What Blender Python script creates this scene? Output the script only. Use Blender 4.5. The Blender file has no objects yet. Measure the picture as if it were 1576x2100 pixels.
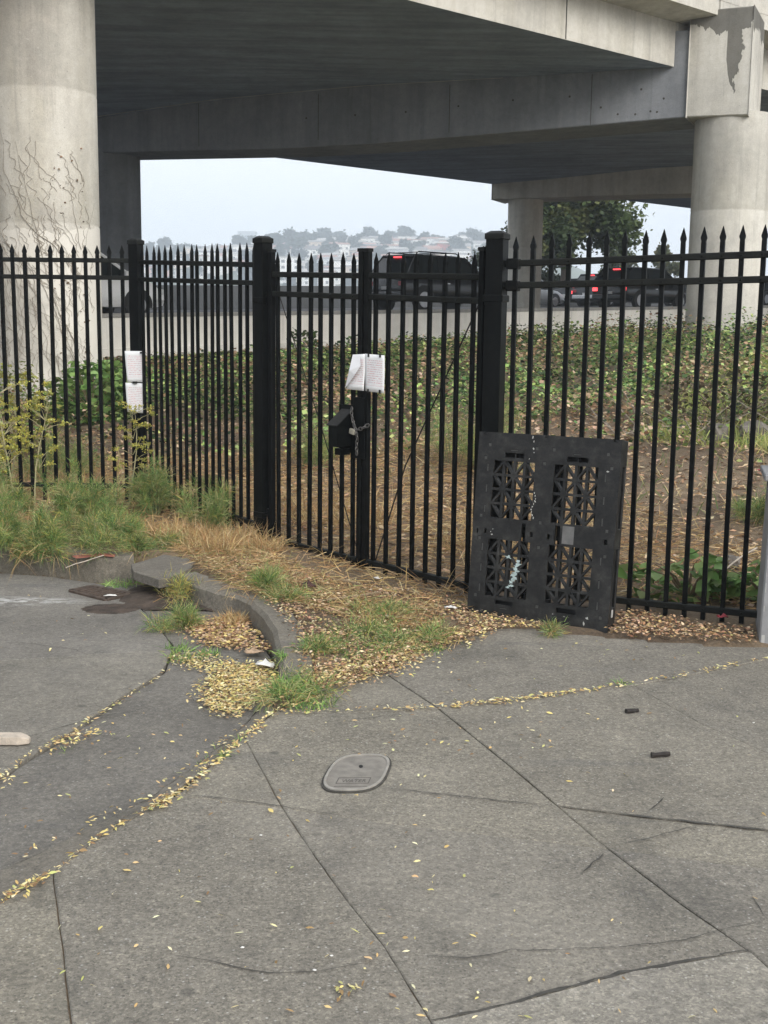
import bpy, bmesh, math, random
import numpy as np
from mathutils import Vector, Matrix

R = math.radians
random.seed(7)
rng = np.random.default_rng(7)
scene = bpy.context.scene
C = scene.collection

# ------------------------------------------------------------------ camera, sky, sun, exposure
cam_d = bpy.data.cameras.new('camera')
cam = bpy.data.objects.new('camera', cam_d)
C.objects.link(cam)
cam_d.sensor_fit = 'VERTICAL'
cam_d.sensor_height = 21.0
cam_d.sensor_width = 21.0
cam_d.lens = 25.0
cam_d.clip_start = 0.05
cam_d.clip_end = 9000
_p = math.atan(390 / 2500.0)
_r = 0.0121
_F = Vector((0, math.cos(_p), -math.sin(_p)))
_U0 = Vector((0, math.sin(_p), math.cos(_p)))
_R0 = Vector((1, 0, 0))
_Rr = _R0 * math.cos(_r) + _U0 * math.sin(_r)
_Ur = _U0 * math.cos(_r) - _R0 * math.sin(_r)
cam.matrix_world = Matrix(((_Rr.x, _Ur.x, -_F.x, 0), (_Rr.y, _Ur.y, -_F.y, 0), (_Rr.z, _Ur.z, -_F.z, 1.65), (0, 0, 0, 1)))
scene.camera = cam

SUN_EL, SUN_AZ = R(30), R(146)      # azimuth clockwise from +Y
world = bpy.data.worlds.new('World')
scene.world = world
world.use_nodes = True
wn = world.node_tree
wn.nodes.clear()
w_out = wn.nodes.new('ShaderNodeOutputWorld')
w_bg = wn.nodes.new('ShaderNodeBackground')
w_sky = wn.nodes.new('ShaderNodeTexSky')
w_sky.sky_type = 'NISHITA'
w_sky.sun_disc = False
w_sky.sun_elevation = SUN_EL
w_sky.sun_rotation = SUN_AZ
w_sky.air_density = 1.0
w_sky.dust_density = 6.0
w_sky.ozone_density = 1.0
w_mix = wn.nodes.new('ShaderNodeMixRGB')
w_mix.inputs[0].default_value = 0.86          # an even white cloud layer over the clear sky
w_mix.inputs[2].default_value = (6.45, 6.65, 7.0, 1)
wn.links.new(w_sky.outputs[0], w_mix.inputs[1])
wn.links.new(w_mix.outputs[0], w_bg.inputs[0])
w_bg.inputs[1].default_value = 0.1
wn.links.new(w_bg.outputs[0], w_out.inputs[0])

sun_d = bpy.data.lights.new('sun', 'SUN')
sun_d.energy = 1.5
sun_d.angle = R(32)
sun_d.color = (1.0, 0.955, 0.89)
sun = bpy.data.objects.new('sun', sun_d)
C.objects.link(sun)
sun.rotation_euler = (R(90) - SUN_EL, 0, R(180) - SUN_AZ)
_sv = Vector((math.sin(SUN_AZ) * math.cos(SUN_EL), math.cos(SUN_AZ) * math.cos(SUN_EL), math.sin(SUN_EL)))
sun.rotation_euler = _sv.to_track_quat('Z', 'Y').to_euler()

vs = scene.view_settings
vs.view_transform = 'Standard'
vs.look = 'None'
vs.exposure = 1.03
vs.gamma = 1.0
vs.use_curve_mapping = False
scene.render.engine = 'CYCLES'
cy = scene.cycles
cy.use_denoising = True
cy.use_adaptive_sampling = True
cy.adaptive_threshold = 0.02
cy.max_bounces = 5
cy.diffuse_bounces = 4
cy.glossy_bounces = 3
cy.transmission_bounces = 4
cy.volume_bounces = 1
cy.transparent_max_bounces = 6

# ------------------------------------------------------------------ materials
M = {}


def nodes_of(name):
    m = bpy.data.materials.new(name)
    m.use_nodes = True
    nt = m.node_tree
    b = nt.nodes['Principled BSDF']
    M[name] = m
    return m, nt, b


def col4(c):
    return (c[0], c[1], c[2], 1.0)


def pos_node(nt):
    return nt.nodes.new('ShaderNodeNewGeometry').outputs['Position']


def noise(nt, vec, scale, detail=3.0, rough=0.55, stretch=None):
    n = nt.nodes.new('ShaderNodeTexNoise')
    n.inputs['Scale'].default_value = scale
    n.inputs['Detail'].default_value = detail
    n.inputs['Roughness'].default_value = rough
    if stretch:
        mp = nt.nodes.new('ShaderNodeMapping')
        mp.inputs['Scale'].default_value = stretch
        nt.links.new(vec, mp.inputs['Vector'])
        vec = mp.outputs[0]
    nt.links.new(vec, n.inputs['Vector'])
    return n.outputs['Fac']


def ramp(nt, fac, stops):
    r = nt.nodes.new('ShaderNodeValToRGB')
    e = r.color_ramp.elements
    while len(e) < len(stops):
        e.new(0.5)
    for i, (p, c) in enumerate(stops):
        e[i].position = p
        e[i].color = col4(c) if len(c) == 3 else c
    nt.links.new(fac, r.inputs[0])
    return r.outputs[0]


def mixc(nt, fac, a, b, mode='MIX'):
    m = nt.nodes.new('ShaderNodeMixRGB')
    m.blend_type = mode
    for i, v in ((0, fac), (1, a), (2, b)):
        if isinstance(v, (int, float)):
            m.inputs[i].default_value = v if i == 0 else (v, v, v, 1)
        elif isinstance(v, tuple):
            m.inputs[i].default_value = col4(v)
        else:
            nt.links.new(v, m.inputs[i])
    return m.outputs[0]


def bump(nt, b, h, strength, dist=0.01):
    n = nt.nodes.new('ShaderNodeBump')
    n.inputs['Strength'].default_value = strength
    n.inputs['Distance'].default_value = dist
    nt.links.new(h, n.inputs['Height'])
    nt.links.new(n.outputs[0], b.inputs['Normal'])


def simple(name, c, rough=0.6, metal=0.0, var=0.0, scale=8.0, bmp=0.0, emit=None):
    m, nt, b = nodes_of(name)
    b.inputs['Base Color'].default_value = col4(c)
    b.inputs['Roughness'].default_value = rough
    b.inputs['Metallic'].default_value = metal
    if var > 0:
        pn = pos_node(nt)
        f = noise(nt, pn, scale, 4)
        lo = tuple(x * (1 - var) for x in c)
        hi = tuple(min(1, x * (1 + var)) for x in c)
        nt.links.new(ramp(nt, f, [(0.3, lo), (0.7, hi)]), b.inputs['Base Color'])
        if bmp:
            bump(nt, b, noise(nt, pn, scale * 6, 4), bmp)
    if emit:
        b.inputs['Emission Color'].default_value = col4(emit[0])
        b.inputs['Emission Strength'].default_value = emit[1]
    return m


def pavement(name, base, speck=1.0, stain=(0.055, 0.055, 0.052)):
    m, nt, b = nodes_of(name)
    pn = pos_node(nt)
    big = noise(nt, pn, 0.9, 5, 0.6)
    mid = noise(nt, pn, 5.0, 5, 0.65)
    c = ramp(nt, big, [(0.25, tuple(x * 0.80 for x in base)), (0.5, base), (0.75, tuple(x * 1.16 for x in base))])
    c = mixc(nt, 0.5, c, ramp(nt, mid, [(0.3, (0.38, 0.38, 0.38)), (0.7, (0.62, 0.62, 0.60))]), 'OVERLAY')
    # exposed aggregate
    v = nt.nodes.new('ShaderNodeTexVoronoi')
    v.inputs['Scale'].default_value = 150
    nt.links.new(pn, v.inputs['Vector'])
    sep = nt.nodes.new('ShaderNodeSeparateColor')
    nt.links.new(v.outputs['Color'], sep.inputs[0])
    grain = ramp(nt, sep.outputs[0], [(0.0, (0.22, 0.22, 0.22)), (0.45, (0.45, 0.45, 0.45)), (0.80, (0.56, 0.56, 0.55)), (1.0, (0.88, 0.87, 0.83))])
    c = mixc(nt, 0.50 * speck, c, grain, 'OVERLAY')
    fine = noise(nt, pn, 420, 2, 0.6)
    c = mixc(nt, 0.45 * speck, c, ramp(nt, fine, [(0.32, (0.25, 0.25, 0.25)), (0.68, (0.75, 0.75, 0.74))]), 'OVERLAY')
    v2 = nt.nodes.new('ShaderNodeTexVoronoi')
    v2.inputs['Scale'].default_value = 95
    nt.links.new(pn, v2.inputs['Vector'])
    sp2 = nt.nodes.new('ShaderNodeSeparateColor')
    nt.links.new(v2.outputs['Color'], sp2.inputs[0])
    fleck = ramp(nt, sp2.outputs[1], [(0.86, (0, 0, 0)), (0.97, (0.75, 0.75, 0.75))])
    core = ramp(nt, v2.outputs['Distance'], [(0.18, (1, 1, 1)), (0.42, (0, 0, 0))])
    c = mixc(nt, mixc(nt, 1.0, fleck, core, 'MULTIPLY'), c, (0.50 * speck, 0.49 * speck, 0.46 * speck))
    dfl = ramp(nt, sp2.outputs[2], [(0.80, (0, 0, 0)), (0.95, (0.6, 0.6, 0.6))])
    c = mixc(nt, mixc(nt, 1.0, dfl, core, 'MULTIPLY'), c, (0.045, 0.043, 0.04))
    oi = nt.nodes.new('ShaderNodeObjectInfo')
    c = mixc(nt, 1.0, c, ramp(nt, oi.outputs['Random'], [(0.0, (0.86, 0.86, 0.88)), (1.0, (1.0, 0.99, 0.96))]), 'MULTIPLY')
    gum = nt.nodes.new('ShaderNodeTexVoronoi')
    gum.inputs['Scale'].default_value = 3.3
    gum.inputs['Randomness'].default_value = 1.0
    nt.links.new(pn, gum.inputs['Vector'])
    c = mixc(nt, ramp(nt, gum.outputs['Distance'], [(0.045, (0.55, 0.55, 0.55)), (0.075, (0, 0, 0))]), c, (0.075, 0.072, 0.066))
    pale = ramp(nt, noise(nt, pn, 0.45, 4, 0.6), [(0.5, (0, 0, 0)), (0.72, (0.4, 0.4, 0.4))])
    c = mixc(nt, pale, c, tuple(min(1, x * 1.4) for x in base))
    scuff = ramp(nt, noise(nt, pn, 1.1, 5, 0.65, (0.5, 3.2, 1)), [(0.60, (0, 0, 0)), (0.72, (0.38, 0.38, 0.38))])
    c = mixc(nt, scuff, c, (0.085, 0.088, 0.095))
    # dark drips and oil
    st = noise(nt, pn, 1.7, 6, 0.7, (1.0, 0.55, 1.0))
    stf = ramp(nt, st, [(0.52, (0, 0, 0)), (0.72, (0.5, 0.5, 0.5))])
    c = mixc(nt, stf, c, stain)
    mot = noise(nt, pn, 38, 4, 0.7)
    c = mixc(nt, 0.55, c, ramp(nt, mot, [(0.3, (0.27, 0.27, 0.27)), (0.7, (0.72, 0.715, 0.70))]), 'OVERLAY')
    nt.links.new(c, b.inputs['Base Color'])
    b.inputs['Roughness'].default_value = 0.88
    b.inputs['Specular IOR Level'].default_value = 0.3
    h = mixc(nt, 0.5, fine, sep.outputs[0])
    bump(nt, b, h, 0.55 * speck, 0.004)
    return m, nt, b


pavement('sidewalk_concrete', (0.218, 0.203, 0.174))
pavement('sidewalk_concrete_pale', (0.25, 0.236, 0.21))
pavement('road_concrete', (0.195, 0.184, 0.165), 0.7)
pavement('road_concrete_dark', (0.166, 0.157, 0.142), 0.7)
pavement('curb_concrete', (0.185, 0.17, 0.145), 0.6)

# the washed-out paint splash on the road near the drain
m, nt, b = pavement('road_concrete_splashed', (0.195, 0.184, 0.165), 0.7)
pn = pos_node(nt)
cur = b.inputs['Base Color'].links[0].from_socket
dist = nt.nodes.new('ShaderNodeVectorMath')
dist.operation = 'DISTANCE'
mp = nt.nodes.new('ShaderNodeMapping')
mp.inputs['Scale'].default_value = (0.9, 2.6, 0)
nt.links.new(pn, mp.inputs[0])
nt.links.new(mp.outputs[0], dist.inputs[0])
_s = (-2.19, 7.262, -0.07)
dist.inputs[1].default_value = (_s[0] * 0.9, _s[1] * 2.6, 0)
near = ramp(nt, dist.outputs['Value'], [(0.05, (1, 1, 1)), (0.42, (0, 0, 0))])
spl = ramp(nt, noise(nt, pn, 9, 6, 0.7, (1, 3, 1)), [(0.47, (0, 0, 0)), (0.56, (0.9, 0.9, 0.9))])
nt.links.new(mixc(nt, mixc(nt, 1.0, near, spl, 'MULTIPLY'), cur, (0.55, 0.55, 0.53)), b.inputs['Base Color'])


def concrete(name, base, streak=0.35, stain_z=None):
    m, nt, b = nodes_of(name)
    pn = pos_node(nt)
    big = noise(nt, pn, 0.7, 5, 0.6)
    c = ramp(nt, big, [(0.3, tuple(x * 0.82 for x in base)), (0.55, base), (0.75, tuple(min(1, x * 1.12) for x in base))])
    st = noise(nt, pn, 2.6, 5, 0.6, (1, 1, 0.10))
    c = mixc(nt, streak, c, ramp(nt, st, [(0.32, (0.22, 0.22, 0.21)), (0.62, (0.56, 0.56, 0.55))]), 'OVERLAY')
    bl = noise(nt, pn, 7, 6, 0.7)
    c = mixc(nt, 0.3, c, ramp(nt, bl, [(0.3, (0.3, 0.3, 0.3)), (0.7, (0.65, 0.65, 0.64))]), 'OVERLAY')
    gr_ = ramp(nt, noise(nt, pn, 5.5, 6, 0.7, (1, 1, 0.055)), [(0.56, (0, 0, 0)), (0.70, (0.42, 0.42, 0.42))])
    c = mixc(nt, gr_, c, tuple(x * 0.48 for x in base))
    ph = nt.nodes.new('ShaderNodeTexVoronoi')
    ph.inputs['Scale'].default_value = 9
    nt.links.new(pn, ph.inputs['Vector'])
    c = mixc(nt, ramp(nt, ph.outputs['Distance'], [(0.05, (0.6, 0.6, 0.6)), (0.10, (0, 0, 0))]), c, tuple(x * 0.4 for x in base))
    pit = noise(nt, pn, 55, 3, 0.6)
    c = mixc(nt, 0.22, c, ramp(nt, pit, [(0.3, (0.25, 0.25, 0.25)), (0.6, (0.6, 0.6, 0.6))]), 'OVERLAY')
    nt.links.new(c, b.inputs['Base Color'])
    b.inputs['Roughness'].default_value = 0.9
    b.inputs['Specular IOR Level'].default_value = 0.25
    bump(nt, b, mixc(nt, 0.5, bl, pit), 0.35, 0.02)
    return m, nt, b, c


concrete('bridge_concrete', (0.56, 0.545, 0.50))
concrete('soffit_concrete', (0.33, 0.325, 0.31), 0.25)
concrete('wall_concrete', (0.80, 0.785, 0.735), 0.3)
concrete('shaded_concrete', (0.255, 0.27, 0.295))  # bridge concrete with the shade under the deck put into its colour
concrete('shaded_barrier_concrete', (0.10, 0.105, 0.11), 0.3)  # dark because the overpass shadow is put into the base colour

# board-marked soffit: bands along the deck
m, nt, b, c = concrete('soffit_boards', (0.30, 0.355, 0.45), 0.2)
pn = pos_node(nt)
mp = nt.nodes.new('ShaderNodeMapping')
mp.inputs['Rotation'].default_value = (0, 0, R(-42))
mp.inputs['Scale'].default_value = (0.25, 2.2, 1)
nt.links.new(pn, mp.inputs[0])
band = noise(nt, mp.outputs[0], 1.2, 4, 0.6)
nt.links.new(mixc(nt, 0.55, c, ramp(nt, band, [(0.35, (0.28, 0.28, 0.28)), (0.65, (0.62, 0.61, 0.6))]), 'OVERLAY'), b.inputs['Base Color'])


def overlay_patch(name, base, kind):
    """concrete with a painted-over or wet patch that has a shape of its own"""
    m, nt, b, c = concrete(name, base)
    pn = pos_node(nt)
    sx = nt.nodes.new('ShaderNodeSeparateXYZ')
    nt.links.new(pn, sx.inputs[0])
    wob = noise(nt, pn, 1.6, 5, 0.6, (1, 1, 0.35))

    def math_(op, a, bb):
        n = nt.nodes.new('ShaderNodeMath')
        n.operation = op
        for i, v in enumerate((a, bb)):
            if isinstance(v, (int, float)):
                n.inputs[i].default_value = v
            else:
                nt.links.new(v, n.inputs[i])
        return n.outputs[0]
    if kind == 'block':
        lim = math_('ADD', math_('MULTIPLY', noise(nt, pn, 2.6, 5, 0.6, (1, 1, 0.5)), 1.1), 6.72)
        f1 = math_('GREATER_THAN', sx.outputs['Z'], lim)
        wb2 = noise(nt, pn, 5.0, 4, 0.6, (1, 1, 0.6))
        dx = math_('ABSOLUTE', math_('SUBTRACT', sx.outputs['X'], math_('ADD', math_('MULTIPLY', wb2, 0.22), 6.46)), 0)
        wid = math_('MULTIPLY', math_('MULTIPLY', wb2, 0.24), math_('MINIMUM', math_('MAXIMUM', math_('MULTIPLY', math_('SUBTRACT', sx.outputs['Z'], 6.05), 1.6), 0.0), 1.0))
        f2 = math_('LESS_THAN', dx, wid)
        f = math_('MAXIMUM', f1, f2)
        f = math_('MULTIPLY', f, 0.95)
        nt.links.new(mixc(nt, f, c, mixc(nt, 1.0, c, (0.27, 0.27, 0.265), 'MULTIPLY')), b.inputs['Base Color'])
    if kind == 'column':
        lim = math_('ADD', math_('MULTIPLY', wob, 0.5), 2.62)
        f1 = math_('LESS_THAN', sx.outputs['Z'], lim)
        pat = ramp(nt, noise(nt, pn, 0.8, 4, 0.6), [(0.40, (0, 0, 0)), (0.48, (0.75, 0.75, 0.75))])
        f = math_('MULTIPLY', f1, pat)
        cc = mixc(nt, f, c, tuple(min(0.78, x * 1.16) for x in base))
        scr = ramp(nt, noise(nt, pn, 12, 6, 0.75, (1, 1, 1.6)), [(0.60, (0, 0, 0)), (0.66, (0.5, 0.5, 0.5))])
        cc = mixc(nt, scr, cc, (0.62, 0.61, 0.58))
        nt.links.new(cc, b.inputs['Base Color'])
    return m


overlay_patch('end_block_concrete', (0.56, 0.545, 0.50), 'block')
overlay_patch('painted_column', (0.56, 0.54, 0.49), 'column')

# soil
m, nt, b = nodes_of('soil')
pn = pos_node(nt)
a_ = noise(nt, pn, 1.2, 5, 0.6)
c = ramp(nt, a_, [(0.3, (0.10, 0.072, 0.048)), (0.55, (0.18, 0.135, 0.088)), (0.75, (0.26, 0.20, 0.13))])
c = mixc(nt, 0.6, c, ramp(nt, noise(nt, pn, 60, 4, 0.7), [(0.3, (0.2, 0.2, 0.2)), (0.7, (0.75, 0.72, 0.68))]), 'OVERLAY')
nt.links.new(c, b.inputs['Base Color'])
b.inputs['Roughness'].default_value = 0.95
bump(nt, b, noise(nt, pn, 40, 5, 0.7), 0.8, 0.03)

simple('joint_dirt', (0.055, 0.052, 0.045), 0.95, var=0.4, scale=30)
simple('wet_dirt', (0.060, 0.044, 0.033), 0.9, var=0.5, scale=14, bmp=0.8)

m, nt, b = nodes_of('black_paint')
pn = pos_node(nt)
dust = noise(nt, pn, 14, 5, 0.7)
c = ramp(nt, dust, [(0.35, (0.0035, 0.0042, 0.0046)), (0.62, (0.006, 0.0070, 0.0072)), (0.82, (0.014, 0.015, 0.0135))])
nt.links.new(c, b.inputs['Base Color'])
b.inputs['Roughness'].default_value = 0.42
b.inputs['Specular IOR Level'].default_value = 0.09
bump(nt, b, noise(nt, pn, 90, 3), 0.12, 0.003)

m, nt, b = nodes_of('mossy_black_paint')
pn = pos_node(nt)
c = ramp(nt, noise(nt, pn, 16, 6, 0.7), [(0.35, (0.005, 0.0058, 0.006)), (0.62, (0.010, 0.0115, 0.0095)), (0.8, (0.034, 0.036, 0.024))])
nt.links.new(c, b.inputs['Base Color'])
b.inputs['Roughness'].default_value = 0.6
b.inputs['Specular IOR Level'].default_value = 0.2

m, nt, b = nodes_of('pallet_plastic')
pn = pos_node(nt)
c = ramp(nt, noise(nt, pn, 9, 7, 0.75), [(0.32, (0.0045, 0.0048, 0.005)), (0.47, (0.011, 0.0115, 0.0118)), (0.58, (0.023, 0.023, 0.0225)), (0.75, (0.055, 0.054, 0.051))])
scr = noise(nt, pn, 40, 5, 0.8, (0.25, 1, 1))
c = mixc(nt, 0.6, c, ramp(nt, scr, [(0.38, (0.28, 0.28, 0.28)), (0.7, (0.78, 0.78, 0.76))]), 'OVERLAY')
nt.links.new(c, b.inputs['Base Color'])
b.inputs['Roughness'].default_value = 0.5
b.inputs['Specular IOR Level'].default_value = 0.35
bump(nt, b, noise(nt, pn, 120, 4), 0.2, 0.003)

simple('paint_splat', (0.36, 0.45, 0.45), 0.8, var=0.2, scale=40)
simple('white_splat', (0.40, 0.40, 0.385), 0.8)
simple('duct_tape', (0.12, 0.12, 0.118), 0.5, var=0.2, scale=20)
simple('worn_rubber', (0.048, 0.048, 0.047), 0.7, var=0.4, scale=60)
simple('steel', (0.16, 0.155, 0.15), 0.42, 0.85, var=0.35, scale=60)
simple('brass_pad', (0.50, 0.47, 0.38), 0.4, 0.35, var=0.2, scale=60)
simple('rust_iron', (0.085, 0.062, 0.048), 0.85, 0.2, var=0.4, scale=30, bmp=0.5)
simple('cover_iron', (0.21, 0.195, 0.17), 0.75, 0.1, var=0.22, scale=22, bmp=0.3)
simple('cover_rim', (0.29, 0.275, 0.245), 0.75, 0.1, var=0.2, scale=30)
simple('cover_letters', (0.10, 0.092, 0.082), 0.85)
simple('pillar_paint', (0.235, 0.24, 0.245), 0.65, var=0.12, scale=10, bmp=0.2)
simple('clip_black', (0.004, 0.004, 0.0045), 0.7)
simple('weathered_wood', (0.46, 0.40, 0.33), 0.85, var=0.25, scale=30, bmp=0.6)
simple('dark_stick', (0.022, 0.018, 0.016), 0.85, var=0.3, scale=40)
simple('twig', (0.21, 0.155, 0.095), 0.9, var=0.3, scale=40)
simple('vine_bark', (0.25, 0.22, 0.18), 0.95, var=0.4, scale=30)
simple('log_bark', (0.20, 0.165, 0.125), 0.95, var=0.35, scale=12, bmp=0.7)
simple('rubble_concrete', (0.155, 0.14, 0.12), 0.95, var=0.25, scale=8, bmp=0.6)
simple('litter_white', (0.72, 0.71, 0.68), 0.7, var=0.1, scale=30)
simple('litter_red', (0.30, 0.035, 0.045), 0.5, var=0.2, scale=30)
simple('dead_leaf', (0.42, 0.30, 0.20), 0.85, var=0.3, scale=30)
simple('brown_leaf', (0.055, 0.022, 0.018), 0.8, var=0.3, scale=30)
simple('red_marking', (0.30, 0.105, 0.075), 0.8, var=0.3, scale=25)
simple('tyre', (0.012, 0.012, 0.012), 0.8)
simple('rim', (0.38, 0.38, 0.39), 0.35, 0.8)
simple('car_black', (0.007, 0.007, 0.008), 0.22)
simple('car_charcoal', (0.020, 0.022, 0.025), 0.25)
simple('car_white', (0.80, 0.81, 0.82), 0.3)
simple('car_silver', (0.36, 0.38, 0.40), 0.3, 0.4)
simple('car_glass', (0.010, 0.014, 0.015), 0.06)
simple('car_glass_clear', (0.16, 0.25, 0.22), 0.1)
simple('chrome', (0.5, 0.5, 0.5), 0.25, 0.9)
simple('plate_white', (0.5, 0.5, 0.5), 0.6)
simple('brake_light', (0.5, 0.02, 0.02), 0.3, emit=((1.0, 0.06, 0.07), 1.5))
simple('headlamp_glass', (0.6, 0.62, 0.63), 0.15)
simple('asphalt', (0.055, 0.055, 0.055), 0.9, var=0.2, scale=3)
simple('lane_paint', (0.7, 0.7, 0.68), 0.7)
simple('bark_far', (0.060, 0.048, 0.040), 0.95, var=0.3, scale=3)
simple('hill_ground', (0.085, 0.10, 0.055), 0.95, var=0.35, scale=0.05)
for i, cc in enumerate([(0.68, 0.67, 0.64), (0.55, 0.53, 0.50), (0.62, 0.52, 0.42), (0.42, 0.43, 0.44), (0.74, 0.74, 0.72), (0.55, 0.33, 0.28)]):
    simple('house_wall_%d' % i, cc, 0.85)
for i, cc in enumerate([(0.16, 0.15, 0.15), (0.30, 0.16, 0.12), (0.26, 0.25, 0.24), (0.40, 0.39, 0.37)]):
    simple('house_roof_%d' % i, cc, 0.9)
simple('house_window', (0.06, 0.07, 0.08), 0.3)
simple('house_red', (0.60, 0.16, 0.12), 0.8)
simple('tower_wall', (0.36, 0.38, 0.40), 0.6)

# vegetation and litter take the tint stored on each leaf
def tinted(name, rough=0.7, trans=0.25, gain=1.0):
    m, nt, b = nodes_of(name)
    at = nt.nodes.new('ShaderNodeAttribute')
    at.attribute_name = 'tint'
    b.inputs['Roughness'].default_value = rough
    b.inputs['Specular IOR Level'].default_value = 0.25
    nt.links.new(at.outputs['Color'], b.inputs['Base Color'])
    if trans:
        tr = nt.nodes.new('ShaderNodeBsdfTranslucent')
        nt.links.new(at.outputs['Color'], tr.inputs[0])
        mx = nt.nodes.new('ShaderNodeMixShader')
        mx.inputs[0].default_value = trans
        nt.links.new(b.outputs[0], mx.inputs[1])
        nt.links.new(tr.outputs[0], mx.inputs[2])
        nt.links.new(mx.outputs[0], nt.nodes['Material Output'].inputs[0])
    return m


tinted('leaf_tint', 0.55, 0.3)
tinted('thread_tint', 0.7, 0.35)
tinted('litter_tint', 0.85, 0.1)
tinted('crown_tint', 0.7, 0.2)

# paper with printed lines (flat print)
m, nt, b = nodes_of('printed_paper')
tc = nt.nodes.new('ShaderNodeTexCoord')
sx = nt.nodes.new('ShaderNodeSeparateXYZ')
nt.links.new(tc.outputs['UV'], sx.inputs[0])


def mth(nt, op, a, bb=0.0):
    n = nt.nodes.new('ShaderNodeMath')
    n.operation = op
    for i, v in enumerate((a, bb)):
        if isinstance(v, (int, float)):
            n.inputs[i].default_value = v
        else:
            nt.links.new(v, n.inputs[i])
    return n.outputs[0]


U_, V_ = sx.outputs['X'], sx.outputs['Y']
lines = mth(nt, 'LESS_THAN', mth(nt, 'FRACT', mth(nt, 'MULTIPLY', V_, 17.0)), 0.5)
words = ramp(nt, noise(nt, tc.outputs['UV'], 1.0, 3, 0.7, (22, 17, 1)), [(0.40, (0, 0, 0)), (0.55, (1, 1, 1))])
inx = mth(nt, 'MULTIPLY', mth(nt, 'GREATER_THAN', U_, 0.12), mth(nt, 'LESS_THAN', U_, 0.9))
iny = mth(nt, 'MULTIPLY', mth(nt, 'GREATER_THAN', V_, 0.2), mth(nt, 'LESS_THAN', V_, 0.86))
k = mth(nt, 'MULTIPLY', mth(nt, 'MULTIPLY', inx, iny), mth(nt, 'MULTIPLY', lines, words))
rule_ = mth(nt, 'LESS_THAN', mth(nt, 'ABSOLUTE', mth(nt, 'SUBTRACT', V_, 0.17)), 0.006)
k = mth(nt, 'MAXIMUM', mth(nt, 'MULTIPLY', k, 0.62), mth(nt, 'MULTIPLY', rule_, 0.5))
inkc = ramp(nt, noise(nt, tc.outputs['UV'], 3.0, 2), [(0.4, (0.62, 0.22, 0.25)), (0.6, (0.45, 0.30, 0.36))])
nt.links.new(mixc(nt, k, (0.82, 0.83, 0.84), inkc), b.inputs['Base Color'])
b.inputs['Roughness'].default_value = 0.7
simple('blank_paper', (0.80, 0.81, 0.83), 0.7)

# ------------------------------------------------------------------ helpers
def tag(o, label=None, cat=None, group=None, kind=None):
    if label:
        o['label'] = label
    if cat:
        o['category'] = cat
    if group:
        o['group'] = group
    if kind:
        o['kind'] = kind
    return o


def empty(name, loc, rz=0.0):
    o = bpy.data.objects.new(name, None)
    C.objects.link(o)
    o.location = loc
    o.rotation_euler = (0, 0, rz)
    o.empty_display_size = 0.1
    return o


def link(name, me, mat=None, parent=None, world_coords=False):
    o = bpy.data.objects.new(name, me)
    C.objects.link(o)
    if mat is not None and len(me.materials) == 0:
        me.materials.append(M[mat] if isinstance(mat, str) else mat)
    if parent is not None:
        o.parent = parent
        if world_coords:
            p = parent
            mw = Matrix.Identity(4)
            chain = []
            while p is not None:
                chain.append(p)
                p = p.parent
            for q in reversed(chain):
                mw = mw @ q.matrix_parent_inverse @ Matrix.LocRotScale(q.location, q.rotation_euler, q.scale)
            o.matrix_parent_inverse = mw.inverted()
    return o


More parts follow.
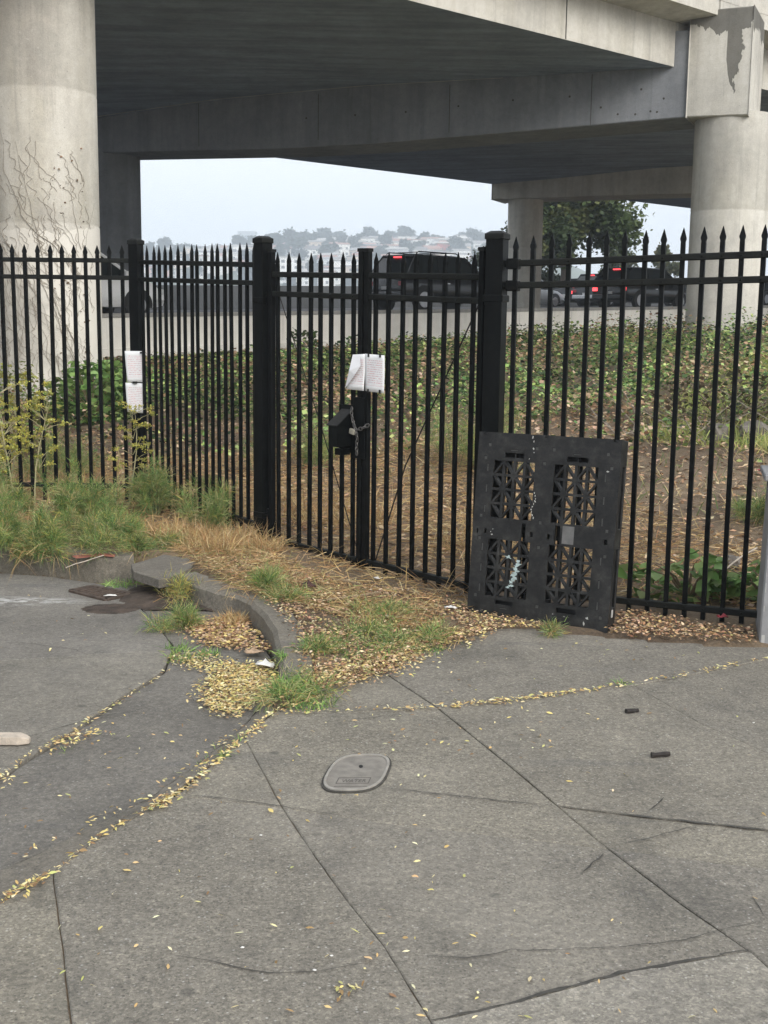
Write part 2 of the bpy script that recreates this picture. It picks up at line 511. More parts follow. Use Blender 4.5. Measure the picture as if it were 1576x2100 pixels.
class MB:
    """collects simple shapes into one mesh"""

    def __init__(s):
        s.v, s.f = [], []

    def add(s, vs_, fs_):
        n = len(s.v)
        s.v += [tuple(v) for v in vs_]
        s.f += [tuple(i + n for i in f) for f in fs_]
        return s

    def box(s, lo, hi, mtx=None):
        x0, y0, z0 = lo
        x1, y1, z1 = hi
        vs_ = [(x0, y0, z0), (x1, y0, z0), (x1, y1, z0), (x0, y1, z0), (x0, y0, z1), (x1, y0, z1), (x1, y1, z1), (x0, y1, z1)]
        if mtx is not None:
            vs_ = [tuple(mtx @ Vector(v)) for v in vs_]
        return s.add(vs_, [(3, 2, 1, 0), (4, 5, 6, 7), (0, 1, 5, 4), (1, 2, 6, 5), (2, 3, 7, 6), (3, 0, 4, 7)])

    def hexa(s, bot, top):
        return s.add(list(bot) + list(top), [(3, 2, 1, 0), (4, 5, 6, 7), (0, 1, 5, 4), (1, 2, 6, 5), (2, 3, 7, 6), (3, 0, 4, 7)])

    def bar(s, a, b, w, h=None, up=(0, 0, 1)):
        a, b = Vector(a), Vector(b)
        h = h or w
        d = (b - a).normalized()
        u = Vector(up)
        if abs(d.dot(u)) > 0.98:
            u = Vector((0, 1, 0))
        x = d.cross(u).normalized() * (w / 2)
        y = x.cross(d).normalized() * (h / 2)
        return s.hexa([a - x - y, a + x - y, a + x + y, a - x + y], [b - x - y, b + x - y, b + x + y, b - x + y])

    def tube(s, pts, rad, n=6, cap=True):
        pts = [Vector(p) for p in pts]
        rads = rad if isinstance(rad, (list, tuple)) else [rad] * len(pts)
        base = len(s.v)
        up = Vector((0.13, 0.27, 0.95)).normalized()
        for i, p in enumerate(pts):
            d = (pts[min(i + 1, len(pts) - 1)] - pts[max(i - 1, 0)])
            d = d.normalized() if d.length > 1e-9 else Vector((0, 0, 1))
            u = up if abs(d.dot(up)) < 0.95 else Vector((1, 0, 0))
            x = d.cross(u).normalized()
            y = x.cross(d)
            for k in range(n):
                a = 2 * math.pi * k / n
                s.v.append(tuple(p + (x * math.cos(a) + y * math.sin(a)) * rads[i]))
        for i in range(len(pts) - 1):
            for k in range(n):
                a0, a1 = base + i * n + k, base + i * n + (k + 1) % n
                s.f.append((a0, a1, a1 + n, a0 + n))
        if cap:
            s.f.append(tuple(base + k for k in reversed(range(n))))
            e = base + (len(pts) - 1) * n
            s.f.append(tuple(e + k for k in range(n)))
        return s

    def lathe(s, prof, n=24, c=(0, 0, 0)):
        base = len(s.v)
        for (r_, z_) in prof:
            for k in range(n):
                a = 2 * math.pi * k / n
                s.v.append((c[0] + r_ * math.cos(a), c[1] + r_ * math.sin(a), c[2] + z_))
        for i in range(len(prof) - 1):
            for k in range(n):
                a0, a1 = base + i * n + k, base + i * n + (k + 1) % n
                s.f.append((a0, a1, a1 + n, a0 + n))
        s.f.append(tuple(base + k for k in reversed(range(n))))
        e = base + (len(prof) - 1) * n
        s.f.append(tuple(e + k for k in range(n)))
        return s

    def torus(s, c, R_, r_, x, y, nn=10, m_=5, stretch=1.0):
        c, x, y = Vector(c), Vector(x).normalized(), Vector(y).normalized()
        z = x.cross(y)
        base = len(s.v)
        for i in range(nn):
            a = 2 * math.pi * i / nn
            d = x * math.cos(a) * stretch + y * math.sin(a)
            dn = (x * math.cos(a) + y * math.sin(a) * stretch).normalized()
            for j in range(m_):
                t = 2 * math.pi * j / m_
                s.v.append(tuple(c + d * R_ + (dn * math.cos(t) + z * math.sin(t)) * r_))
        for i in range(nn):
            for j in range(m_):
                i2, j2 = (i + 1) % nn, (j + 1) % m_
                s.f.append((base + i * m_ + j, base + i2 * m_ + j, base + i2 * m_ + j2, base + i * m_ + j2))
        return s

    def prism(s, poly, z0, z1):
        n = len(poly)
        base = len(s.v)
        s.v += [(p[0], p[1], (p[2] if len(p) > 2 else 0) + z0) for p in poly] + [(p[0], p[1], (p[2] if len(p) > 2 else 0) + z1) for p in poly]
        area = sum(poly[i][0] * poly[(i + 1) % n][1] - poly[(i + 1) % n][0] * poly[i][1] for i in range(n))
        idx = list(range(n)) if area > 0 else list(reversed(range(n)))
        s.f.append(tuple(base + n + i for i in idx))
        s.f.append(tuple(base + i for i in reversed(idx)))
        for k in range(n):
            a, b_ = idx[k], idx[(k + 1) % n]
            s.f.append((base + a, base + b_, base + n + b_, base + n + a))
        return s

    def mesh(s, name, smooth=False, bevel=0.0, seg=1):
        me = bpy.data.meshes.new(name)
        me.from_pydata(s.v, [], s.f)
        if bevel > 0:
            bm = bmesh.new()
            bm.from_mesh(me)
            bmesh.ops.remove_doubles(bm, verts=bm.verts, dist=1e-5)
            ed = [e for e in bm.edges if len(e.link_faces) == 2 and e.calc_face_angle(0) > 0.5]
            bmesh.ops.bevel(bm, geom=ed, offset=bevel, segments=seg, profile=0.6, affect='EDGES', clamp_overlap=True)
            bm.to_mesh(me)
            bm.free()
        if smooth:
            me.polygons.foreach_set('use_smooth', [True] * len(me.polygons))
        me.update()
        return me

    def build(s, name, mat, parent=None, wc=True, smooth=False, bevel=0.0, seg=1):
        return link(name, s.mesh(name, smooth, bevel, seg), mat, parent, wc)


def smooth_by_angle(me, ang=40):
    me.polygons.foreach_set('use_smooth', [True] * len(me.polygons))
    bm = bmesh.new()
    bm.from_mesh(me)
    for e in bm.edges:
        if len(e.link_faces) == 2 and e.calc_face_angle(0) > R(ang):
            e.smooth = False
    bm.to_mesh(me)
    bm.free()


# ---- numpy leaf clouds: every leaf is a few triangles, tint stored per vertex
def cloud(name, tmpl_v, tmpl_f, P, yaw, tilt, tdir, scale, tint, mat, parent=None):
    """tmpl_v (k,3): leaf along +x, normal +z. P (n,3)."""
    tv = np.asarray(tmpl_v, float)
    n, k_ = len(P), len(tv)
    sc = np.asarray(scale, float)
    if sc.ndim == 1:
        sc = np.stack([sc, sc, sc], 1)
    v = tv[None] * sc[:, None, :]
    # tilt about the leaf's own axis (roll) and pitch
    cr, sr = np.cos(tilt), np.sin(tilt)
    y, z = v[..., 1].copy(), v[..., 2].copy()
    v[..., 1] = y * cr[:, None] - z * sr[:, None]
    v[..., 2] = y * sr[:, None] + z * cr[:, None]
    cp, sp = np.cos(tdir), np.sin(tdir)
    x, z = v[..., 0].copy(), v[..., 2].copy()
    v[..., 0] = x * cp[:, None] - z * sp[:, None]
    v[..., 2] = x * sp[:, None] + z * cp[:, None]
    cyw, syw = np.cos(yaw), np.sin(yaw)
    x, y = v[..., 0].copy(), v[..., 1].copy()
    v[..., 0] = x * cyw[:, None] - y * syw[:, None]
    v[..., 1] = x * syw[:, None] + y * cyw[:, None]
    v += np.asarray(P)[:, None, :]
    return raw_mesh(name, v.reshape(-1, 3), tmpl_f, n, k_, np.repeat(np.asarray(tint), k_, 0), mat, parent)


def raw_mesh(name, verts, tmpl_f, n, k_, tint, mat, parent=None):
    tf = np.asarray(tmpl_f)
    nf, fl = tf.shape
    faces = (tf[None] + (np.arange(n) * k_)[:, None, None]).reshape(-1, fl)
    me = bpy.data.meshes.new(name)
    me.vertices.add(len(verts))
    me.vertices.foreach_set('co', verts.astype(np.float32).ravel())
    me.loops.add(faces.size)
    me.loops.foreach_set('vertex_index', faces.astype(np.int32).ravel())
    me.polygons.add(len(faces))
    me.polygons.foreach_set('loop_start', np.arange(0, faces.size, fl, dtype=np.int32))
    me.polygons.foreach_set('loop_total', np.full(len(faces), fl, dtype=np.int32))
    me.update(calc_edges=True)
    at = me.attributes.new('tint', 'FLOAT_COLOR', 'POINT')
    t4 = np.concatenate([np.clip(tint, 0, 1), np.ones((len(tint), 1))], 1).astype(np.float32)
    at.data.foreach_set('color', t4.ravel())
    return link(name, me, mat, parent, parent is not None)


def pick(cols, n, jit=0.18):
    """colours chosen from a palette, jittered"""
    cols = np.asarray(cols, float)
    c = cols[rng.integers(0, len(cols), n)]
    return 1.1 * c * (1 + rng.uniform(-jit, jit, (n, 1))) * (1 + rng.uniform(-jit / 3, jit / 3, (n, 3)))


LEAF_V = [(0, 0, 0), (0.5, 0.5, 0.10), (1, 0, 0.02), (0.5, -0.5, 0.10), (0.5, 0, 0)]
LEAF_F = [(0, 4, 1), (4, 2, 1), (0, 3, 4), (4, 3, 2)]
SLIM_V = [(0, 0, 0), (0.35, 0.12, 0.05), (0.7, 0.09, 0.06), (1, 0, 0.0), (0.7, -0.09, 0.02), (0.35, -0.12, 0.0)]
SLIM_F = [(0, 5, 1, 1), (1, 5, 4, 2), (2, 4, 3, 3)]
SLIM_F = [(0, 5, 1), (1, 5, 4), (1, 4, 2), (2, 4, 3)]
CHIP_V = [(0, 0.0, 0), (0.55, 0.26, 0.07), (1, 0.05, 0.0), (0.6, -0.24, 0.03)]
CHIP_F = [(0, 3, 1), (1, 3, 2)]
IVY_V = [(0, 0, 0), (0.15, 0.45, 0.06), (0.55, 0.38, 0.10), (1, 0, -0.05), (0.55, -0.38, 0.10), (0.15, -0.45, 0.06), (0.45, 0, 0)]
IVY_F = [(0, 6, 1), (1, 6, 2), (2, 6, 3), (3, 6, 4), (4, 6, 5), (5, 6, 0)]


def blades(name, P, D, L, W, droop, tint, mat, parent=None):
    """curved tapering blades: P base, D unit direction, L length, W width"""
    n = len(P)
    P, D = np.asarray(P, float), np.asarray(D, float)
    L, W = np.asarray(L, float), np.asarray(W, float)
    ref = rng.normal(size=(n, 3))
    S = np.cross(D, ref)
    S /= np.linalg.norm(S, axis=1, keepdims=True) + 1e-9
    dr = np.asarray(droop, float)[:, None] * np.array([[0, 0, -1.0]])
    mid = P + D * (L * 0.5)[:, None] + dr * (L * 0.12)[:, None]
    tip = P + D * L[:, None] + dr * (L * 0.5)[:, None]
    w = (S * W[:, None]) * 0.5
    V = np.stack([P - w, P + w, mid + w * 0.8, mid - w * 0.8, tip], 1)
    F = [(0, 1, 2), (0, 2, 3), (3, 2, 4)]
    return raw_mesh(name, V.reshape(-1, 3), F, n, 5, np.repeat(tint, 5, 0), mat, parent)


def unit(v):
    return v / (np.linalg.norm(v, axis=-1, keepdims=True) + 1e-9)


def in_poly(X, Y, poly):
    X, Y = np.asarray(X, float), np.asarray(Y, float)
    ins = np.zeros(X.shape, bool)
    n = len(poly)
    for i in range(n):
        x0, y0 = poly[i][:2]
        x1, y1 = poly[(i + 1) % n][:2]
        c = ((y0 > Y) != (y1 > Y)) & (X < (x1 - x0) * (Y - y0) / (y1 - y0 + 1e-12) + x0)
        ins ^= c
    return ins


def sample_poly(poly, n, feather=0.0):
    p = np.array([q[:2] for q in poly])
    lo, hi = p.min(0), p.max(0)
    out = np.zeros((0, 2))
    while len(out) < n:
        s_ = rng.uniform(lo, hi, (n * 2, 2))
        out = np.concatenate([out, s_[in_poly(s_[:, 0], s_[:, 1], poly)]])
    out = out[:n]
    return out + rng.normal(0, feather, out.shape) if feather else out


def along(path, n, spread):
    p = np.array([q[:2] for q in path], float)
    seg = np.linalg.norm(np.diff(p, axis=0), axis=1)
    cum = np.concatenate([[0], np.cumsum(seg)])
    t = rng.uniform(0, cum[-1], n)
    x = np.interp(t, cum, p[:, 0])
    y = np.interp(t, cum, p[:, 1])
    return np.stack([x, y], 1) + rng.normal(0, spread, (n, 2))


# ------------------------------------------------------------------ plan of the place (metres)
POST_A = (-0.86, 8.62)     # gate post by the drain
POST_B = (0.63, 7.13)      # gate post by the pallet
POST_D = (-2.08, 10.3)     # fence corner post
FENCE_R = (1.976, 6.545)
WALL0, WDIR = np.array([-4.892, 27.398]), np.array([0.7282, 0.6854])
WNRM = np.array([-0.6854, 0.7282])


def wall_top(t):
    return 1.76 + 0.024 * t


SW_EDGE = [(-0.463, 4.993, 0), (-0.295, 5.327, 0), (-0.189, 5.445, 0), (0.002, 5.636, 0), (0.161, 5.963, 0), (0.268, 6.176, 0), (0.453, 6.284, 0), (0.625, 6.48, 0), (0.84, 6.49, 0), (1.185, 6.329, 0), (1.579, 6.237, 0), (1.889, 6.154, 0), (2.348, 6.234, 0), (5.429, 7.314, 0)]
SW_LEFT = [(-0.463, 4.993, 0), (-0.553, 4.699, 0), (-0.653, 4.313, 0), (-0.719, 4.067, 0), (-0.797, 3.939, 0), (-0.907, 3.699, 0), (-0.986, 3.462, 0), (-1.031, 3.373, 0), (-1.084, 3.265, 0), (-1.388, 2.73, 0), (-1.499, 2.014, 0)]
SW_POLY = SW_EDGE + [(6.5, 7.0, 0), (6.5, -3.0, 0), (-2.2, -3.0, 0)] + list(reversed(SW_LEFT))[:-1]
ROAD_POLY = [(-8.286, 8.901, -0.06), (-3.893, 8.797, -0.06), (-2.682, 8.361, -0.06), (-2.242, 8.168, -0.06), (-1.836, 7.936, -0.06), (-1.672, 8.008, -0.06), (-1.364, 7.562, -0.06), (-1.08, 7.149, -0.06), (-0.957, 7.081, -0.06), (-0.83, 7.013, -0.06), (-0.734, 6.737, -0.06), (-0.648, 6.46, -0.06), (-0.565, 6.101, -0.06), (-0.521, 5.835, -0.06), (-0.5, 5.551, -0.06)] + SW_LEFT + [(-2.2, -3.0, 0), (-14, -3, 0), (-14, 9.0, 0)]


def smooth(e0, e1, x):
    t = np.clip((x - e0) / (e1 - e0), 0, 1)
    return t * t * (3 - 2 * t)


def terrain(X, Y):
    X, Y = np.asarray(X, float), np.asarray(Y, float)
    d = (X + 0.86) * 0.54 + (Y - 8.62) * 0.84
    z = np.interp(d, [-6, -1.5, -0.3, 2, 5.5, 9, 14, 18, 30, 60], [0.0, 0.012, 0.03, 0.10, 0.48, 0.75, 0.95, 1.10, 1.16, 1.2])
    z = z + 0.06 * smooth(0.1, -0.9, X) * smooth(13, 8, Y)
    z = z + 0.42 * np.exp(-((X - 7.5) ** 2 + (Y - 24) ** 2) / 40)
    z = z + 0.03 * np.sin(X * 2.1 + 1) * np.sin(Y * 1.7) * smooth(0.3, 2.5, d)
    q = (X - WALL0[0]) * WNRM[0] + (Y - WALL0[1]) * WNRM[1]
    t = (X - WALL0[0]) * WDIR[0] + (Y - WALL0[1]) * WDIR[1]
    zt = wall_top(np.clip(t, -120, 200)) - 0.94
    z = z + (zt - z) * smooth(-5, -0.6, q)
    z = z - 4.5 * smooth(28, 64, q)
    return z


KERB_LINES = [[(-8.969, 9.653, -0.065), (-3.889, 8.785, -0.065), (-2.68, 8.352, -0.065), (-2.248, 8.192, -0.065), (-1.841, 7.959, -0.065), (-1.671, 8.016, -0.065), (-1.335, 7.516, -0.065), (-1.082, 7.158, -0.065), (-0.958, 7.089, -0.065), (-0.847, 7.033, -0.065)], [(-0.817, 6.949, -0.05), (-0.729, 6.687, -0.05), (-0.645, 6.422, -0.05), (-0.561, 6.065, -0.05), (-0.516, 5.776, -0.05), (-0.484, 5.519, -0.05), (-0.478, 5.297, -0.05)]]
HOOD = [(-1.626, 7.719, 0.085), (-1.474, 8.063, 0.085), (-1.231, 7.891, 0.085), (-1.228, 7.633, 0.085), (-1.3, 7.328, 0.085), (-1.366, 7.267, 0.085), (-1.566, 7.49, 0.085)]


def line_dist(X, Y, line):
    best = np.full(np.shape(X), 1e9)
    for (a, b) in zip(line[:-1], line[1:]):
        ax, ay, bx, by = a[0], a[1], b[0], b[1]
        dx, dy = bx - ax, by - ay
        t = np.clip(((X - ax) * dx + (Y - ay) * dy) / (dx * dx + dy * dy), 0, 1)
        best = np.minimum(best, np.hypot(X - ax - t * dx, Y - ay - t * dy))
    return best


def ground_z(X, Y):
    z = terrain(X, Y)
    kd = np.minimum(line_dist(X, Y, KERB_LINES[0]), line_dist(X, Y, KERB_LINES[1]))
    z = np.where(kd < 0.13, np.minimum(z, -0.1), z)
    z = np.where(in_poly(X, Y, HOOD), np.minimum(z, -0.1), z)
    z = np.where(in_poly(X, Y, SW_POLY), -0.007, z)
    z = np.where(in_poly(X, Y, ROAD_POLY), -0.14, z)
    return z


def steps(lo, hi, flo, fhi, fine, grow=1.22):
    a = list(np.arange(flo, fhi + 1e-6, fine))
    s = fine
    while a[-1] < hi:
        s *= grow
        a.append(a[-1] + s)
    s = fine
    while a[0] > lo:
        s *= grow
        a.insert(0, a[0] - s)
    return np.array(a)


# ------------------------------------------------------------------ ground sheet
gx = steps(-1000, 1000, -5.0, 5.0, 0.07, 1.16)
gyv = steps(-200, 1250, 2.0, 13.0, 0.07, 1.13)
GX, GY = np.meshgrid(gx, gyv)
GZ = ground_z(GX, GY)
nx, ny = len(gx), len(gyv)
V = np.stack([GX, GY, GZ], -1).reshape(-1, 3)
ii, jj = np.meshgrid(np.arange(nx - 1), np.arange(ny - 1))
q0 = (jj * nx + ii).ravel()
F = np.stack([q0, q0 + 1, q0 + 1 + nx, q0 + nx], 1)
me = bpy.data.meshes.new('ground')
me.from_pydata(V.tolist(), [], F.tolist())
me.polygons.foreach_set('use_smooth', [True] * len(me.polygons))
tag(link('ground', me, 'soil'), 'brown soil of the verge and embankment behind the fence', kind='structure')


# ------------------------------------------------------------------ paved slabs
def slab_mesh(name, poly, gap=0.0018, depth=0.05, dz=0.0, jit=0.0014):
    """an irregular slab: worn wandering edges, open joint around it"""
    P_ = [Vector(p) for p in poly]
    n = len(P_)
    area = sum(P_[i].x * P_[(i + 1) % n].y - P_[(i + 1) % n].x * P_[i].y for i in range(n))
    if area < 0:
        P_.reverse()
    # subdivide edges
    Q = []
    for i in range(n):
        a, b_ = P_[i], P_[(i + 1) % n]
        k_ = max(1, int((b_ - a).length / 0.06))
        k_ = min(k_, 60)
        for s_ in range(k_):
            Q.append(a.lerp(b_, s_ / k_))
    out = []
    m_ = len(Q)
    for i, p in enumerate(Q):
        d = (Q[(i + 1) % m_] - Q[i - 1])
        d.z = 0
        if d.length < 1e-6:
            continue
        d.normalize()
        nrm = Vector((-d.y, d.x, 0))
        out.append(p + nrm * (gap + random.uniform(-jit, jit)))
    b_ = MB()
    nn = len(out)
    inner = []
    for i, p in enumerate(out):
        d = (out[(i + 1) % nn] - out[i - 1])
        d.z = 0
        d.normalize()
        inner.append(p + Vector((-d.y, d.x, 0)) * 0.004)
    b_.v = [(p.x, p.y, p.z - depth + dz) for p in out] + [(p.x, p.y, p.z - 0.003 + dz) for p in out] + [(p.x, p.y, p.z + dz) for p in inner]
    for i in range(nn):
        j = (i + 1) % nn
        b_.f.append((i, j, nn + j, nn + i))
        b_.f.append((nn + i, nn + j, 2 * nn + j, 2 * nn + i))
    b_.f.append(tuple(range(2 * nn, 3 * nn)))
    return b_.mesh(name)


sw_root = tag(empty('sidewalk', (0, 4, 0)), 'speckled grey concrete sidewalk and driveway in front of the gate', kind='structure')
SLABS = [
    ([(-0.463, 4.993, 0), (-0.295, 5.327, 0), (-0.189, 5.445, 0), (0.002, 5.636, 0), (0.247, 5.08, 0), (-0.173, 5.011, 0)], 0.0, 'sidewalk_concrete'),
    ([(0.002, 5.636, 0), (0.161, 5.963, 0), (0.268, 6.176, 0), (0.453, 6.284, 0), (0.625, 6.48, 0), (0.84, 6.49, 0), (1.185, 6.329, 0), (1.579, 6.237, 0), (1.889, 6.154, 0), (2.348, 6.234, 0), (5.429, 7.314, 0), (4.984, 6.692, 0), (2.666, 6.389, 0), (1.937, 5.934, 0), (1.538, 5.676, 0), (1.165, 5.454, 0), (0.805, 5.298, 0), (0.573, 5.182, 0), (0.247, 5.08, 0)], 0.003, 'sidewalk_concrete'),
    ([(-0.553, 4.699, 0), (-0.463, 4.993, 0), (-0.173, 5.011, 0), (0.247, 5.08, 0), (0.478, 4.428, 0), (0.615, 4.017, 0), (0.728, 3.675, 0), (0.294, 3.787, 0), (-0.007, 3.861, 0), (-0.335, 3.97, 0)], -0.001, 'sidewalk_concrete'),
    ([(0.247, 5.08, 0), (0.573, 5.182, 0), (0.805, 5.298, 0), (1.165, 5.454, 0), (1.343, 4.914, 0), (1.514, 4.569, 0), (1.75, 4.087, 0), (2.31, 2.948, 0), (2.243, 2.854, 0), (1.614, 3.745, 0), (1.287, 3.835, 0), (0.893, 3.932, 0), (0.615, 4.017, 0), (0.478, 4.428, 0)], 0.002, 'sidewalk_concrete'),
    ([(1.165, 5.454, 0), (1.538, 5.676, 0), (1.937, 5.934, 0), (2.666, 6.389, 0), (4.984, 6.692, 0), (2.31, 2.948, 0), (1.75, 4.087, 0), (1.514, 4.569, 0), (1.343, 4.914, 0)], -0.001, 'sidewalk_concrete'),
    ([(0.615, 4.017, 0), (0.893, 3.932, 0), (1.287, 3.835, 0), (1.614, 3.745, 0), (2.243, 2.854, 0), (2.149, 2.722, 0), (1.496, 3.45, 0), (1.195, 3.538, 0), (0.728, 3.675, 0)], -0.002, 'sidewalk_concrete'),
    ([(-0.553, 4.699, 0), (-0.335, 3.97, 0), (-0.719, 4.067, 0), (-0.653, 4.313, 0)], 0.0, 'sidewalk_concrete'),
    ([(-0.719, 4.067, 0), (-0.335, 3.97, 0), (-0.196, 3.578, 0), (-0.089, 3.291, 0), (0.017, 3.039, 0), (0.128, 2.686, 0), (0.191, 2.49, 0), (0.3, 2.044, 0), (-0.511, 2.03, 0), (-0.665, 2.473, 0), (-0.725, 2.661, 0), (-0.833, 2.998, 0), (-0.986, 3.462, 0), (-0.907, 3.699, 0), (-0.797, 3.939, 0)], 0.001, 'sidewalk_concrete'),
    ([(-0.986, 3.462, 0), (-0.833, 2.998, 0), (-0.725, 2.661, 0), (-0.665, 2.473, 0), (-0.511, 2.03, 0), (-1.499, 2.014, 0), (-1.388, 2.73, 0), (-1.084, 3.265, 0), (-1.031, 3.373, 0)], -0.002, 'sidewalk_concrete'),
    ([(-0.335, 3.97, 0), (-0.007, 3.861, 0), (0.294, 3.787, 0), (0.728, 3.675, 0), (0.874, 3.301, 0), (0.993, 3.036, 0), (0.659, 2.93, 0), (0.315, 2.763, 0), (0.128, 2.686, 0), (0.017, 3.039, 0), (-0.089, 3.291, 0), (-0.196, 3.578, 0)], 0.0, 'sidewalk_concrete'),
    ([(0.728, 3.675, 0), (1.195, 3.538, 0), (1.496, 3.45, 0), (2.149, 2.722, 0), (1.68, 2.067, 0), (1.159, 2.602, 0), (1.015, 2.955, 0), (0.993, 3.036, 0), (0.874, 3.301, 0)], 0.002, 'sidewalk_concrete'),
    ([(0.128, 2.686, 0), (0.315, 2.763, 0), (0.659, 2.93, 0), (0.993, 3.036, 0), (1.015, 2.955, 0), (1.159, 2.602, 0), (1.68, 2.067, 0), (0.3, 2.044, 0), (0.191, 2.49, 0)], 0.004, 'sidewalk_concrete_pale'),
    ([(-1.499, 2.014, 0), (-0.511, 2.03, 0), (0.3, 2.044, 0), (1.68, 2.067, 0), (0.986, 0.68, 0), (-1.217, 0.665, 0)], 0.0, 'sidewalk_concrete'),
]
for poly, dz, mt in SLABS:
    link('slab', slab_mesh('slab', poly, dz=dz), mt, sw_root, True)

road_root = tag(empty('road', (-2, 5, -0.05)), 'worn grey street surface sloping down to the storm drain', kind='structure')


def rz(poly, f=None):
    """drop the street towards the drain"""
    out = []
    for p in poly:
        z = float(np.interp(p[1], [4.2, 5.4, 6.6, 7.3], [-0.022, -0.045, -0.062, -0.07]))
        k_ = (1.65 - z) / 1.65
        out.append((p[0] * k_, p[1] * k_, z))
    return out


KERF = [(-1.045, 5.855, 0), (-1.036, 5.583, 0), (-1.08, 5.392, 0), (-1.144, 5.17, 0), (-1.214, 4.838, 0), (-1.271, 4.599, 0), (-1.342, 4.381, 0), (-1.377, 4.202, 0), (-1.648, 3.281, 0), (-1.852, 2.54, 0)]
ROADS = [
    (rz([(-7.522, 8.066, 0), (-3.607, 8.14, 0), (-2.499, 7.783, 0), (-2.122, 7.682, 0), (-1.744, 7.468, 0), (-1.517, 7.481, 0), (-1.415, 7.144, 0), (-1.406, 6.892, 0), (-1.196, 6.391, 0), (-1.086, 6.094, 0), (-1.048, 5.9, 0), (-1.231, 5.919, 0), (-1.458, 5.846, 0), (-1.854, 5.723, 0), (-2.692, 5.497, 0), (-4.841, 5.107, 0)]), 'road_concrete_splashed', 0.004),
    (rz([(-4.841, 5.107, 0), (-2.692, 5.497, 0), (-1.854, 5.723, 0), (-1.458, 5.846, 0), (-1.231, 5.919, 0), (-1.048, 5.9, 0)] + KERF[1:] + [(-2.03, 2.005, 0), (-4.403, 3.041, 0)]), 'road_concrete', 0.006),
    (rz([(-1.048, 5.9, 0), (-0.885, 5.889, 0), (-0.551, 5.851, 0), (-0.495, 5.494, 0), (-0.507, 5.196, 0), (-0.566, 4.812, 0), (-0.697, 4.362, 0), (-0.814, 4.029, 0), (-0.934, 3.817, 0), (-1.043, 3.625, 0), (-1.147, 3.467, 0), (-1.486, 2.938, 0), (-1.652, 2.242, 0)] + list(reversed(KERF))[:-1]), 'road_concrete_dark', -0.004),
    (rz([(-1.517, 7.481, 0), (-1.292, 7.244, 0), (-1.039, 6.874, 0), (-0.92, 6.808, 0), (-0.785, 6.698, 0), (-0.622, 6.194, 0), (-0.548, 5.868, 0), (-0.885, 5.889, 0), (-1.048, 5.9, 0), (-1.086, 6.094, 0), (-1.196, 6.391, 0), (-1.406, 6.892, 0), (-1.415, 7.144, 0)]), 'road_concrete_dark', -0.008),
]
for poly, mt, dz in ROADS:
    link('street_slab', slab_mesh('street_slab', poly, 0.006, 0.06, dz, 0.004), mt, road_root, True)
# lowered kerb along the driveway
DROP_OUT = rz([(-0.483, 5.357, 0), (-0.507, 5.196, 0), (-0.566, 4.812, 0), (-0.697, 4.362, 0), (-0.814, 4.029, 0), (-0.934, 3.817, 0), (-1.043, 3.625, 0), (-1.147, 3.467, 0), (-1.486, 2.938, 0), (-1.652, 2.242, 0)])
DROP_IN = list([(-0.444, 5.142, 0), (-0.463, 4.993, 0), (-0.553, 4.699, 0), (-0.653, 4.313, 0), (-0.797, 3.939, 0), (-0.907, 3.699, 0), (-0.986, 3.462, 0), (-1.084, 3.265, 0), (-1.388, 2.73, 0), (-1.499, 2.014, 0)])
kerb_root = tag(empty('kerb', (-0.6, 6, 0)), 'old concrete kerb curving round the verge past the drain', kind='structure')
bnds = [(0, 10)]
for a_, b_ in bnds:
    poly = DROP_OUT[a_:b_] + list(reversed([(p[0], p[1], -0.004) for p in DROP_IN[a_:b_]]))
    link('dropped_kerb', slab_mesh('dropped_kerb', poly, 0.004, 0.06, 0.002, 0.003), 'curb_concrete', kerb_root, True)


def kerb_run(base, heights, width, inward):
    """standing kerb: base line at the gutter, given heights; top tilts back to the verge"""
    n = len(base)
    P_ = [Vector(p) for p in base]
    secs = []
    for i, p in enumerate(P_):
        d = (P_[min(i + 1, n - 1)] - P_[max(i - 1, 0)])
        d.z = 0
        d.normalize()
        nr = Vector((-d.y, d.x, 0))
        if nr.dot(Vector(inward)) < 0:
            nr = -nr
        h = heights[i]
        j = random.uniform(-0.005, 0.005)
        h = h + random.uniform(-0.004, 0.004)
        o = p + nr * (0.012 + j)
        secs.append([p + Vector((0, 0, -0.06)) - nr * 0.0, o + Vector((0, 0, h - 0.022)), o + nr * 0.022 + Vector((0, 0, h)), o + nr * width + Vector((0, 0, h + 0.004)), o + nr * width + Vector((0, 0, -0.08))])
    b_ = MB()
    for s_ in secs:
        b_.v += [tuple(v) for v in s_]
    for i in range(n - 1):
        for k_ in range(4):
            a0 = i * 5 + k_
            b_.f.append((a0, a0 + 1, a0 + 6, a0 + 5))
    b_.f.append(tuple(range(5)))
    e = (n - 1) * 5
    b_.f.append(tuple(e + k_ for k_ in reversed(range(5))))
    me = b_.mesh('kerb_stone')
    bm = bmesh.new()
    bm.from_mesh(me)
    bmesh.ops.recalc_face_normals(bm, faces=bm.faces)
    bm.to_mesh(me)
    bm.free()
    return me


def dense(path, hts, step=0.07):
    p = np.array(path, float)
    seg = np.linalg.norm(np.diff(p[:, :2], axis=0), axis=1)
    cum = np.concatenate([[0], np.cumsum(seg)])
    t = np.linspace(0, cum[-1], max(3, int(cum[-1] / step)))
    # smooth the corners
    q = np.stack([np.interp(t, cum, p[:, i]) for i in range(3)], 1)
    for _ in range(3):
        q[1:-1] = (q[:-2] + 2 * q[1:-1] + q[2:]) / 4
    return [tuple(x) for x in q], list(np.interp(t, cum, hts))


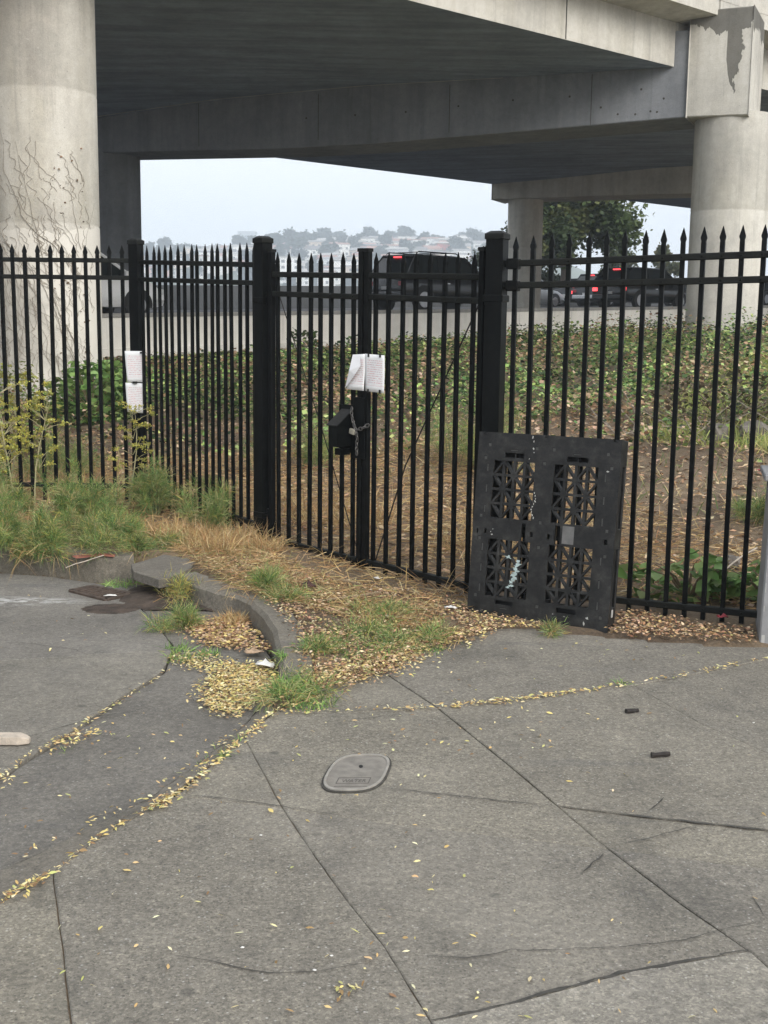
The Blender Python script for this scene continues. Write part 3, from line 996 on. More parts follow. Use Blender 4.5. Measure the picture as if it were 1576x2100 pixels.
pth, ht = dense([(-8.969, 9.653, -0.065), (-3.889, 8.785, -0.065), (-2.68, 8.352, -0.065), (-2.248, 8.192, -0.065), (-1.841, 7.959, -0.065), (-1.671, 8.016, -0.065)], [0.14] * 6)
link('kerb_stone', kerb_run(pth, ht, 0.16, (0.3, 1, 0)), 'curb_concrete', kerb_root, True)
pth, ht = dense([(-1.331, 7.494, -0.06), (-1.217, 7.324, -0.06), (-1.079, 7.137, -0.06), (-0.955, 7.068, -0.06), (-0.843, 7.001, -0.06), (-0.733, 6.726, -0.06), (-0.648, 6.46, -0.06), (-0.565, 6.101, -0.06), (-0.519, 5.81, -0.06), (-0.487, 5.552, -0.06), (-0.48, 5.328, -0.06), (-0.497, 5.174, -0.06)], [0.125, 0.125, 0.12, 0.115, 0.11, 0.11, 0.115, 0.11, 0.098, 0.075, 0.062, 0.06])
link('kerb_stone', kerb_run(pth, ht, 0.155, (1, 0.6, 0)), 'curb_concrete', kerb_root, True)
# drain inlet hood slab, opening below it
hood = [(-1.626, 7.719, 0.085), (-1.474, 8.063, 0.085), (-1.231, 7.891, 0.085), (-1.228, 7.633, 0.085), (-1.3, 7.328, 0.085), (-1.366, 7.267, 0.085), (-1.566, 7.49, 0.085)]
link('inlet_hood', slab_mesh('inlet_hood', hood, 0.0, 0.055, 0.0, 0.003), 'curb_concrete', kerb_root, True)
back = MB().prism([(p[0] + 0.03, p[1] + 0.14, -0.16) for p in [(-1.573, 7.684, 0), (-1.527, 7.687, 0), (-1.266, 7.3, 0), (-1.25, 7.383, 0)]], 0, 0.20)
back.build('inlet_back_wall', 'joint_dirt', kerb_root)
mk = slab_mesh('red_kerb_marking', [(-2.072, 7.987, 0.079), (-2.005, 8.06, 0.079), (-1.919, 8.101, 0.079), (-1.801, 8.056, 0.079), (-1.799, 7.987, 0.079), (-1.9, 8.015, 0.079), (-1.968, 7.959, 0.079), (-2.032, 7.905, 0.079)], 0, 0.003, 0.004, 0.010)
link('red_kerb_marking', mk, 'red_marking', kerb_root, True)

# storm grate of slanted bars
gr = tag(empty('storm_drain_grate', (-1.788, 7.518, -0.068)), 'rusty iron storm drain grate half buried in dirt by the kerb opening', 'drain grate')
ga, gb_, gc, gd = [Vector(p) for p in [(-1.979, 7.555, -0.066), (-1.881, 7.69, -0.066), (-1.576, 7.493, -0.066), (-1.7, 7.31, -0.066)]]
fr = MB()
for a_, b_ in ((ga, gb_), (gb_, gc), (gc, gd), (gd, ga)):
    fr.bar(a_, b_, 0.035, 0.03)
fr.build('frame', 'rust_iron', gr)
for k_ in range(9):
    t = (k_ + 0.6) / 9.2
    a_, b_ = gb_.lerp(gc, t), ga.lerp(gd, t)
    MB().bar(a_.lerp(b_, 0.05), a_.lerp(b_, 0.95), 0.022, 0.026).build('bar', 'rust_iron', gr)
MB().prism([tuple(v - Vector((0, 0, 0.02))) for v in (ga, gd, gc, gb_)], -0.01, 0.004).build('pit_floor', 'joint_dirt', gr)


def mound(name, poly, h, mat, label, n=26):
    p = np.array([q[:2] for q in poly])
    lo, hi = p.min(0), p.max(0)
    xs = np.linspace(lo[0], hi[0], n)
    ys = np.linspace(lo[1], hi[1], n)
    X, Y = np.meshgrid(xs, ys)
    c = p.mean(0)
    ang = np.arctan2(Y - c[1], X - c[0])
    pr = np.arctan2(p[:, 1] - c[1], p[:, 0] - c[0])
    rr = np.linalg.norm(p - c, axis=1)
    o = np.argsort(pr)
    rad = np.interp(ang, np.concatenate([pr[o] - 2 * np.pi, pr[o], pr[o] + 2 * np.pi]), np.tile(rr[o], 3))
    k_ = np.hypot(X - c[0], Y - c[1]) / (rad * 1.05) + rng.normal(0, 0.03, X.shape)
    Z = poly[0][2] + h * np.clip(1 - k_ ** 2, -0.4, 1) + rng.normal(0, h * 0.07, X.shape)
    V_ = np.stack([X, Y, Z], -1).reshape(-1, 3)
    f_ = []
    for j in range(n - 1):
        for i in range(n - 1):
            if k_[j, i] < 1.12:
                a0 = j * n + i
                f_.append((a0, a0 + 1, a0 + 1 + n, a0 + n))
    me = bpy.data.meshes.new(name)
    me.from_pydata(V_.tolist(), [], f_)
    me.polygons.foreach_set('use_smooth', [True] * len(me.polygons))
    return tag(link(name, me, mat), label, kind='stuff')


mound('dirt', [(-1.624, 7.575, -0.066), (-1.547, 7.782, -0.066), (-1.339, 7.506, -0.066), (-1.01, 7.128, -0.066), (-1.18, 7.094, -0.066), (-1.42, 7.132, -0.066), (-1.597, 7.276, -0.066)], 0.03, 'wet_dirt', 'damp dark dirt washed up below the kerb opening')
mound('dirt', [(-1.802, 7.082, -0.062), (-1.688, 7.215, -0.062), (-1.451, 7.138, -0.062), (-1.516, 6.962, -0.062), (-1.699, 6.953, -0.062)], 0.012, 'wet_dirt', 'flat patch of dark dirt on the street by the grate')

# hairline cracks: narrow dirt-filled seams lying on the slabs
def crack(pts, w, parent, name='crack', z=0.0045):
    P_ = [Vector((p[0], p[1], p[2] + z)) for p in pts]
    Q = []
    for i in range(len(P_) - 1):
        k_ = max(1, int((P_[i + 1] - P_[i]).length / 0.035))
        for s_ in range(k_):
            q = P_[i].lerp(P_[i + 1], s_ / k_)
            q.x += random.uniform(-1, 1) * 0.005
            q.y += random.uniform(-1, 1) * 0.005
            Q.append(q)
    Q.append(P_[-1])
    b_ = MB()
    n = len(Q)
    for i, q in enumerate(Q):
        d = Q[min(i + 1, n - 1)] - Q[max(i - 1, 0)]
        d.z = 0
        d.normalize()
        nr = Vector((-d.y, d.x, 0))
        ww = 0.62 * w * random.uniform(0.25, 1.4) * (0.2 + 0.8 * min(1, 6 * min(i, n - 1 - i) / n))
        b_.v += [tuple(q - nr * ww / 2), tuple(q + nr * ww / 2)]
    for i in range(n - 1):
        b_.f.append((2 * i, 2 * i + 2, 2 * i + 3, 2 * i + 1))
    return b_.build(name, 'joint_dirt', parent)


crack([(0.015, 4.163, 0), (0.154, 4.121, 0), (0.314, 4.077, 0), (0.457, 4.042, 0), (0.614, 4.008, 0)], 0.010, sw_root)
crack([(0.728, 3.675, 0), (0.871, 3.75, 0), (1.056, 3.856, 0)], 0.006, sw_root)
crack([(0.128, 2.688, 0), (0.316, 2.765, 0), (0.66, 2.932, 0), (0.823, 2.982, 0), (0.991, 3.039, 0)], 0.020, sw_root)
crack([(0.614, 4.008, 0), (0.892, 3.924, 0), (1.094, 3.877, 0), (1.285, 3.827, 0), (1.611, 3.737, 0)], 0.017, sw_root)
crack([(0.03, 2.981, 0), (0.132, 2.986, 0), (0.234, 2.983, 0), (0.354, 3.024, 0), (0.524, 3.035, 0), (0.643, 3.046, 0), (0.824, 3.089, 0), (0.93, 3.14, 0), (1.07, 3.204, 0)], 0.006, sw_root)
crack([(-0.533, 2.975, 0), (-0.44, 2.953, 0), (-0.347, 2.916, 0), (-0.282, 2.894, 0), (-0.158, 2.904, 0), (-0.071, 2.932, 0), (0.017, 2.973, 0)], 0.006, sw_root)
crack([(1.002, 4.099, 0), (0.919, 3.975, 0)], 0.009, sw_root)
crack([(0.702, 3.628, 0), (0.619, 3.498, 0)], 0.012, sw_root)
crack([(1.093, 3.346, 0), (1.089, 3.285, 0), (1.092, 3.205, 0)], 0.006, sw_root)
crack([(-0.168, 4.889, 0), (-0.047, 4.932, 0), (0.098, 5.002, 0)], 0.006, sw_root)
crack([(-0.704, 4.076, 0), (-0.528, 4.038, 0), (-0.336, 3.979, 0), (-0.132, 3.905, 0)], 0.006, sw_root)
crack(rz([(-1.485, 4.547, 0), (-1.324, 4.724, 0), (-1.188, 4.901, 0), (-1.075, 4.944, 0), (-0.957, 5.088, 0)]), 0.008, road_root, z=0.008)
crack(rz([(-1.957, 6.054, 0), (-1.804, 6.042, 0), (-1.554, 5.941, 0), (-1.458, 5.846, 0)]), 0.006, road_root, z=0.008)
crack(rz([(-0.881, 5.267, 0), (-0.816, 5.128, 0), (-0.731, 4.983, 0)]), 0.005, road_root, z=0.008)

# ------------------------------------------------------------------ overpass
ov = tag(empty('overpass', (6.85, 25.1, 1.4)), 'grey concrete freeway overpass on round columns spanning the street', 'overpass')
DK = Vector((0.7437, 0.6686, 0))          # along the deck
BT = Vector((-0.9149, 0.4036, 0))         # along the bents
B0 = Vector((7.07, 25.0, 0))
NB = Vector((0.4036, 0.9149, 0))          # away from the camera, across a bent


def cyl_column(c, r_, z0, z1, mat, rings=()):
    b_ = MB()
    prof = [(r_, z0)]
    for zz in rings:
        prof += [(r_, zz - 0.02), (r_ - 0.008, zz), (r_, zz + 0.02)]
    prof.append((r_, z1))
    b_.lathe(prof, 56, (c[0], c[1], 0))
    o = b_.build('column', mat, ov)
    smooth_by_angle(o.data, 50)
    return o


tag(cyl_column((-4.90, 17.9), 0.755, 0.2, 6.7, 'painted_column', (2.95, 4.75)), 'nearest column, streaked with paint and clung to by dry vines')
cyl_column((6.85, 25.1), 0.755, 1.0, 5.75, 'bridge_concrete', (3.9,))
cyl_column((-6.9, 31.1), 0.755, 0.6, 5.7, 'shaded_concrete', (3.6,))  # same concrete as the other columns, with its shade in the colour
CC0 = Vector((3.52, 42.5, 0))
ccol = CC0 - BT * 0.98 + NB * 0.75
cyl_column((ccol.x, ccol.y), 0.60, 0.9, 6.0, 'bridge_concrete', (4.2,))


def cap_beam(stations, width):
    """stations: (t along BT from B0, bottom z, top z); near face at -width/2"""
    b_ = MB()
    for (o0, t, zb, zt) in stations:
        p = o0 + BT * t
        a_, c_ = p - NB * width / 2, p + NB * width / 2
        b_.v += [(a_.x, a_.y, zb), (c_.x, c_.y, zb), (c_.x, c_.y, zt), (a_.x, a_.y, zt)]
    n = len(stations)
    for i in range(n - 1):
        for k_ in range(4):
            k2 = (k_ + 1) % 4
            b_.f.append((i * 4 + k_, i * 4 + k2, i * 4 + 4 + k2, i * 4 + 4 + k_))
    b_.f += [(0, 1, 2, 3), tuple((n - 1) * 4 + k_ for k_ in (3, 2, 1, 0))]
    me = b_.mesh('cap_beam', bevel=0.02)
    return me


link('cap_beam', cap_beam([(B0, 1.03, 5.67, 7.3), (B0, 4.2, 5.57, 7.3), (B0, 7.6, 5.48, 7.3), (B0, 10, 5.47, 7.3), (B0, 15, 5.60, 7.3), (B0, 17.6, 5.7, 7.3)], 1.5), 'shaded_concrete', ov, True)
bm_ = cap_beam([(B0, -0.14, 5.645, 7.63), (B0, 1.045, 5.665, 7.63)], 1.58)
bm_.name = 'end_block'
link('end_block', bm_, 'end_block_concrete', ov, True)
link('cap_beam', cap_beam([(CC0 + NB * 0.75, 0.0, 5.80, 7.3), (CC0 + NB * 0.75, -8, 5.80, 7.3), (CC0 + NB * 0.75, -16, 5.80, 7.3)], 1.5), 'bridge_concrete', ov, True)

ER = Vector((5.57, 24.85, 0))     # right soffit edge where it meets the bent
EL = Vector((-9.1, 31.15, 0))     # left soffit edge at the bent


def deck_span(s0, s1, n=14, name='deck_span'):
    """a span between offsets s0..s1 along the deck, soffit crowned a little, girder faces and overhangs"""
    prof = []
    for (u, z) in ((0.0, 6.63), (0.18, 6.645), (0.42, 6.69), (0.65, 6.62), (0.87, 6.40), (1.0, 6.30)):
        prof.append((u, 0.0, z))
    prof += [(1.0, 0, 7.45), (1.0, 0.8, 7.52), (1.0, 0.8, 7.80), (0.0, -0.8, 7.80), (0.0, -0.8, 7.52), (0.0, 0, 7.45)]
    b_ = MB()
    k_ = len(prof)
    for s_ in (s0, s1):
        for (u, off, z) in prof:
            p = ER.lerp(EL, u) + BT * off + DK * s_
            b_.v.append((p.x, p.y, z))
    for i in range(k_):
        j = (i + 1) % k_
        b_.f.append((i, j, k_ + j, k_ + i))
    b_.f += [tuple(range(k_)), tuple(k_ + i for i in reversed(range(k_)))]
    me = b_.mesh(name)
    bm = bmesh.new()
    bm.from_mesh(me)
    bmesh.ops.recalc_face_normals(bm, faces=bm.faces)
    for f in bm.faces:
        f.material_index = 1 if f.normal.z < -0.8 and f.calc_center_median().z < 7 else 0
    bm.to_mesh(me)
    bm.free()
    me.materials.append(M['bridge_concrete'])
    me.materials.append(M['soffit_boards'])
    o = link(name, me, None, ov, True)
    for u, off in ((0.0, -0.72), (1.0, 0.72)):
        q = MB()
        a_ = ER.lerp(EL, u) + BT * off + DK * s0
        c_ = ER.lerp(EL, u) + BT * off + DK * s1
        q.bar((a_.x, a_.y, 8.2), (c_.x, c_.y, 8.2), 0.16, 0.8)
        w_ = q.mesh('parapet')
        link('parapet', w_, 'bridge_concrete', o, True)
    return o


deck_span(-45, -0.03)
deck_span(0.03, 19.15)
deck_span(19.2, 60)
# joints cut in the fascia girder
for s_ in (-3.3, -8.6, -14):
    p = ER + DK * s_ - BT * 0.003
    MB().box((-0.012, -0.004, 6.64), (0.012, 0.004, 7.44), Matrix.Translation((p.x, p.y, 0)) @ Matrix.Rotation(math.atan2(DK.y, DK.x), 4, 'Z')).build('girder_joint', 'joint_dirt', ov)

for (t_, z_) in ((1.5, 6.05), (1.75, 5.82), (2.05, 5.78), (1.95, 6.25), (2.4, 5.8), (2.75, 5.95), (1.62, 5.80), (3.4, 6.2), (4.6, 6.2), (5.8, 6.15), (7.0, 6.1), (8.2, 6.1), (9.4, 6.1)):
    p = B0 + BT * t_ - NB * 0.7505
    th = MB().lathe([(0.022, -0.002), (0.022, 0.003)], 10)
    mt_ = Matrix.Translation((p.x, p.y, z_)) @ Matrix.Rotation(math.atan2(NB.y, NB.x) + R(90), 4, 'Z') @ Matrix.Rotation(R(90), 4, 'X')
    th.v = [tuple(mt_ @ Vector(v)) for v in th.v]
    th.build('tie_hole', 'joint_dirt', ov)
for t_ in (2.95, 6.0, 9.1, 12.2):
    p = B0 + BT * t_ - NB * 0.7506
    MB().box((-0.006, -0.002, 5.62), (0.006, 0.003, 6.6), Matrix.Translation((p.x, p.y, 0)) @ Matrix.Rotation(math.atan2(BT.y, BT.x), 4, 'Z')).build('form_seam', 'joint_dirt', ov)

# ------------------------------------------------------------------ freeway, retaining wall, far barrier
def wp(t, q, z):
    p = WALL0 + WDIR * t + WNRM * q
    return (p[0], p[1], z)


T0, T1 = -60, 140
fw = MB()
fw.add([wp(T0, 0.1, wall_top(T0) - 0.05), wp(T1, 0.1, wall_top(T1) - 0.05), wp(T1, 26, wall_top(T1) - 0.02), wp(T0, 26, wall_top(T0) - 0.02)], [(0, 1, 2, 3)])
tag(fw.build('freeway', 'asphalt'), 'raised freeway carriageway above the retaining wall', kind='structure')
rw = tag(empty('retaining_wall', wp(8, 0, 0.9)), 'stained pale concrete retaining wall at the top of the ivy bank', 'retaining wall')
for k_ in range(-6, 14):
    a_, b_ = k_ * 6 + 0.006, k_ * 6 + 5.994
    q = MB()
    q.hexa([wp(a_, 0, wall_top(a_) - 1.3), wp(b_, 0, wall_top(b_) - 1.3), wp(b_, 0.3, wall_top(b_) - 1.3), wp(a_, 0.3, wall_top(a_) - 1.3)],
           [wp(a_, 0, wall_top(a_) - 0.06), wp(b_, 0, wall_top(b_) - 0.06), wp(b_, 0.3, wall_top(b_) - 0.06), wp(a_, 0.3, wall_top(a_) - 0.06)])
    q.build('wall_panel', 'wall_concrete', rw)
    c_ = MB()
    c_.hexa([wp(a_, -0.03, wall_top(a_) - 0.058), wp(b_, -0.03, wall_top(b_) - 0.058), wp(b_, 0.36, wall_top(b_) - 0.058), wp(a_, 0.36, wall_top(a_) - 0.058)],
            [wp(a_, -0.03, wall_top(a_) + 0.03), wp(b_, -0.03, wall_top(b_) + 0.03), wp(b_, 0.36, wall_top(b_) + 0.03), wp(a_, 0.36, wall_top(a_) + 0.03)])
    c_.build('coping', 'soffit_concrete', rw)
    f_ = MB()
    f_.hexa([wp(a_, -0.05, wall_top(a_) - 1.4), wp(b_, -0.05, wall_top(b_) - 1.4), wp(b_, 0.0, wall_top(b_) - 1.4), wp(a_, 0.0, wall_top(a_) - 1.4)],
            [wp(a_, -0.05, wall_top(a_) - 0.74), wp(b_, -0.05, wall_top(b_) - 0.74), wp(b_, -0.002, wall_top(b_) - 0.72), wp(a_, -0.002, wall_top(a_) - 0.72)])
    f_.build('footing', 'wall_concrete', rw)
fb = tag(empty('median_barrier', wp(15, 17.5, 1.9)), 'shade-darkened concrete barrier on the far side of the freeway lanes', 'barrier')
for k_ in range(-8, 22):
    a_, b_ = k_ * 6 + 0.01, k_ * 6 + 5.99
    za, zb = wall_top(a_) - 0.03, wall_top(b_) - 0.03
    MB().hexa([wp(a_, 17.3, za), wp(b_, 17.3, zb), wp(b_, 17.9, zb), wp(a_, 17.9, za)],
              [wp(a_, 17.52, za + 0.95), wp(b_, 17.52, zb + 0.95), wp(b_, 17.68, zb + 0.95), wp(a_, 17.68, za + 0.95)]).build('barrier_section', 'shaded_barrier_concrete', fb)

# ------------------------------------------------------------------ fences
def spear_mesh(h, w=0.025):
    """square picket with a pressed spear point: x along the fence, y across"""
    b_ = MB()
    r_ = w / 2
    neck = h - 0.088
    secs = [(0, r_, r_), (neck, r_, r_), (neck + 0.012, r_ * 0.95, r_ * 0.9), (neck + 0.026, r_ * 1.32, r_ * 0.75), (neck + 0.034, r_ * 1.30, r_ * 0.62), (h, 0.0012, 0.0012)]
    for (z, a_, c_) in secs:
        b_.v += [(-a_, -c_, z), (a_, -c_, z), (a_, c_, z), (-a_, c_, z)]
    for i in range(len(secs) - 1):
        for k_ in range(4):
            b_.f.append((i * 4 + k_, i * 4 + (k_ + 1) % 4, i * 4 + 4 + (k_ + 1) % 4, i * 4 + 4 + k_))
    b_.f += [(3, 2, 1, 0), tuple(len(b_.v) - 4 + k_ for k_ in range(4))]
    return b_.mesh('picket')


rivet_me = MB().lathe([(0.006, 0), (0.006, 0.002), (0.003, 0.0045)], 8).mesh('rivet')


def panel(root, P_, Q, n, off0, z_tip, z_top, z_sec, z_bot, z_low, rivets=True, pw_=0.025):
    """pickets and rails between plan points P_ and Q; the z's are (start, end)"""
    P_, Q = Vector((P_[0], P_[1], 0)), Vector((Q[0], Q[1], 0))
    d = (Q - P_)
    Ln = d.length
    d.normalize()
    yaw = math.atan2(d.y, d.x)
    hh = [z_tip[i] - z_low[i] for i in (0, 1)]
    me = spear_mesh(sum(hh) / 2, pw_)
    for k_ in range(n):
        t = (off0 + (Ln - 2 * off0) * k_ / (n - 1))
        f_ = t / Ln
        zl = z_tip[0] + (z_tip[1] - z_tip[0]) * f_ - sum(hh) / 2
        o = link('picket', me, 'black_paint', root)
        p = P_ + d * t
        o.matrix_parent_inverse = (Matrix.Translation(root.location) @ Matrix.Rotation(root.rotation_euler.z, 4, 'Z')).inverted()
        o.location = (p.x, p.y, zl + random.uniform(-0.003, 0.003))
        o.rotation_euler = (random.uniform(-0.005, 0.005), random.uniform(-0.004, 0.004), yaw + random.uniform(-0.06, 0.06))
        if rivets:
            nrm = Vector((d.y, -d.x, 0))
            for zz in (z_top, z_sec, z_bot):
                zr = zz[0] + (zz[1] - zz[0]) * f_
                pr = p + nrm * 0.0195
                r_ = link('rivet', rivet_me, 'black_paint', o)
                r_.matrix_parent_inverse = (Matrix.Translation(o.location) @ o.rotation_euler.to_matrix().to_4x4()).inverted()
                r_.location = (pr.x, pr.y, zr)
                r_.rotation_euler = (R(90), 0, math.atan2(nrm.y, nrm.x) + R(90))
    for zz in (z_top, z_sec, z_bot):
        a_, c_ = P_ + Vector((0, 0, zz[0])), Q + Vector((0, 0, zz[1]))
        MB().bar(a_, c_, 0.038, 0.036).build('rail', 'mossy_black_paint', root, bevel=0.004)


def square_post(root, c, w, z0, z1, yaw, name='post', capname='cap'):
    mtx = Matrix.Translation((c[0], c[1], 0)) @ Matrix.Rotation(yaw, 4, 'Z')
    h = w / 2
    o = MB().box((-h, -h, z0), (h, h, z1), mtx).build(name, 'black_paint', root, bevel=0.006, seg=2)
    k_ = h + 0.006
    q = MB()
    q.box((-k_, -k_, z1 - 0.028), (k_, k_, z1 + 0.004), mtx)
    tv = [mtx @ Vector(v) for v in ((-k_, -k_, z1 + 0.004), (k_, -k_, z1 + 0.004), (k_, k_, z1 + 0.004), (-k_, k_, z1 + 0.004), (-k_ * 0.55, -k_ * 0.55, z1 + 0.02), (k_ * 0.55, -k_ * 0.55, z1 + 0.02), (k_ * 0.55, k_ * 0.55, z1 + 0.02), (-k_ * 0.55, k_ * 0.55, z1 + 0.02))]
    q.hexa(tv[:4], tv[4:])
    q.build(capname, 'mossy_black_paint', o, bevel=0.003)
    return o


def yaw_of(P_, Q):
    return math.atan2(Q[1] - P_[1], Q[0] - P_[0])


yl, ya, yg, yr = 0.0, yaw_of(POST_D, POST_A), yaw_of(POST_A, POST_B), yaw_of(POST_B, FENCE_R)
# left run, parallel to the street
fl = tag(empty('steel_fence', (-4.0, 10.3, 0.08)), 'black picket fence run in front of the vine-covered column, ending at the corner post', 'fence', 'black steel picket fences')
panel(fl, (-4.75, 10.3), (-2.14, 10.3), 26, 0.055, (2.255, 2.25), (2.12, 2.125), (1.985, 1.985), (0.25, 0.24), (0.11, 0.11), pw_=0.028)
square_post(fl, POST_D, 0.092, -0.2, 2.285, ya * 0.5)
square_post(fl, (-4.81, 10.3), 0.10, -0.2, 2.285, 0)
# oblique run up to the gate
fa = tag(empty('steel_fence', (-1.5, 9.5, 0.08)), 'black picket fence run seen at a steep angle between corner post and gate', 'fence', 'black steel picket fences')
panel(fa, POST_D, POST_A, 18, 0.115, (2.245, 2.185), (2.115, 2.03), (1.975, 1.905), (0.225, 0.19), (0.09, 0.05), pw_=0.0215)
# right run behind the pallet
frr = tag(empty('steel_fence', (1.9, 6.58, 0.02)), 'black picket fence run behind the leaning plastic pallet', 'fence', 'black steel picket fences')
dr = (Vector(FENCE_R) - Vector(POST_B)).normalized()
FR_END = Vector(POST_B) + dr * 2.83
panel(frr, POST_B, FR_END, 26, 0.115, (2.135, 2.225), (1.985, 2.06), (1.862, 1.925), (0.095, 0.09), (0.0, 0.0))
square_post(frr, FR_END + dr * 0.05, 0.10, -0.2, 2.26, yr)
for zz in (1.985, 1.862):
    p = Vector(POST_B) + dr * 0.10
    bk = MB().box((-0.035, -0.032, zz - 0.03), (0.035, 0.032, zz + 0.03), Matrix.Translation((p.x, p.y, 0)) @ Matrix.Rotation(yr, 4, 'Z'))
    bk.build('bracket', 'black_paint', frr, bevel=0.004)

for nm, P_, w, zt, yw, lab in (('gate_post', POST_A, 0.094, 2.205, yg, 'thick black gate post beside the obliquely seen fence run'),
                              ('gate_post', POST_B, 0.104, 2.15, yg * 0.55, 'thick black gate post behind the top corner of the pallet')):
    g = tag(empty(nm, (P_[0], P_[1], 0)), lab, 'gate post', 'thick square gate posts')
    square_post(g, P_, w, -0.3, zt, yw, 'shaft')
    MB().box((-w / 2 - 0.008, -w / 2 - 0.008, 1.77), (w / 2 + 0.008, w / 2 + 0.008, 1.81), Matrix.Translation((P_[0], P_[1], 0)) @ Matrix.Rotation(yw, 4, 'Z')).build('hinge_collar', 'black_paint', g, bevel=0.004)
    MB().box((-w / 2 - 0.008, -w / 2 - 0.008, 0.26), (w / 2 + 0.008, w / 2 + 0.008, 0.30), Matrix.Translation((P_[0], P_[1], 0)) @ Matrix.Rotation(yw, 4, 'Z')).build('hinge_collar', 'black_paint', g, bevel=0.004)

# gate leaves
GA, GB = Vector((POST_A[0], POST_A[1], 0)), Vector((POST_B[0], POST_B[1], 0))
gd_ = (GB - GA).normalized()
GL = (GB - GA).length
gn = Vector((gd_.y, -gd_.x, 0))             # towards the street
MID = 0.485 * GL


def gpt(t, z=0.0, out=0.0):
    return GA + gd_ * t + gn * out + Vector((0, 0, z))


GM = Matrix.Rotation(yg, 4, 'Z')


def gate_leaf(label, t0, t1, zs, n, hinge_at):
    g = tag(empty('gate_leaf', gpt((t0 + t1) / 2)), label, 'gate', 'two leaves of the double gate')
    f0, f1 = t0 / GL, t1 / GL

    def zz(a_, b_):
        return (a_ + (b_ - a_) * f0, a_ + (b_ - a_) * f1)
    zt = zz(2.115, 2.05)
    for t, w in ((t0 + 0.022, 0.040), (t1 - 0.022, 0.042)):
        z_top = 2.13 - 0.055 * t / GL
        p = gpt(t)
        mtx = Matrix.Translation((p.x, p.y, 0)) @ GM
        o = MB().box((-w / 2, -w / 2, 0.015), (w / 2, w / 2, z_top), mtx).build('stile', 'black_paint', g, bevel=0.004)
        MB().box((-w / 2 - 0.003, -w / 2 - 0.003, z_top - 0.015), (w / 2 + 0.003, w / 2 + 0.003, z_top + 0.006), mtx).build('cap', 'mossy_black_paint', o)
    a_, b_ = gpt(t0 + 0.043), gpt(t1 - 0.043)
    panel(g, a_, b_, n, 0.05, zt, zz(1.965, 1.912), zz(1.835, 1.775), zz(0.11, 0.07), zz(0.03, 0.0), pw_=0.0225)
    for hz in (1.80, 0.28):
        t = t0 - 0.012 if hinge_at == 0 else t1 + 0.012
        p = gpt(t)
        MB().lathe([(0.017, hz - 0.045), (0.017, hz + 0.045)], 12, (p.x, p.y, 0)).build('hinge', 'black_paint', g, smooth=False)
    return g


leafL = gate_leaf('left gate leaf, the one carrying the hooded lock box', 0.072, MID - 0.004, None, 8, 0)
leafR = gate_leaf('right gate leaf, braced by a thin diagonal cable', MID + 0.004, GL - 0.078, None, 8, 1)
MB().tube([gpt(0.12, 1.86, -0.03), gpt(0.55, 1.0, -0.03), gpt(MID - 0.06, 0.10, -0.03)], 0.0035, 5).build('brace_cable', 'dark_stick', leafL)
MB().tube([gpt(GL - 0.14, 1.78, -0.03), gpt(MID + 0.35, 0.75, -0.03), gpt(MID + 0.09, 0.10, -0.03)], 0.0048, 5).build('brace_cable', 'dark_stick', leafR)

# lock box with a sloping hood on the left leaf, strike plates
lt = MID - 0.20


def gbox(t0, t1, o0, o1, z0, z1, name, parent, mat='black_paint', bevel=0.002):
    q = MB().hexa([gpt(t0, z0, o0), gpt(t0, z0, o1), gpt(t1, z0, o1), gpt(t1, z0, o0)], [gpt(t0, z1, o0), gpt(t0, z1, o1), gpt(t1, z1, o1), gpt(t1, z1, o0)])
    me = q.mesh(name)
    bm = bmesh.new()
    bm.from_mesh(me)
    bmesh.ops.recalc_face_normals(bm, faces=bm.faces)
    if bevel:
        bmesh.ops.bevel(bm, geom=bm.edges[:], offset=bevel, segments=1, affect='EDGES')
    bm.to_mesh(me)
    bm.free()
    return link(name, me, mat, parent, True)


gbox(MID - 0.20, MID - 0.062, 0.028, 0.036, 0.80, 1.115, 'back_plate', leafL)
gbox(MID - 0.062, MID + 0.045, 0.030, 0.038, 0.77, 1.165, 'strike_plate', leafL)
LB0, LB1 = MID - 0.168, MID - 0.078
q = MB()
prof = [(0.036, 0.845), (0.160, 0.845), (0.160, 0.985), (0.036, 1.075)]
for t in (LB0, LB1):
    for (o, z) in prof:
        q.v.append(tuple(gpt(t, z, o)))
q.f = [(0, 1, 2, 3), (7, 6, 5, 4), (0, 4, 5, 1), (1, 5, 6, 2), (2, 6, 7, 3), (3, 7, 4, 0)]
me = q.mesh('lock_box')
bm = bmesh.new(); bm.from_mesh(me)
bmesh.ops.recalc_face_normals(bm, faces=bm.faces)
bmesh.ops.bevel(bm, geom=bm.edges[:], offset=0.004, segments=2, affect='EDGES')
bm.to_mesh(me); bm.free()
lb = link('lock_box', me, 'black_paint', leafL, True)
q = MB()
for t in (LB0 - 0.006, LB1 + 0.006):
    for (o, z) in ((0.036, 1.078), (0.170, 0.981), (0.170, 0.987), (0.036, 1.085)):
        q.v.append(tuple(gpt(t, z, o)))
q.f = [(0, 1, 2, 3), (7, 6, 5, 4), (0, 4, 5, 1), (1, 5, 6, 2), (2, 6, 7, 3), (3, 7, 4, 0)]
hm = q.mesh('hood')
bm = bmesh.new(); bm.from_mesh(hm)
bmesh.ops.recalc_face_normals(bm, faces=bm.faces)
bm.to_mesh(hm); bm.free()
link('hood', hm, 'pallet_plastic', lb, True)
gbox(LB0 + 0.02, LB1 - 0.005, 0.04, 0.12, 0.79, 0.833, 'latch_bolt', lb)

# chain and padlock
ch = tag(empty('chain', gpt(MID, 0.95, 0.07)), 'dark steel chain looped over the gate stiles with a hanging tail', 'chain')


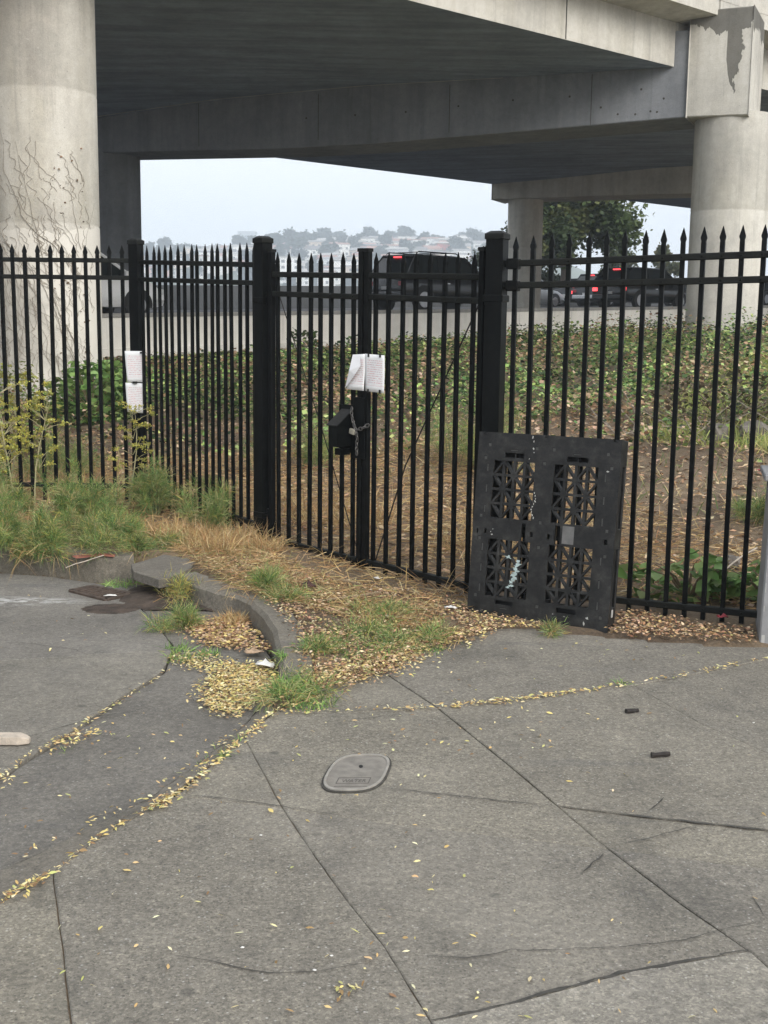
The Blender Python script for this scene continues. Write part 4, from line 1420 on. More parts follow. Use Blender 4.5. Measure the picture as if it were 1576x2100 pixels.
def chain_run(pts, first=0):
    P_ = [Vector(p) for p in pts]
    seg = [(P_[i + 1] - P_[i]).length for i in range(len(P_) - 1)]
    tot = sum(seg)
    n = max(2, round(tot / 0.026))
    for k_ in range(n):
        s_ = tot * (k_ + 0.5) / n
        i = 0
        while s_ > seg[i] and i < len(seg) - 1:
            s_ -= seg[i]
            i += 1
        d = (P_[i + 1] - P_[i]).normalized()
        c = P_[i] + d * s_
        side = d.cross(gn).normalized() if (k_ + first) % 2 == 0 else gn
        side = (side + Vector((0.2, 0.1, 0.15))).normalized()
        side = (side - d * side.dot(d)).normalized()
        MB().torus(c, 0.0105, 0.0036, d, side, 12, 6, 1.65).build('link', 'steel', ch, smooth=True)


lockp = gpt(MID - 0.035, 0.945, 0.062)
chain_run([gpt(MID - 0.068, 1.10, 0.045), gpt(MID - 0.062, 1.05, 0.052), gpt(MID - 0.036, 0.99, 0.056), gpt(MID - 0.012, 0.955, 0.058)])
chain_run([gpt(MID - 0.012, 0.955, 0.06), gpt(MID + 0.04, 0.972, 0.05), gpt(MID + 0.075, 0.995, 0.03)], 1)
chain_run([gpt(MID - 0.010, 0.945, 0.06), gpt(MID - 0.006, 0.90, 0.052), gpt(MID - 0.014, 0.86, 0.05), gpt(MID - 0.012, 0.795, 0.05)], 1)
pl = tag(empty('padlock', lockp), 'small pale brass padlock fastening the gate chain', 'padlock')
gm4 = Matrix.Translation(lockp) @ GM @ Matrix.Rotation(R(12), 4, 'Y')
MB().box((-0.028, -0.012, -0.018), (0.020, 0.012, 0.016), gm4).build('body', 'brass_pad', pl, bevel=0.005, seg=2)
MB().torus(gm4 @ Vector((0.022, 0, 0)), 0.011, 0.003, gm4.to_3x3() @ Vector((1, 0, 0)), gm4.to_3x3() @ Vector((0, 0, 1)), 12, 6, 1.3).build('shackle', 'steel', pl, smooth=True)


# ------------------------------------------------------------------ paper notices
def paper(corners, label, mat='printed_paper', bow=0.006, nrm=(0, -1, 0), holes=()):
    """corners TL, TR, BR, BL"""
    tl, tr, br, bl = [Vector(c) for c in corners]
    nrm = Vector(nrm).normalized()
    n = 8
    vs_, uv = [], []
    for j in range(n + 1):
        for i in range(n + 1):
            u, v = i / n, j / n
            p = tl.lerp(tr, u).lerp(bl.lerp(br, u), v)
            p = p + nrm * (bow * math.sin(u * 3.1) * (0.4 + 0.6 * v) + 0.002 * math.sin(9 * u + 5 * v))
            vs_.append(tuple(p))
            uv.append((u, 1 - v))
    f_ = [(j * (n + 1) + i, (j + 1) * (n + 1) + i, (j + 1) * (n + 1) + i + 1, j * (n + 1) + i + 1) for j in range(n) for i in range(n)]
    me = bpy.data.meshes.new('sheet')
    me.from_pydata(vs_, [], f_)
    me.polygons.foreach_set('use_smooth', [True] * len(me.polygons))
    ul = me.uv_layers.new(name='UVMap')
    for lp in me.loops:
        ul.data[lp.index].uv = uv[lp.vertex_index]
    root = tag(empty('paper_notice', (bl + br) / 2), label, 'notice', 'paper notices tied to the fence')
    o = link('sheet', me, mat, root, True)
    md = o.modifiers.new('thick', 'SOLIDIFY')
    md.thickness = 0.0006
    return root, o


dn = Vector((0.25, -1, 0)).normalized()


def at_post(x, z, out=0.0):
    return Vector((POST_D[0] + x, POST_D[1] - 0.074 - out, z))


r1, _ = paper([at_post(-0.095, 1.385), at_post(0.062, 1.385), at_post(0.062, 1.128), at_post(-0.078, 1.125)], 'white printed notice on the corner post, upper of the two', nrm=(0, -1, 0))
r2, _ = paper([at_post(-0.094, 1.122), at_post(0.058, 1.118), at_post(0.062, 0.868), at_post(-0.082, 0.878)], 'white printed notice on the corner post, lower of the two', nrm=(0, -1, 0))
MB().box((-0.018, -0.012, -0.008), (0.018, 0.004, 0.008), Matrix.Translation(at_post(-0.012, 1.125, 0.010))).build('clip', 'clip_black', r2)
MB().box((-0.014, -0.012, -0.007), (0.014, 0.004, 0.007), Matrix.Translation(at_post(0.050, 1.372, 0.010))).build('clip', 'clip_black', r1)
r3, _ = paper([gpt(MID + 0.052, 1.448, 0.045), gpt(MID + 0.228, 1.442, 0.045), gpt(MID + 0.228, 1.205, 0.045), gpt(MID + 0.055, 1.212, 0.045)], 'flat white printed notice on the right gate leaf', nrm=gn)
for t in (0.085, 0.19):
    for z in (1.44, 1.213):
        gbox(MID + t, MID + t + 0.009, 0.046, 0.056, z - 0.012, z + 0.012, 'cable_tie', r3, 'clip_black', 0)
r4, o4 = paper([gpt(MID - 0.055, 1.44, 0.047), gpt(MID + 0.055, 1.446, 0.047), gpt(MID + 0.050, 1.212, 0.050), gpt(MID - 0.105, 1.218, 0.060)], 'white notice with its corner folded over, across the gate stiles', nrm=gn)
q = MB()
q.v = [tuple(gpt(MID - 0.055, 1.44, 0.052)), tuple(gpt(MID + 0.046, 1.372, 0.078)), tuple(gpt(MID + 0.0, 1.315, 0.085)), tuple(gpt(MID - 0.106, 1.222, 0.070)), tuple(gpt(MID - 0.05, 1.34, 0.088)), tuple(gpt(MID + 0.01, 1.44, 0.055))]
q.f = [(0, 4, 1), (4, 2, 1), (4, 3, 2), (0, 3, 4), (0, 1, 5)]
fo = q.build('folded_corner', 'blank_paper', r4)
md = fo.modifiers.new('thick', 'SOLIDIFY')
md.thickness = 0.0008

# ------------------------------------------------------------------ plastic pallet
PB = Vector((0.478, 6.786, -0.004))
pu = Vector((0.869, -0.495, 0)).normalized()
pv = Vector((0.057, 0.100, 1.04)).normalized()
pw = pu.cross(pv).normalized()
if pw.y < 0:
    pw = -pw                                  # towards the fence
PW, PL_, PD = 0.838, 1.055, 0.122
pal = tag(empty('plastic_pallet', PB), 'worn black plastic pallet leaning upright against the fence', 'pallet')


def pp(u, v, w=0.0):
    """u across 0..1, v down from the top 0..1, w depth in metres behind the face"""
    return PB + pu * (u * PW) + pv * ((1 - v) * PL_) + pw * w


def plate(name, holes, w0, w1, mat, parent, rect=(0, 0, 1, 1)):
    us = sorted({rect[0], rect[2], *[h[0] for h in holes], *[h[2] for h in holes]})
    vs_ = sorted({rect[1], rect[3], *[h[1] for h in holes], *[h[3] for h in holes]})
    nu, nv = len(us) - 1, len(vs_) - 1
    solid = [[not any(h[0] - 1e-6 <= (us[i] + us[i + 1]) / 2 <= h[2] + 1e-6 and h[1] <= (vs_[j] + vs_[j + 1]) / 2 <= h[3] for h in holes) for j in range(nv)] for i in range(nu)]
    q = MB()
    def sol(i, j):
        return 0 <= i < nu and 0 <= j < nv and solid[i][j]
    for i in range(nu):
        for j in range(nv):
            if not solid[i][j]:
                continue
            c = [(us[i], vs_[j]), (us[i + 1], vs_[j]), (us[i + 1], vs_[j + 1]), (us[i], vs_[j + 1])]
            q.add([pp(*x, w0) for x in c], [(0, 1, 2, 3)])
            q.add([pp(*x, w1) for x in c], [(3, 2, 1, 0)])
            for (a_, b_, di, dj) in ((0, 1, 0, -1), (1, 2, 1, 0), (2, 3, 0, 1), (3, 0, -1, 0)):
                if not sol(i + di, j + dj):
                    q.add([pp(*c[a_], w0), pp(*c[b_], w0), pp(*c[b_], w1), pp(*c[a_], w1)], [(0, 3, 2, 1)])
    me = q.mesh(name)
    bm = bmesh.new(); bm.from_mesh(me)
    bmesh.ops.remove_doubles(bm, verts=bm.verts, dist=1e-5)
    bmesh.ops.recalc_face_normals(bm, faces=bm.faces)
    bm.to_mesh(me); bm.free()
    return link(name, me, mat, parent, True)


WINS = [(0.122, 0.148, 0.418, 0.452), (0.555, 0.148, 0.857, 0.452), (0.122, 0.568, 0.424, 0.872), (0.558, 0.568, 0.860, 0.872)]
HOLES = list(WINS) + [(0.20, 0.104, 0.335, 0.129), (0.64, 0.104, 0.785, 0.129), (0.20, 0.890, 0.33, 0.914), (0.64, 0.890, 0.775, 0.916),
                      (0.355, 0.470, 0.385, 0.566), (0.590, 0.462, 0.628, 0.562),
                      (0.418, 0.512, 0.440, 0.538), (0.540, 0.512, 0.562, 0.540),
                      (0.030, 0.518, 0.042, 0.545), (0.085, 0.516, 0.103, 0.542), (0.93, 0.512, 0.955, 0.538)]
for (u, v) in ((0.035, 0.002), (0.47, 0.002), (0.945, 0.002), (0.45, 0.985)):
    HOLES.append((u, v if v > 0.5 else 0.0, u + 0.03, v + 0.012 if v < 0.5 else 1.0))
deck = plate('deck', HOLES, 0.0, 0.012, 'pallet_plastic', pal)
# lattice in the four windows
for wi, (u0, v0, u1, v1) in enumerate(WINS):
    q = MB()
    nu_, nv_ = 4, 4
    def bar_(ua, va, ub, vb, w=0.016, d=0.03, dep=0.016):
        q.bar(pp(ua, va, dep), pp(ub, vb, dep), w, d, tuple(pw))
    for i in range(1, nu_):
        u = u0 + (u1 - u0) * i / nu_
        bar_(u, v0, u, v1, 0.0155)
    for j in range(1, nv_):
        v = v0 + (v1 - v0) * j / nv_
        bar_(u0, v, u1, v, 0.0135, 0.0296, 0.0164)
    for i in range(nu_):
        for j in range(nv_):
            ua, ub = u0 + (u1 - u0) * i / nu_, u0 + (u1 - u0) * (i + 1) / nu_
            va, vb = v0 + (v1 - v0) * j / nv_, v0 + (v1 - v0) * (j + 1) / nv_
            if (i + j) % 2 == 0:
                bar_(ua, vb, ub, va, 0.0115, 0.0285, 0.0172)
            else:
                bar_(ua, va, ub, vb, 0.0115, 0.0285, 0.0172)
    q.build('lattice', 'pallet_plastic', pal)
    for (i, j) in ((2, 1), (1, 2), (2, 3)):
        c = pp(u0 + (u1 - u0) * i / nu_, v0 + (v1 - v0) * j / nv_, 0.0012)
        h = MB()
        ring = [c + (pu * math.cos(a) + pv * math.sin(a)) * 0.021 for a in [R(22.5 + 45 * k_) for k_ in range(8)]]
        h.v = [tuple(p) for p in ring] + [tuple(p + pw * 0.028) for p in ring]
        h.f = [tuple(range(8)), tuple(reversed(range(8, 16)))] + [(k_, (k_ + 1) % 8, 8 + (k_ + 1) % 8, 8 + k_) for k_ in range(8)]
        h.build('hub', 'pallet_plastic', pal)
# moulded marks: little raised tabs around the deck
tabs = [(0.07, 0.055), (0.41, 0.06), (0.53, 0.06), (0.90, 0.065), (0.045, 0.125), (0.47, 0.135), (0.93, 0.135), (0.04, 0.435), (0.47, 0.445), (0.93, 0.455), (0.04, 0.555), (0.47, 0.575), (0.93, 0.585), (0.04, 0.865), (0.49, 0.885), (0.93, 0.90), (0.09, 0.945), (0.42, 0.955), (0.55, 0.96), (0.90, 0.965)]
for (u, v) in tabs:
    q = MB()
    a_ = [pp(u, v, -0.0005), pp(u + 0.024, v, -0.0005), pp(u + 0.024, v + 0.005, -0.0005), pp(u, v + 0.005, -0.0005)]
    q.hexa(a_, [p + pw * 0.003 for p in a_])
    a_ = [pp(u, v + 0.0052, -0.0005), pp(u + 0.006, v + 0.0052, -0.0005), pp(u + 0.006, v + 0.024, -0.0005), pp(u, v + 0.024, -0.0005)]
    q.hexa(a_, [p + pw * 0.003 for p in a_])
    q.build('mark', 'clip_black', pal)
    a_ = [pp(u + 0.0065, v + 0.0055, -0.0012), pp(u + 0.024, v + 0.0055, -0.0012), pp(u + 0.024, v + 0.021, -0.0012), pp(u + 0.0065, v + 0.021, -0.0012)]
    MB().hexa(a_, [p + pw * 0.003 for p in a_]).build('tab', 'worn_rubber', pal)
for (u, v, du, dv) in [(0.235, 0.083, 0.06, 0.014), (0.68, 0.083, 0.06, 0.014), (0.235, 0.926, 0.06, 0.014), (0.68, 0.926, 0.06, 0.014),
                       (0.072, 0.165, 0.018, 0.048), (0.072, 0.275, 0.018, 0.05), (0.07, 0.385, 0.018, 0.048), (0.90, 0.175, 0.018, 0.05), (0.90, 0.29, 0.018, 0.05), (0.90, 0.40, 0.018, 0.05),
                       (0.072, 0.59, 0.018, 0.05), (0.072, 0.70, 0.018, 0.05), (0.072, 0.81, 0.018, 0.05), (0.91, 0.60, 0.018, 0.05), (0.91, 0.72, 0.018, 0.05), (0.91, 0.83, 0.018, 0.05)]:
    q = MB()
    e_ = 0.004
    for (a0, b0, a1, b1) in ((u, v, u + du, v + e_), (u, v + dv - e_, u + du, v + dv), (u, v + e_ * 1.02, u + e_, v + dv - e_ * 1.02), (u + du - e_, v + e_ * 1.02, u + du, v + dv - e_ * 1.02)):
        a_ = [pp(a0, b0, -0.0006), pp(a1, b0, -0.0006), pp(a1, b1, -0.0006), pp(a0, b1, -0.0006)]
        q.hexa(a_, [p + pw * 0.003 for p in a_])
    gp_ = q.build('grip_pad', 'clip_black', pal)
    a_ = [pp(u + e_ * 1.3, v + e_ * 1.3, -0.0012), pp(u + du - e_ * 1.3, v + e_ * 1.3, -0.0012), pp(u + du - e_ * 1.3, v + dv - e_ * 1.3, -0.0012), pp(u + e_ * 1.3, v + dv - e_ * 1.3, -0.0012)]
    MB().hexa(a_, [p + pw * 0.003 for p in a_]).build('pad_insert', 'worn_rubber', gp_)
# skirt, blocks and bottom runners
def pbox(u0, v0, u1, v1, w0, w1, name, mat='pallet_plastic', bevel=0.004):
    q = MB().hexa([pp(u0, v0, w0), pp(u1, v0, w0), pp(u1, v1, w0), pp(u0, v1, w0)], [pp(u0, v0, w1), pp(u1, v0, w1), pp(u1, v1, w1), pp(u0, v1, w1)])
    me = q.mesh(name)
    bm = bmesh.new(); bm.from_mesh(me)
    bmesh.ops.recalc_face_normals(bm, faces=bm.faces)
    if bevel:
        bmesh.ops.bevel(bm, geom=bm.edges[:], offset=bevel, segments=1, affect='EDGES')
    bm.to_mesh(me); bm.free()
    return link(name, me, mat, pal, True)


for (u0, v0, u1, v1) in ((0.0, 0.0, 0.014, 1.0), (0.986, 0.0, 1.0, 1.0), (0.014, 0.0, 0.986, 0.011), (0.014, 0.989, 0.986, 1.0)):
    pbox(u0 + 0.001, v0 + 0.001, u1 - 0.001, v1 - 0.001, 0.0125, 0.042, 'skirt', bevel=0)
for u0, u1 in ((0.003, 0.15), (0.43, 0.55), (0.85, 0.997)):
    for v0, v1 in ((0.003, 0.14), (0.455, 0.56), (0.86, 0.997)):
        pbox(u0, v0, u1, v1, 0.0425, PD - 0.020, 'block')
    pbox(u0 + 0.002, 0.004, u1 - 0.002, 0.996, PD - 0.0195, PD, 'runner')
for v0, v1 in ((0.012, 0.12), (0.47, 0.55), (0.88, 0.988)):
    pbox(0.155, v0, 0.425, v1, PD - 0.018, PD - 0.002, 'cross_runner', bevel=0)
    pbox(0.555, v0, 0.845, v1, PD - 0.018, PD - 0.002, 'cross_runner', bevel=0)
for (u0_, v0_, u1_, v1_) in HOLES[4:8]:
    pbox(u0_ - 0.02, v0_ - 0.008, u1_ + 0.02, v1_ + 0.006, 0.050, 0.056, 'slot_back', 'clip_black', 0)
for u in (0.27, 0.71):
    pbox(u - 0.004, 0.02, u + 0.004, 0.14, 0.0125, 0.040, 'rib', bevel=0)


def splat(pts, mat, parent, w=-0.0012):
    for (u, v, a_, b_) in pts:
        q = MB()
        n = 9
        ring = []
        for k_ in range(n):
            t = 2 * math.pi * k_ / n
            j = random.uniform(0.35, 1.4)
            ring.append(pp(u, v, w) + pu * (a_ * math.cos(t) * j) + pv * (b_ * math.sin(t) * j))
        q.v = [tuple(p) for p in ring] + [tuple(p + pw * 0.004) for p in ring]
        q.f = [tuple(range(n)), tuple(reversed(range(n, 2 * n)))] + [(k_, (k_ + 1) % n, n + (k_ + 1) % n, n + k_) for k_ in range(n)]
        q.build('splat', mat, parent)


sp1 = [(0.275, 0.655, 0.02, 0.011)] + [(0.348 + 0.010 * math.sin(k_ * 1.9) - 0.0035 * k_, 0.675 + 0.0125 * k_, 0.010 + 0.005 * random.random(), 0.011) for k_ in range(10)] + [(0.305, 0.806, 0.018, 0.009), (0.285, 0.815, 0.012, 0.006)]
splat(sp1, 'paint_splat', pal)
sp2 = [(0.428 + 0.012 * math.sin(k_ * 0.75), 0.305 + 0.0145 * k_, random.uniform(0.002, 0.006), 0.006) for k_ in range(10)]
sp2 += [(0.39, 0.015, 0.004, 0.008), (0.40, 0.035, 0.003, 0.007), (0.40, 0.075, 0.004, 0.006), (0.405, 0.095, 0.003, 0.004), (0.375, 0.128, 0.003, 0.004)]
sp2 += [(0.15, 0.515, 0.003, 0.003), (0.135, 0.53, 0.0025, 0.003), (0.145, 0.545, 0.006, 0.004), (0.858, 0.925, 0.010, 0.007), (0.838, 0.955, 0.004, 0.012), (0.92, 0.165, 0.008, 0.004), (0.70, 0.93, 0.003, 0.002), (0.62, 0.925, 0.003, 0.003)]
splat(sp2, 'white_splat', pal)
q = pbox(0.645, 0.462, 0.725, 0.555, -0.0014, 0.0, 'tape_patch', 'duct_tape', 0)
q = pbox(0.9985, 0.87, 1.0012, 0.91, 0.045, 0.065, 'label_remnant', 'white_splat', 0)

# ------------------------------------------------------------------ grey pillar at the picture's edge
PLR = Vector((1.964, 6.187, 0))
pil = tag(empty('grey_pillar', (PLR.x + 0.2, PLR.y + 0.1, 0)), 'grey painted pillar with a flat cap at the right end of the fence', 'pillar')
pm = Matrix.Translation((PLR.x, PLR.y, 0)) @ Matrix.Rotation(R(-14), 4, 'Z')
MB().hexa([pm @ Vector(v) for v in ((0, 0, -0.05), (0.42, 0, -0.05), (0.42, 0.42, -0.05), (0, 0.42, -0.05))], [pm @ Vector(v) for v in ((0.018, 0.018, 0.868), (0.402, 0.018, 0.868), (0.402, 0.402, 0.868), (0.018, 0.402, 0.868))]).build('shaft', 'pillar_paint', pil, bevel=0.008)
MB().box((-0.02, -0.02, 0.869), (0.44, 0.44, 0.902), pm).build('cap', 'pillar_paint', pil, bevel=0.005)
q = MB()
for (z, w, h) in ((0.035, 0.016, 0.05), (0.20, 0.003, 0.03), (0.31, 0.003, 0.05), (0.38, 0.002, 0.02)):
    q.box((0.012 + 0.02 * z, -0.0008 + 0.0205 * (z + 0.05), z - h / 2), (0.012 + 0.02 * z + w, 0.004 + 0.0205 * (z + 0.05), z + h / 2), pm)
q.build('paint_chip', 'white_splat', pil)

# ------------------------------------------------------------------ meter cover in the sidewalk
cv = tag(empty('meter_cover', (-0.084, 4.308, 0)), 'oval iron meter cover with cast lettering set in the sidewalk', 'cover')
cc = np.mean(np.array([(-0.207, 4.202, 0), (0.041, 4.377, 0), (-0.07, 4.514, 0), (-0.112, 4.113, 0)]), 0)
ax = Vector(np.array((0.033, 4.336, 0)) - np.array((-0.195, 4.25, 0)))
ax.z = 0
cyaw = math.atan2(ax.y, ax.x)
tilt = Vector((-0.041, 4.51, 0)) - Vector((-0.113, 4.122, 0))
CXV, CYV = Vector((1, 0.06, 0)).normalized(), Vector((0.16, 1, 0)).normalized()


def oval(sx_, sy_, n=44, e=3.0):
    out = []
    for k_ in range(n):
        a_ = 2 * math.pi * k_ / n
        c_, s_ = math.cos(a_), math.sin(a_)
        x = math.copysign(abs(c_) ** (2 / e), c_) * sx_
        y = math.copysign(abs(s_) ** (2 / e), s_) * sy_
        p = Vector((cc[0], cc[1], 0)) + CXV * x + CYV * y
        out.append(p)
    return out


def ring(inner, outer, z0, z1, name, mat):
    n = len(inner)
    q = MB()
    q.v = [(p.x, p.y, z1) for p in inner] + [(p.x, p.y, z1) for p in outer] + [(p.x, p.y, z0) for p in outer] + [(p.x, p.y, z0) for p in inner]
    for k_ in range(n):
        j = (k_ + 1) % n
        q.f += [(k_, j, n + j, n + k_), (n + k_, n + j, 2 * n + j, 2 * n + k_), (3 * n + k_, 3 * n + j, j, k_)]
    me = q.mesh(name)
    bm = bmesh.new(); bm.from_mesh(me)
    bmesh.ops.recalc_face_normals(bm, faces=bm.faces)
    bm.to_mesh(me); bm.free()
    return link(name, me, mat, cv, True)


ring(oval(0.110, 0.186), oval(0.117, 0.195), -0.002, 0.0055, 'seam', 'joint_dirt')
ring(oval(0.101, 0.174), oval(0.110, 0.186), -0.002, 0.010, 'rim', 'cover_rim')
MB().prism([tuple(p) for p in oval(0.101, 0.174)], -0.002, 0.0065).build('lid', 'cover_iron', cv)
MB().prism([(cc[0] + 0.008 * math.cos(a_) + 0.012, cc[1] + 0.016 * math.sin(a_) + 0.055, 0) for a_ in np.linspace(0, 5.8, 9)], 0.006, 0.0075).build('lift_hole', 'clip_black', cv)
txt = bpy.data.curves.new('lettering', 'FONT')
txt.body = 'WATER'
txt.size = 0.042
txt.extrude = 0.0006
txt.align_x = 'CENTER'
dg = bpy.context.evaluated_depsgraph_get()
to = bpy.data.objects.new('lettering_curve', txt)
C.objects.link(to)
dg = bpy.context.evaluated_depsgraph_get()
tme = bpy.data.meshes.new_from_object(to.evaluated_get(dg))
bpy.data.objects.remove(to)
tme.materials.clear()
tme.transform(Matrix.Translation((cc[0] - 0.012, cc[1] - 0.105, 0.0072)) @ Matrix(((CXV.x * 0.62, CYV.x * 1.0, 0, 0), (CXV.y * 0.62, CYV.y * 1.0, 0, 0), (0, 0, 1, 0), (0, 0, 0, 1))))
link('lettering', tme, 'cover_letters', cv, True)
q = MB()
o_ = Vector((cc[0] - 0.012, cc[1] - 0.09, 0.0068))
for (a_, b_) in (((-0.058, -0.026), (0.058, -0.026)), ((-0.058, 0.030), (0.058, 0.030)), ((-0.058, -0.026), (-0.058, 0.030)), ((0.058, -0.026), (0.058, 0.030)), ((-0.06, -0.056), (0.06, -0.056))):
    q.bar(o_ + CXV * a_[0] + CYV * a_[1], o_ + CXV * b_[0] + CYV * b_[1], 0.0035, 0.0014)
q.build('cast_border', 'cover_letters', cv)

# ------------------------------------------------------------------ vehicles on the freeway
def loft_body(sections, name):
    """sections: list of (x, [(y, z) half outline from bottom centre out and up to top centre])"""
    q = MB()
    k_ = len(sections[0][1])
    for (x, h) in sections:
        q.v += [(x, y, z) for (y, z) in h] + [(x, -y, z) for (y, z) in reversed(h)]
    m_ = 2 * k_
    for i in range(len(sections) - 1):
        for j in range(m_):
            j2 = (j + 1) % m_
            q.f.append((i * m_ + j, i * m_ + j2, (i + 1) * m_ + j2, (i + 1) * m_ + j))
    q.f.append(tuple(reversed(range(m_))))
    q.f.append(tuple((len(sections) - 1) * m_ + j for j in range(m_)))
    me = q.mesh(name)
    bm = bmesh.new(); bm.from_mesh(me)
    bmesh.ops.recalc_face_normals(bm, faces=bm.faces)
    bm.to_mesh(me); bm.free()
    smooth_by_angle(me, 38)
    return me


def vehicle(name, label, t, q_, paint, style='suv', scale=1.0, braking=True, lit=('tail', 'high'), yaw_add=0.0, rack=False):
    """rear at x=0, nose at x=L; stands on the freeway at wall distance q_"""
    S = {'suv': dict(L=4.75, W=1.92, H=1.72, belt=1.02, hood=1.00, roof=(0.55, 2.75), ws=3.85, rear=0.02, wheel=0.36, clr=0.30),
         'truck': dict(L=5.1, W=2.0, H=1.92, belt=1.15, hood=1.16, roof=(0.62, 2.9), ws=4.0, rear=0.06, wheel=0.41, clr=0.36),
         'sedan': dict(L=4.6, W=1.82, H=1.45, belt=0.92, hood=0.86, roof=(1.15, 2.65), ws=3.55, rear=0.35, wheel=0.33, clr=0.22)}[style]
    L, W, H, belt, hood = S['L'], S['W'], S['H'], S['belt'], S['hood']
    p = wp(t, q_, wall_top(t) - 0.035)
    root = tag(empty(name, p, math.atan2(WDIR[1], WDIR[0]) + yaw_add), label, 'car', 'vehicles in the freeway queue')
    root.scale = (scale,) * 3
    w2, cl = W / 2, S['clr']
    def sec(x, top, wd, low=cl):
        return (x, [(0, low), (wd * 0.86, low), (wd * 0.97, low + 0.16), (wd, low + 0.38 * (top - low)), (wd * 0.985, top - 0.16), (wd * 0.93, top - 0.03), (0, top)])
    body = loft_body([sec(0.0, belt - 0.12, w2 * 0.86, cl + 0.14), sec(0.06, belt - 0.03, w2 * 0.94, cl + 0.05), sec(0.5, belt, w2), sec(L * 0.5, belt, w2), sec(S['ws'], belt - 0.01, w2), sec(S['ws'] + 0.35, hood, w2 * 0.99), sec(L - 0.35, hood - 0.12, w2 * 0.95), sec(L - 0.05, hood - 0.30, w2 * 0.86, cl + 0.06), sec(L, hood - 0.42, w2 * 0.78, cl + 0.12)], 'body')
    ob = link('body', body, paint, root)
    # cabin of glass with painted roof and pillars
    r0, r1 = S['roof']
    g = w2 * 0.93
    gt = w2 * 0.78
    def gs(x, top, wb, wt):
        return (x, [(0, belt - 0.05), (wb, belt - 0.05), (wt, top), (0, top)])
    cab = loft_body([gs(S['rear'], belt + 0.02, g, g * 0.99), gs(r0, H - 0.06, g, gt), gs(r1, H - 0.06, g, gt), gs(S['ws'], belt, g, g * 0.99)], 'cabin_glass')
    link('cabin_glass', cab, 'car_glass', root)
    rf = loft_body([(r0 - 0.06, [(0, H - 0.075), (gt + 0.01, H - 0.08), (gt - 0.06, H - 0.03), (0, H - 0.025)]), (r0 + 0.5, [(0, H - 0.06), (gt + 0.02, H - 0.07), (gt - 0.08, H - 0.01), (0, H)]), (r1 - 0.4, [(0, H - 0.06), (gt + 0.02, H - 0.07), (gt - 0.08, H - 0.01), (0, H)]), (r1 + 0.1, [(0, H - 0.09), (gt + 0.01, H - 0.10), (gt - 0.06, H - 0.05), (0, H - 0.045)])], 'roof')
    orf = link('roof', rf, paint, root)
    for s_ in (-1, 1):
        xs_ = [(S['rear'] + 0.02, r0 + 0.02), (r0 + 1.05, r0 + 1.05), (r0 + 1.95, r0 + 1.95), (S['ws'] - 0.05, r1 + 0.03)]
        for (xa, xb) in xs_:
            if xb > r1 + 0.1:
                continue
            MB().bar((xa, s_ * (g + 0.004), belt - 0.02), (xb, s_ * (gt + 0.006), H - 0.06), 0.075, 0.03, (0, s_, 0.2)).build('pillar', paint, root, wc=False)
        for (xa, xb) in ((0.85, 0), (L - 0.95, 0)):
            wc_ = MB()
            n = 20
            wr = S['wheel']
            arch = MB()
            arch.v = [(xa + (wr + 0.07) * math.cos(a_), s_ * (w2 + 0.004), wr + (wr + 0.07) * math.sin(a_)) for a_ in np.linspace(-0.15, math.pi + 0.15, 16)] + [(xa + (wr + 0.07) * math.cos(a_), s_ * (w2 - 0.2), wr + (wr + 0.07) * math.sin(a_)) for a_ in np.linspace(-0.15, math.pi + 0.15, 16)]
            arch.f = [tuple(range(16)), tuple(reversed(range(16, 32)))] + [(k_, k_ + 1, 17 + k_, 16 + k_) for k_ in range(15)]
            arch.build('wheel_arch', 'tyre', root, wc=False)
            wheel = MB().lathe([(wr * 0.72, 0), (wr, 0.03), (wr, 0.2), (wr * 0.72, 0.23)], 22)
            mtx = Matrix.Translation((xa, s_ * (w2 - 0.215), wr)) @ Matrix.Rotation(R(-90) * s_, 4, 'X')
            wheel.v = [tuple(mtx @ Vector(v)) for v in wheel.v]
            ow = wheel.build('wheel', 'tyre', root, wc=False)
            rim = MB()
            rim.lathe([(wr * 0.66, 0.226), (wr * 0.62, 0.236)], 18)
            for k_ in range(5):
                a_ = 2 * math.pi * k_ / 5
                rim.bar((0, 0, 0.242), (wr * 0.6 * math.cos(a_), wr * 0.6 * math.sin(a_), 0.242), 0.07, 0.012)
            rim.v = [tuple(mtx @ Vector(v)) for v in rim.v]
            rim.build('rim', 'rim', ow, wc=False)
        hx = L - 0.12
        MB().box((hx - 0.16, s_ * w2 * 0.74 - 0.16, hood - 0.36), (hx + 0.02, s_ * w2 * 0.74 + 0.12, hood - 0.22)).build('headlight', 'headlamp_glass', root, wc=False, bevel=0.02)
        MB().box((-0.012, s_ * w2 * 0.74 - 0.13, belt - 0.30), (0.10, s_ * w2 * 0.74 + 0.13, belt - 0.15)).build('tail_light', 'brake_light' if 'tail' in lit else 'litter_red', root, wc=False, bevel=0.015)
        MB().box((S['ws'] - 0.5, s_ * (w2 + 0.02), belt + 0.02), (S['ws'] - 0.36, s_ * (w2 + 0.2), belt + 0.18)).build('mirror', paint, root, wc=False, bevel=0.03)
        MB().box((1.9, s_ * (w2 + 0.002), belt - 0.2), (2.06, s_ * (w2 + 0.018), belt - 0.17)).build('door_handle', 'chrome' if paint != 'car_white' else 'tyre', root, wc=False)
    MB().box((-0.07, -w2 * 0.86, cl + 0.1), (0.12, w2 * 0.86, cl + 0.30)).build('rear_bumper', 'chrome' if style == 'suv' and paint == 'car_charcoal' else paint, root, wc=False, bevel=0.03)
    MB().box((-0.03, -0.17, belt - 0.42), (0.02, 0.17, belt - 0.31)).build('number_plate', 'plate_white', root, wc=False)
    hx = r0 - 0.05 if style != 'sedan' else S['rear'] + 0.5
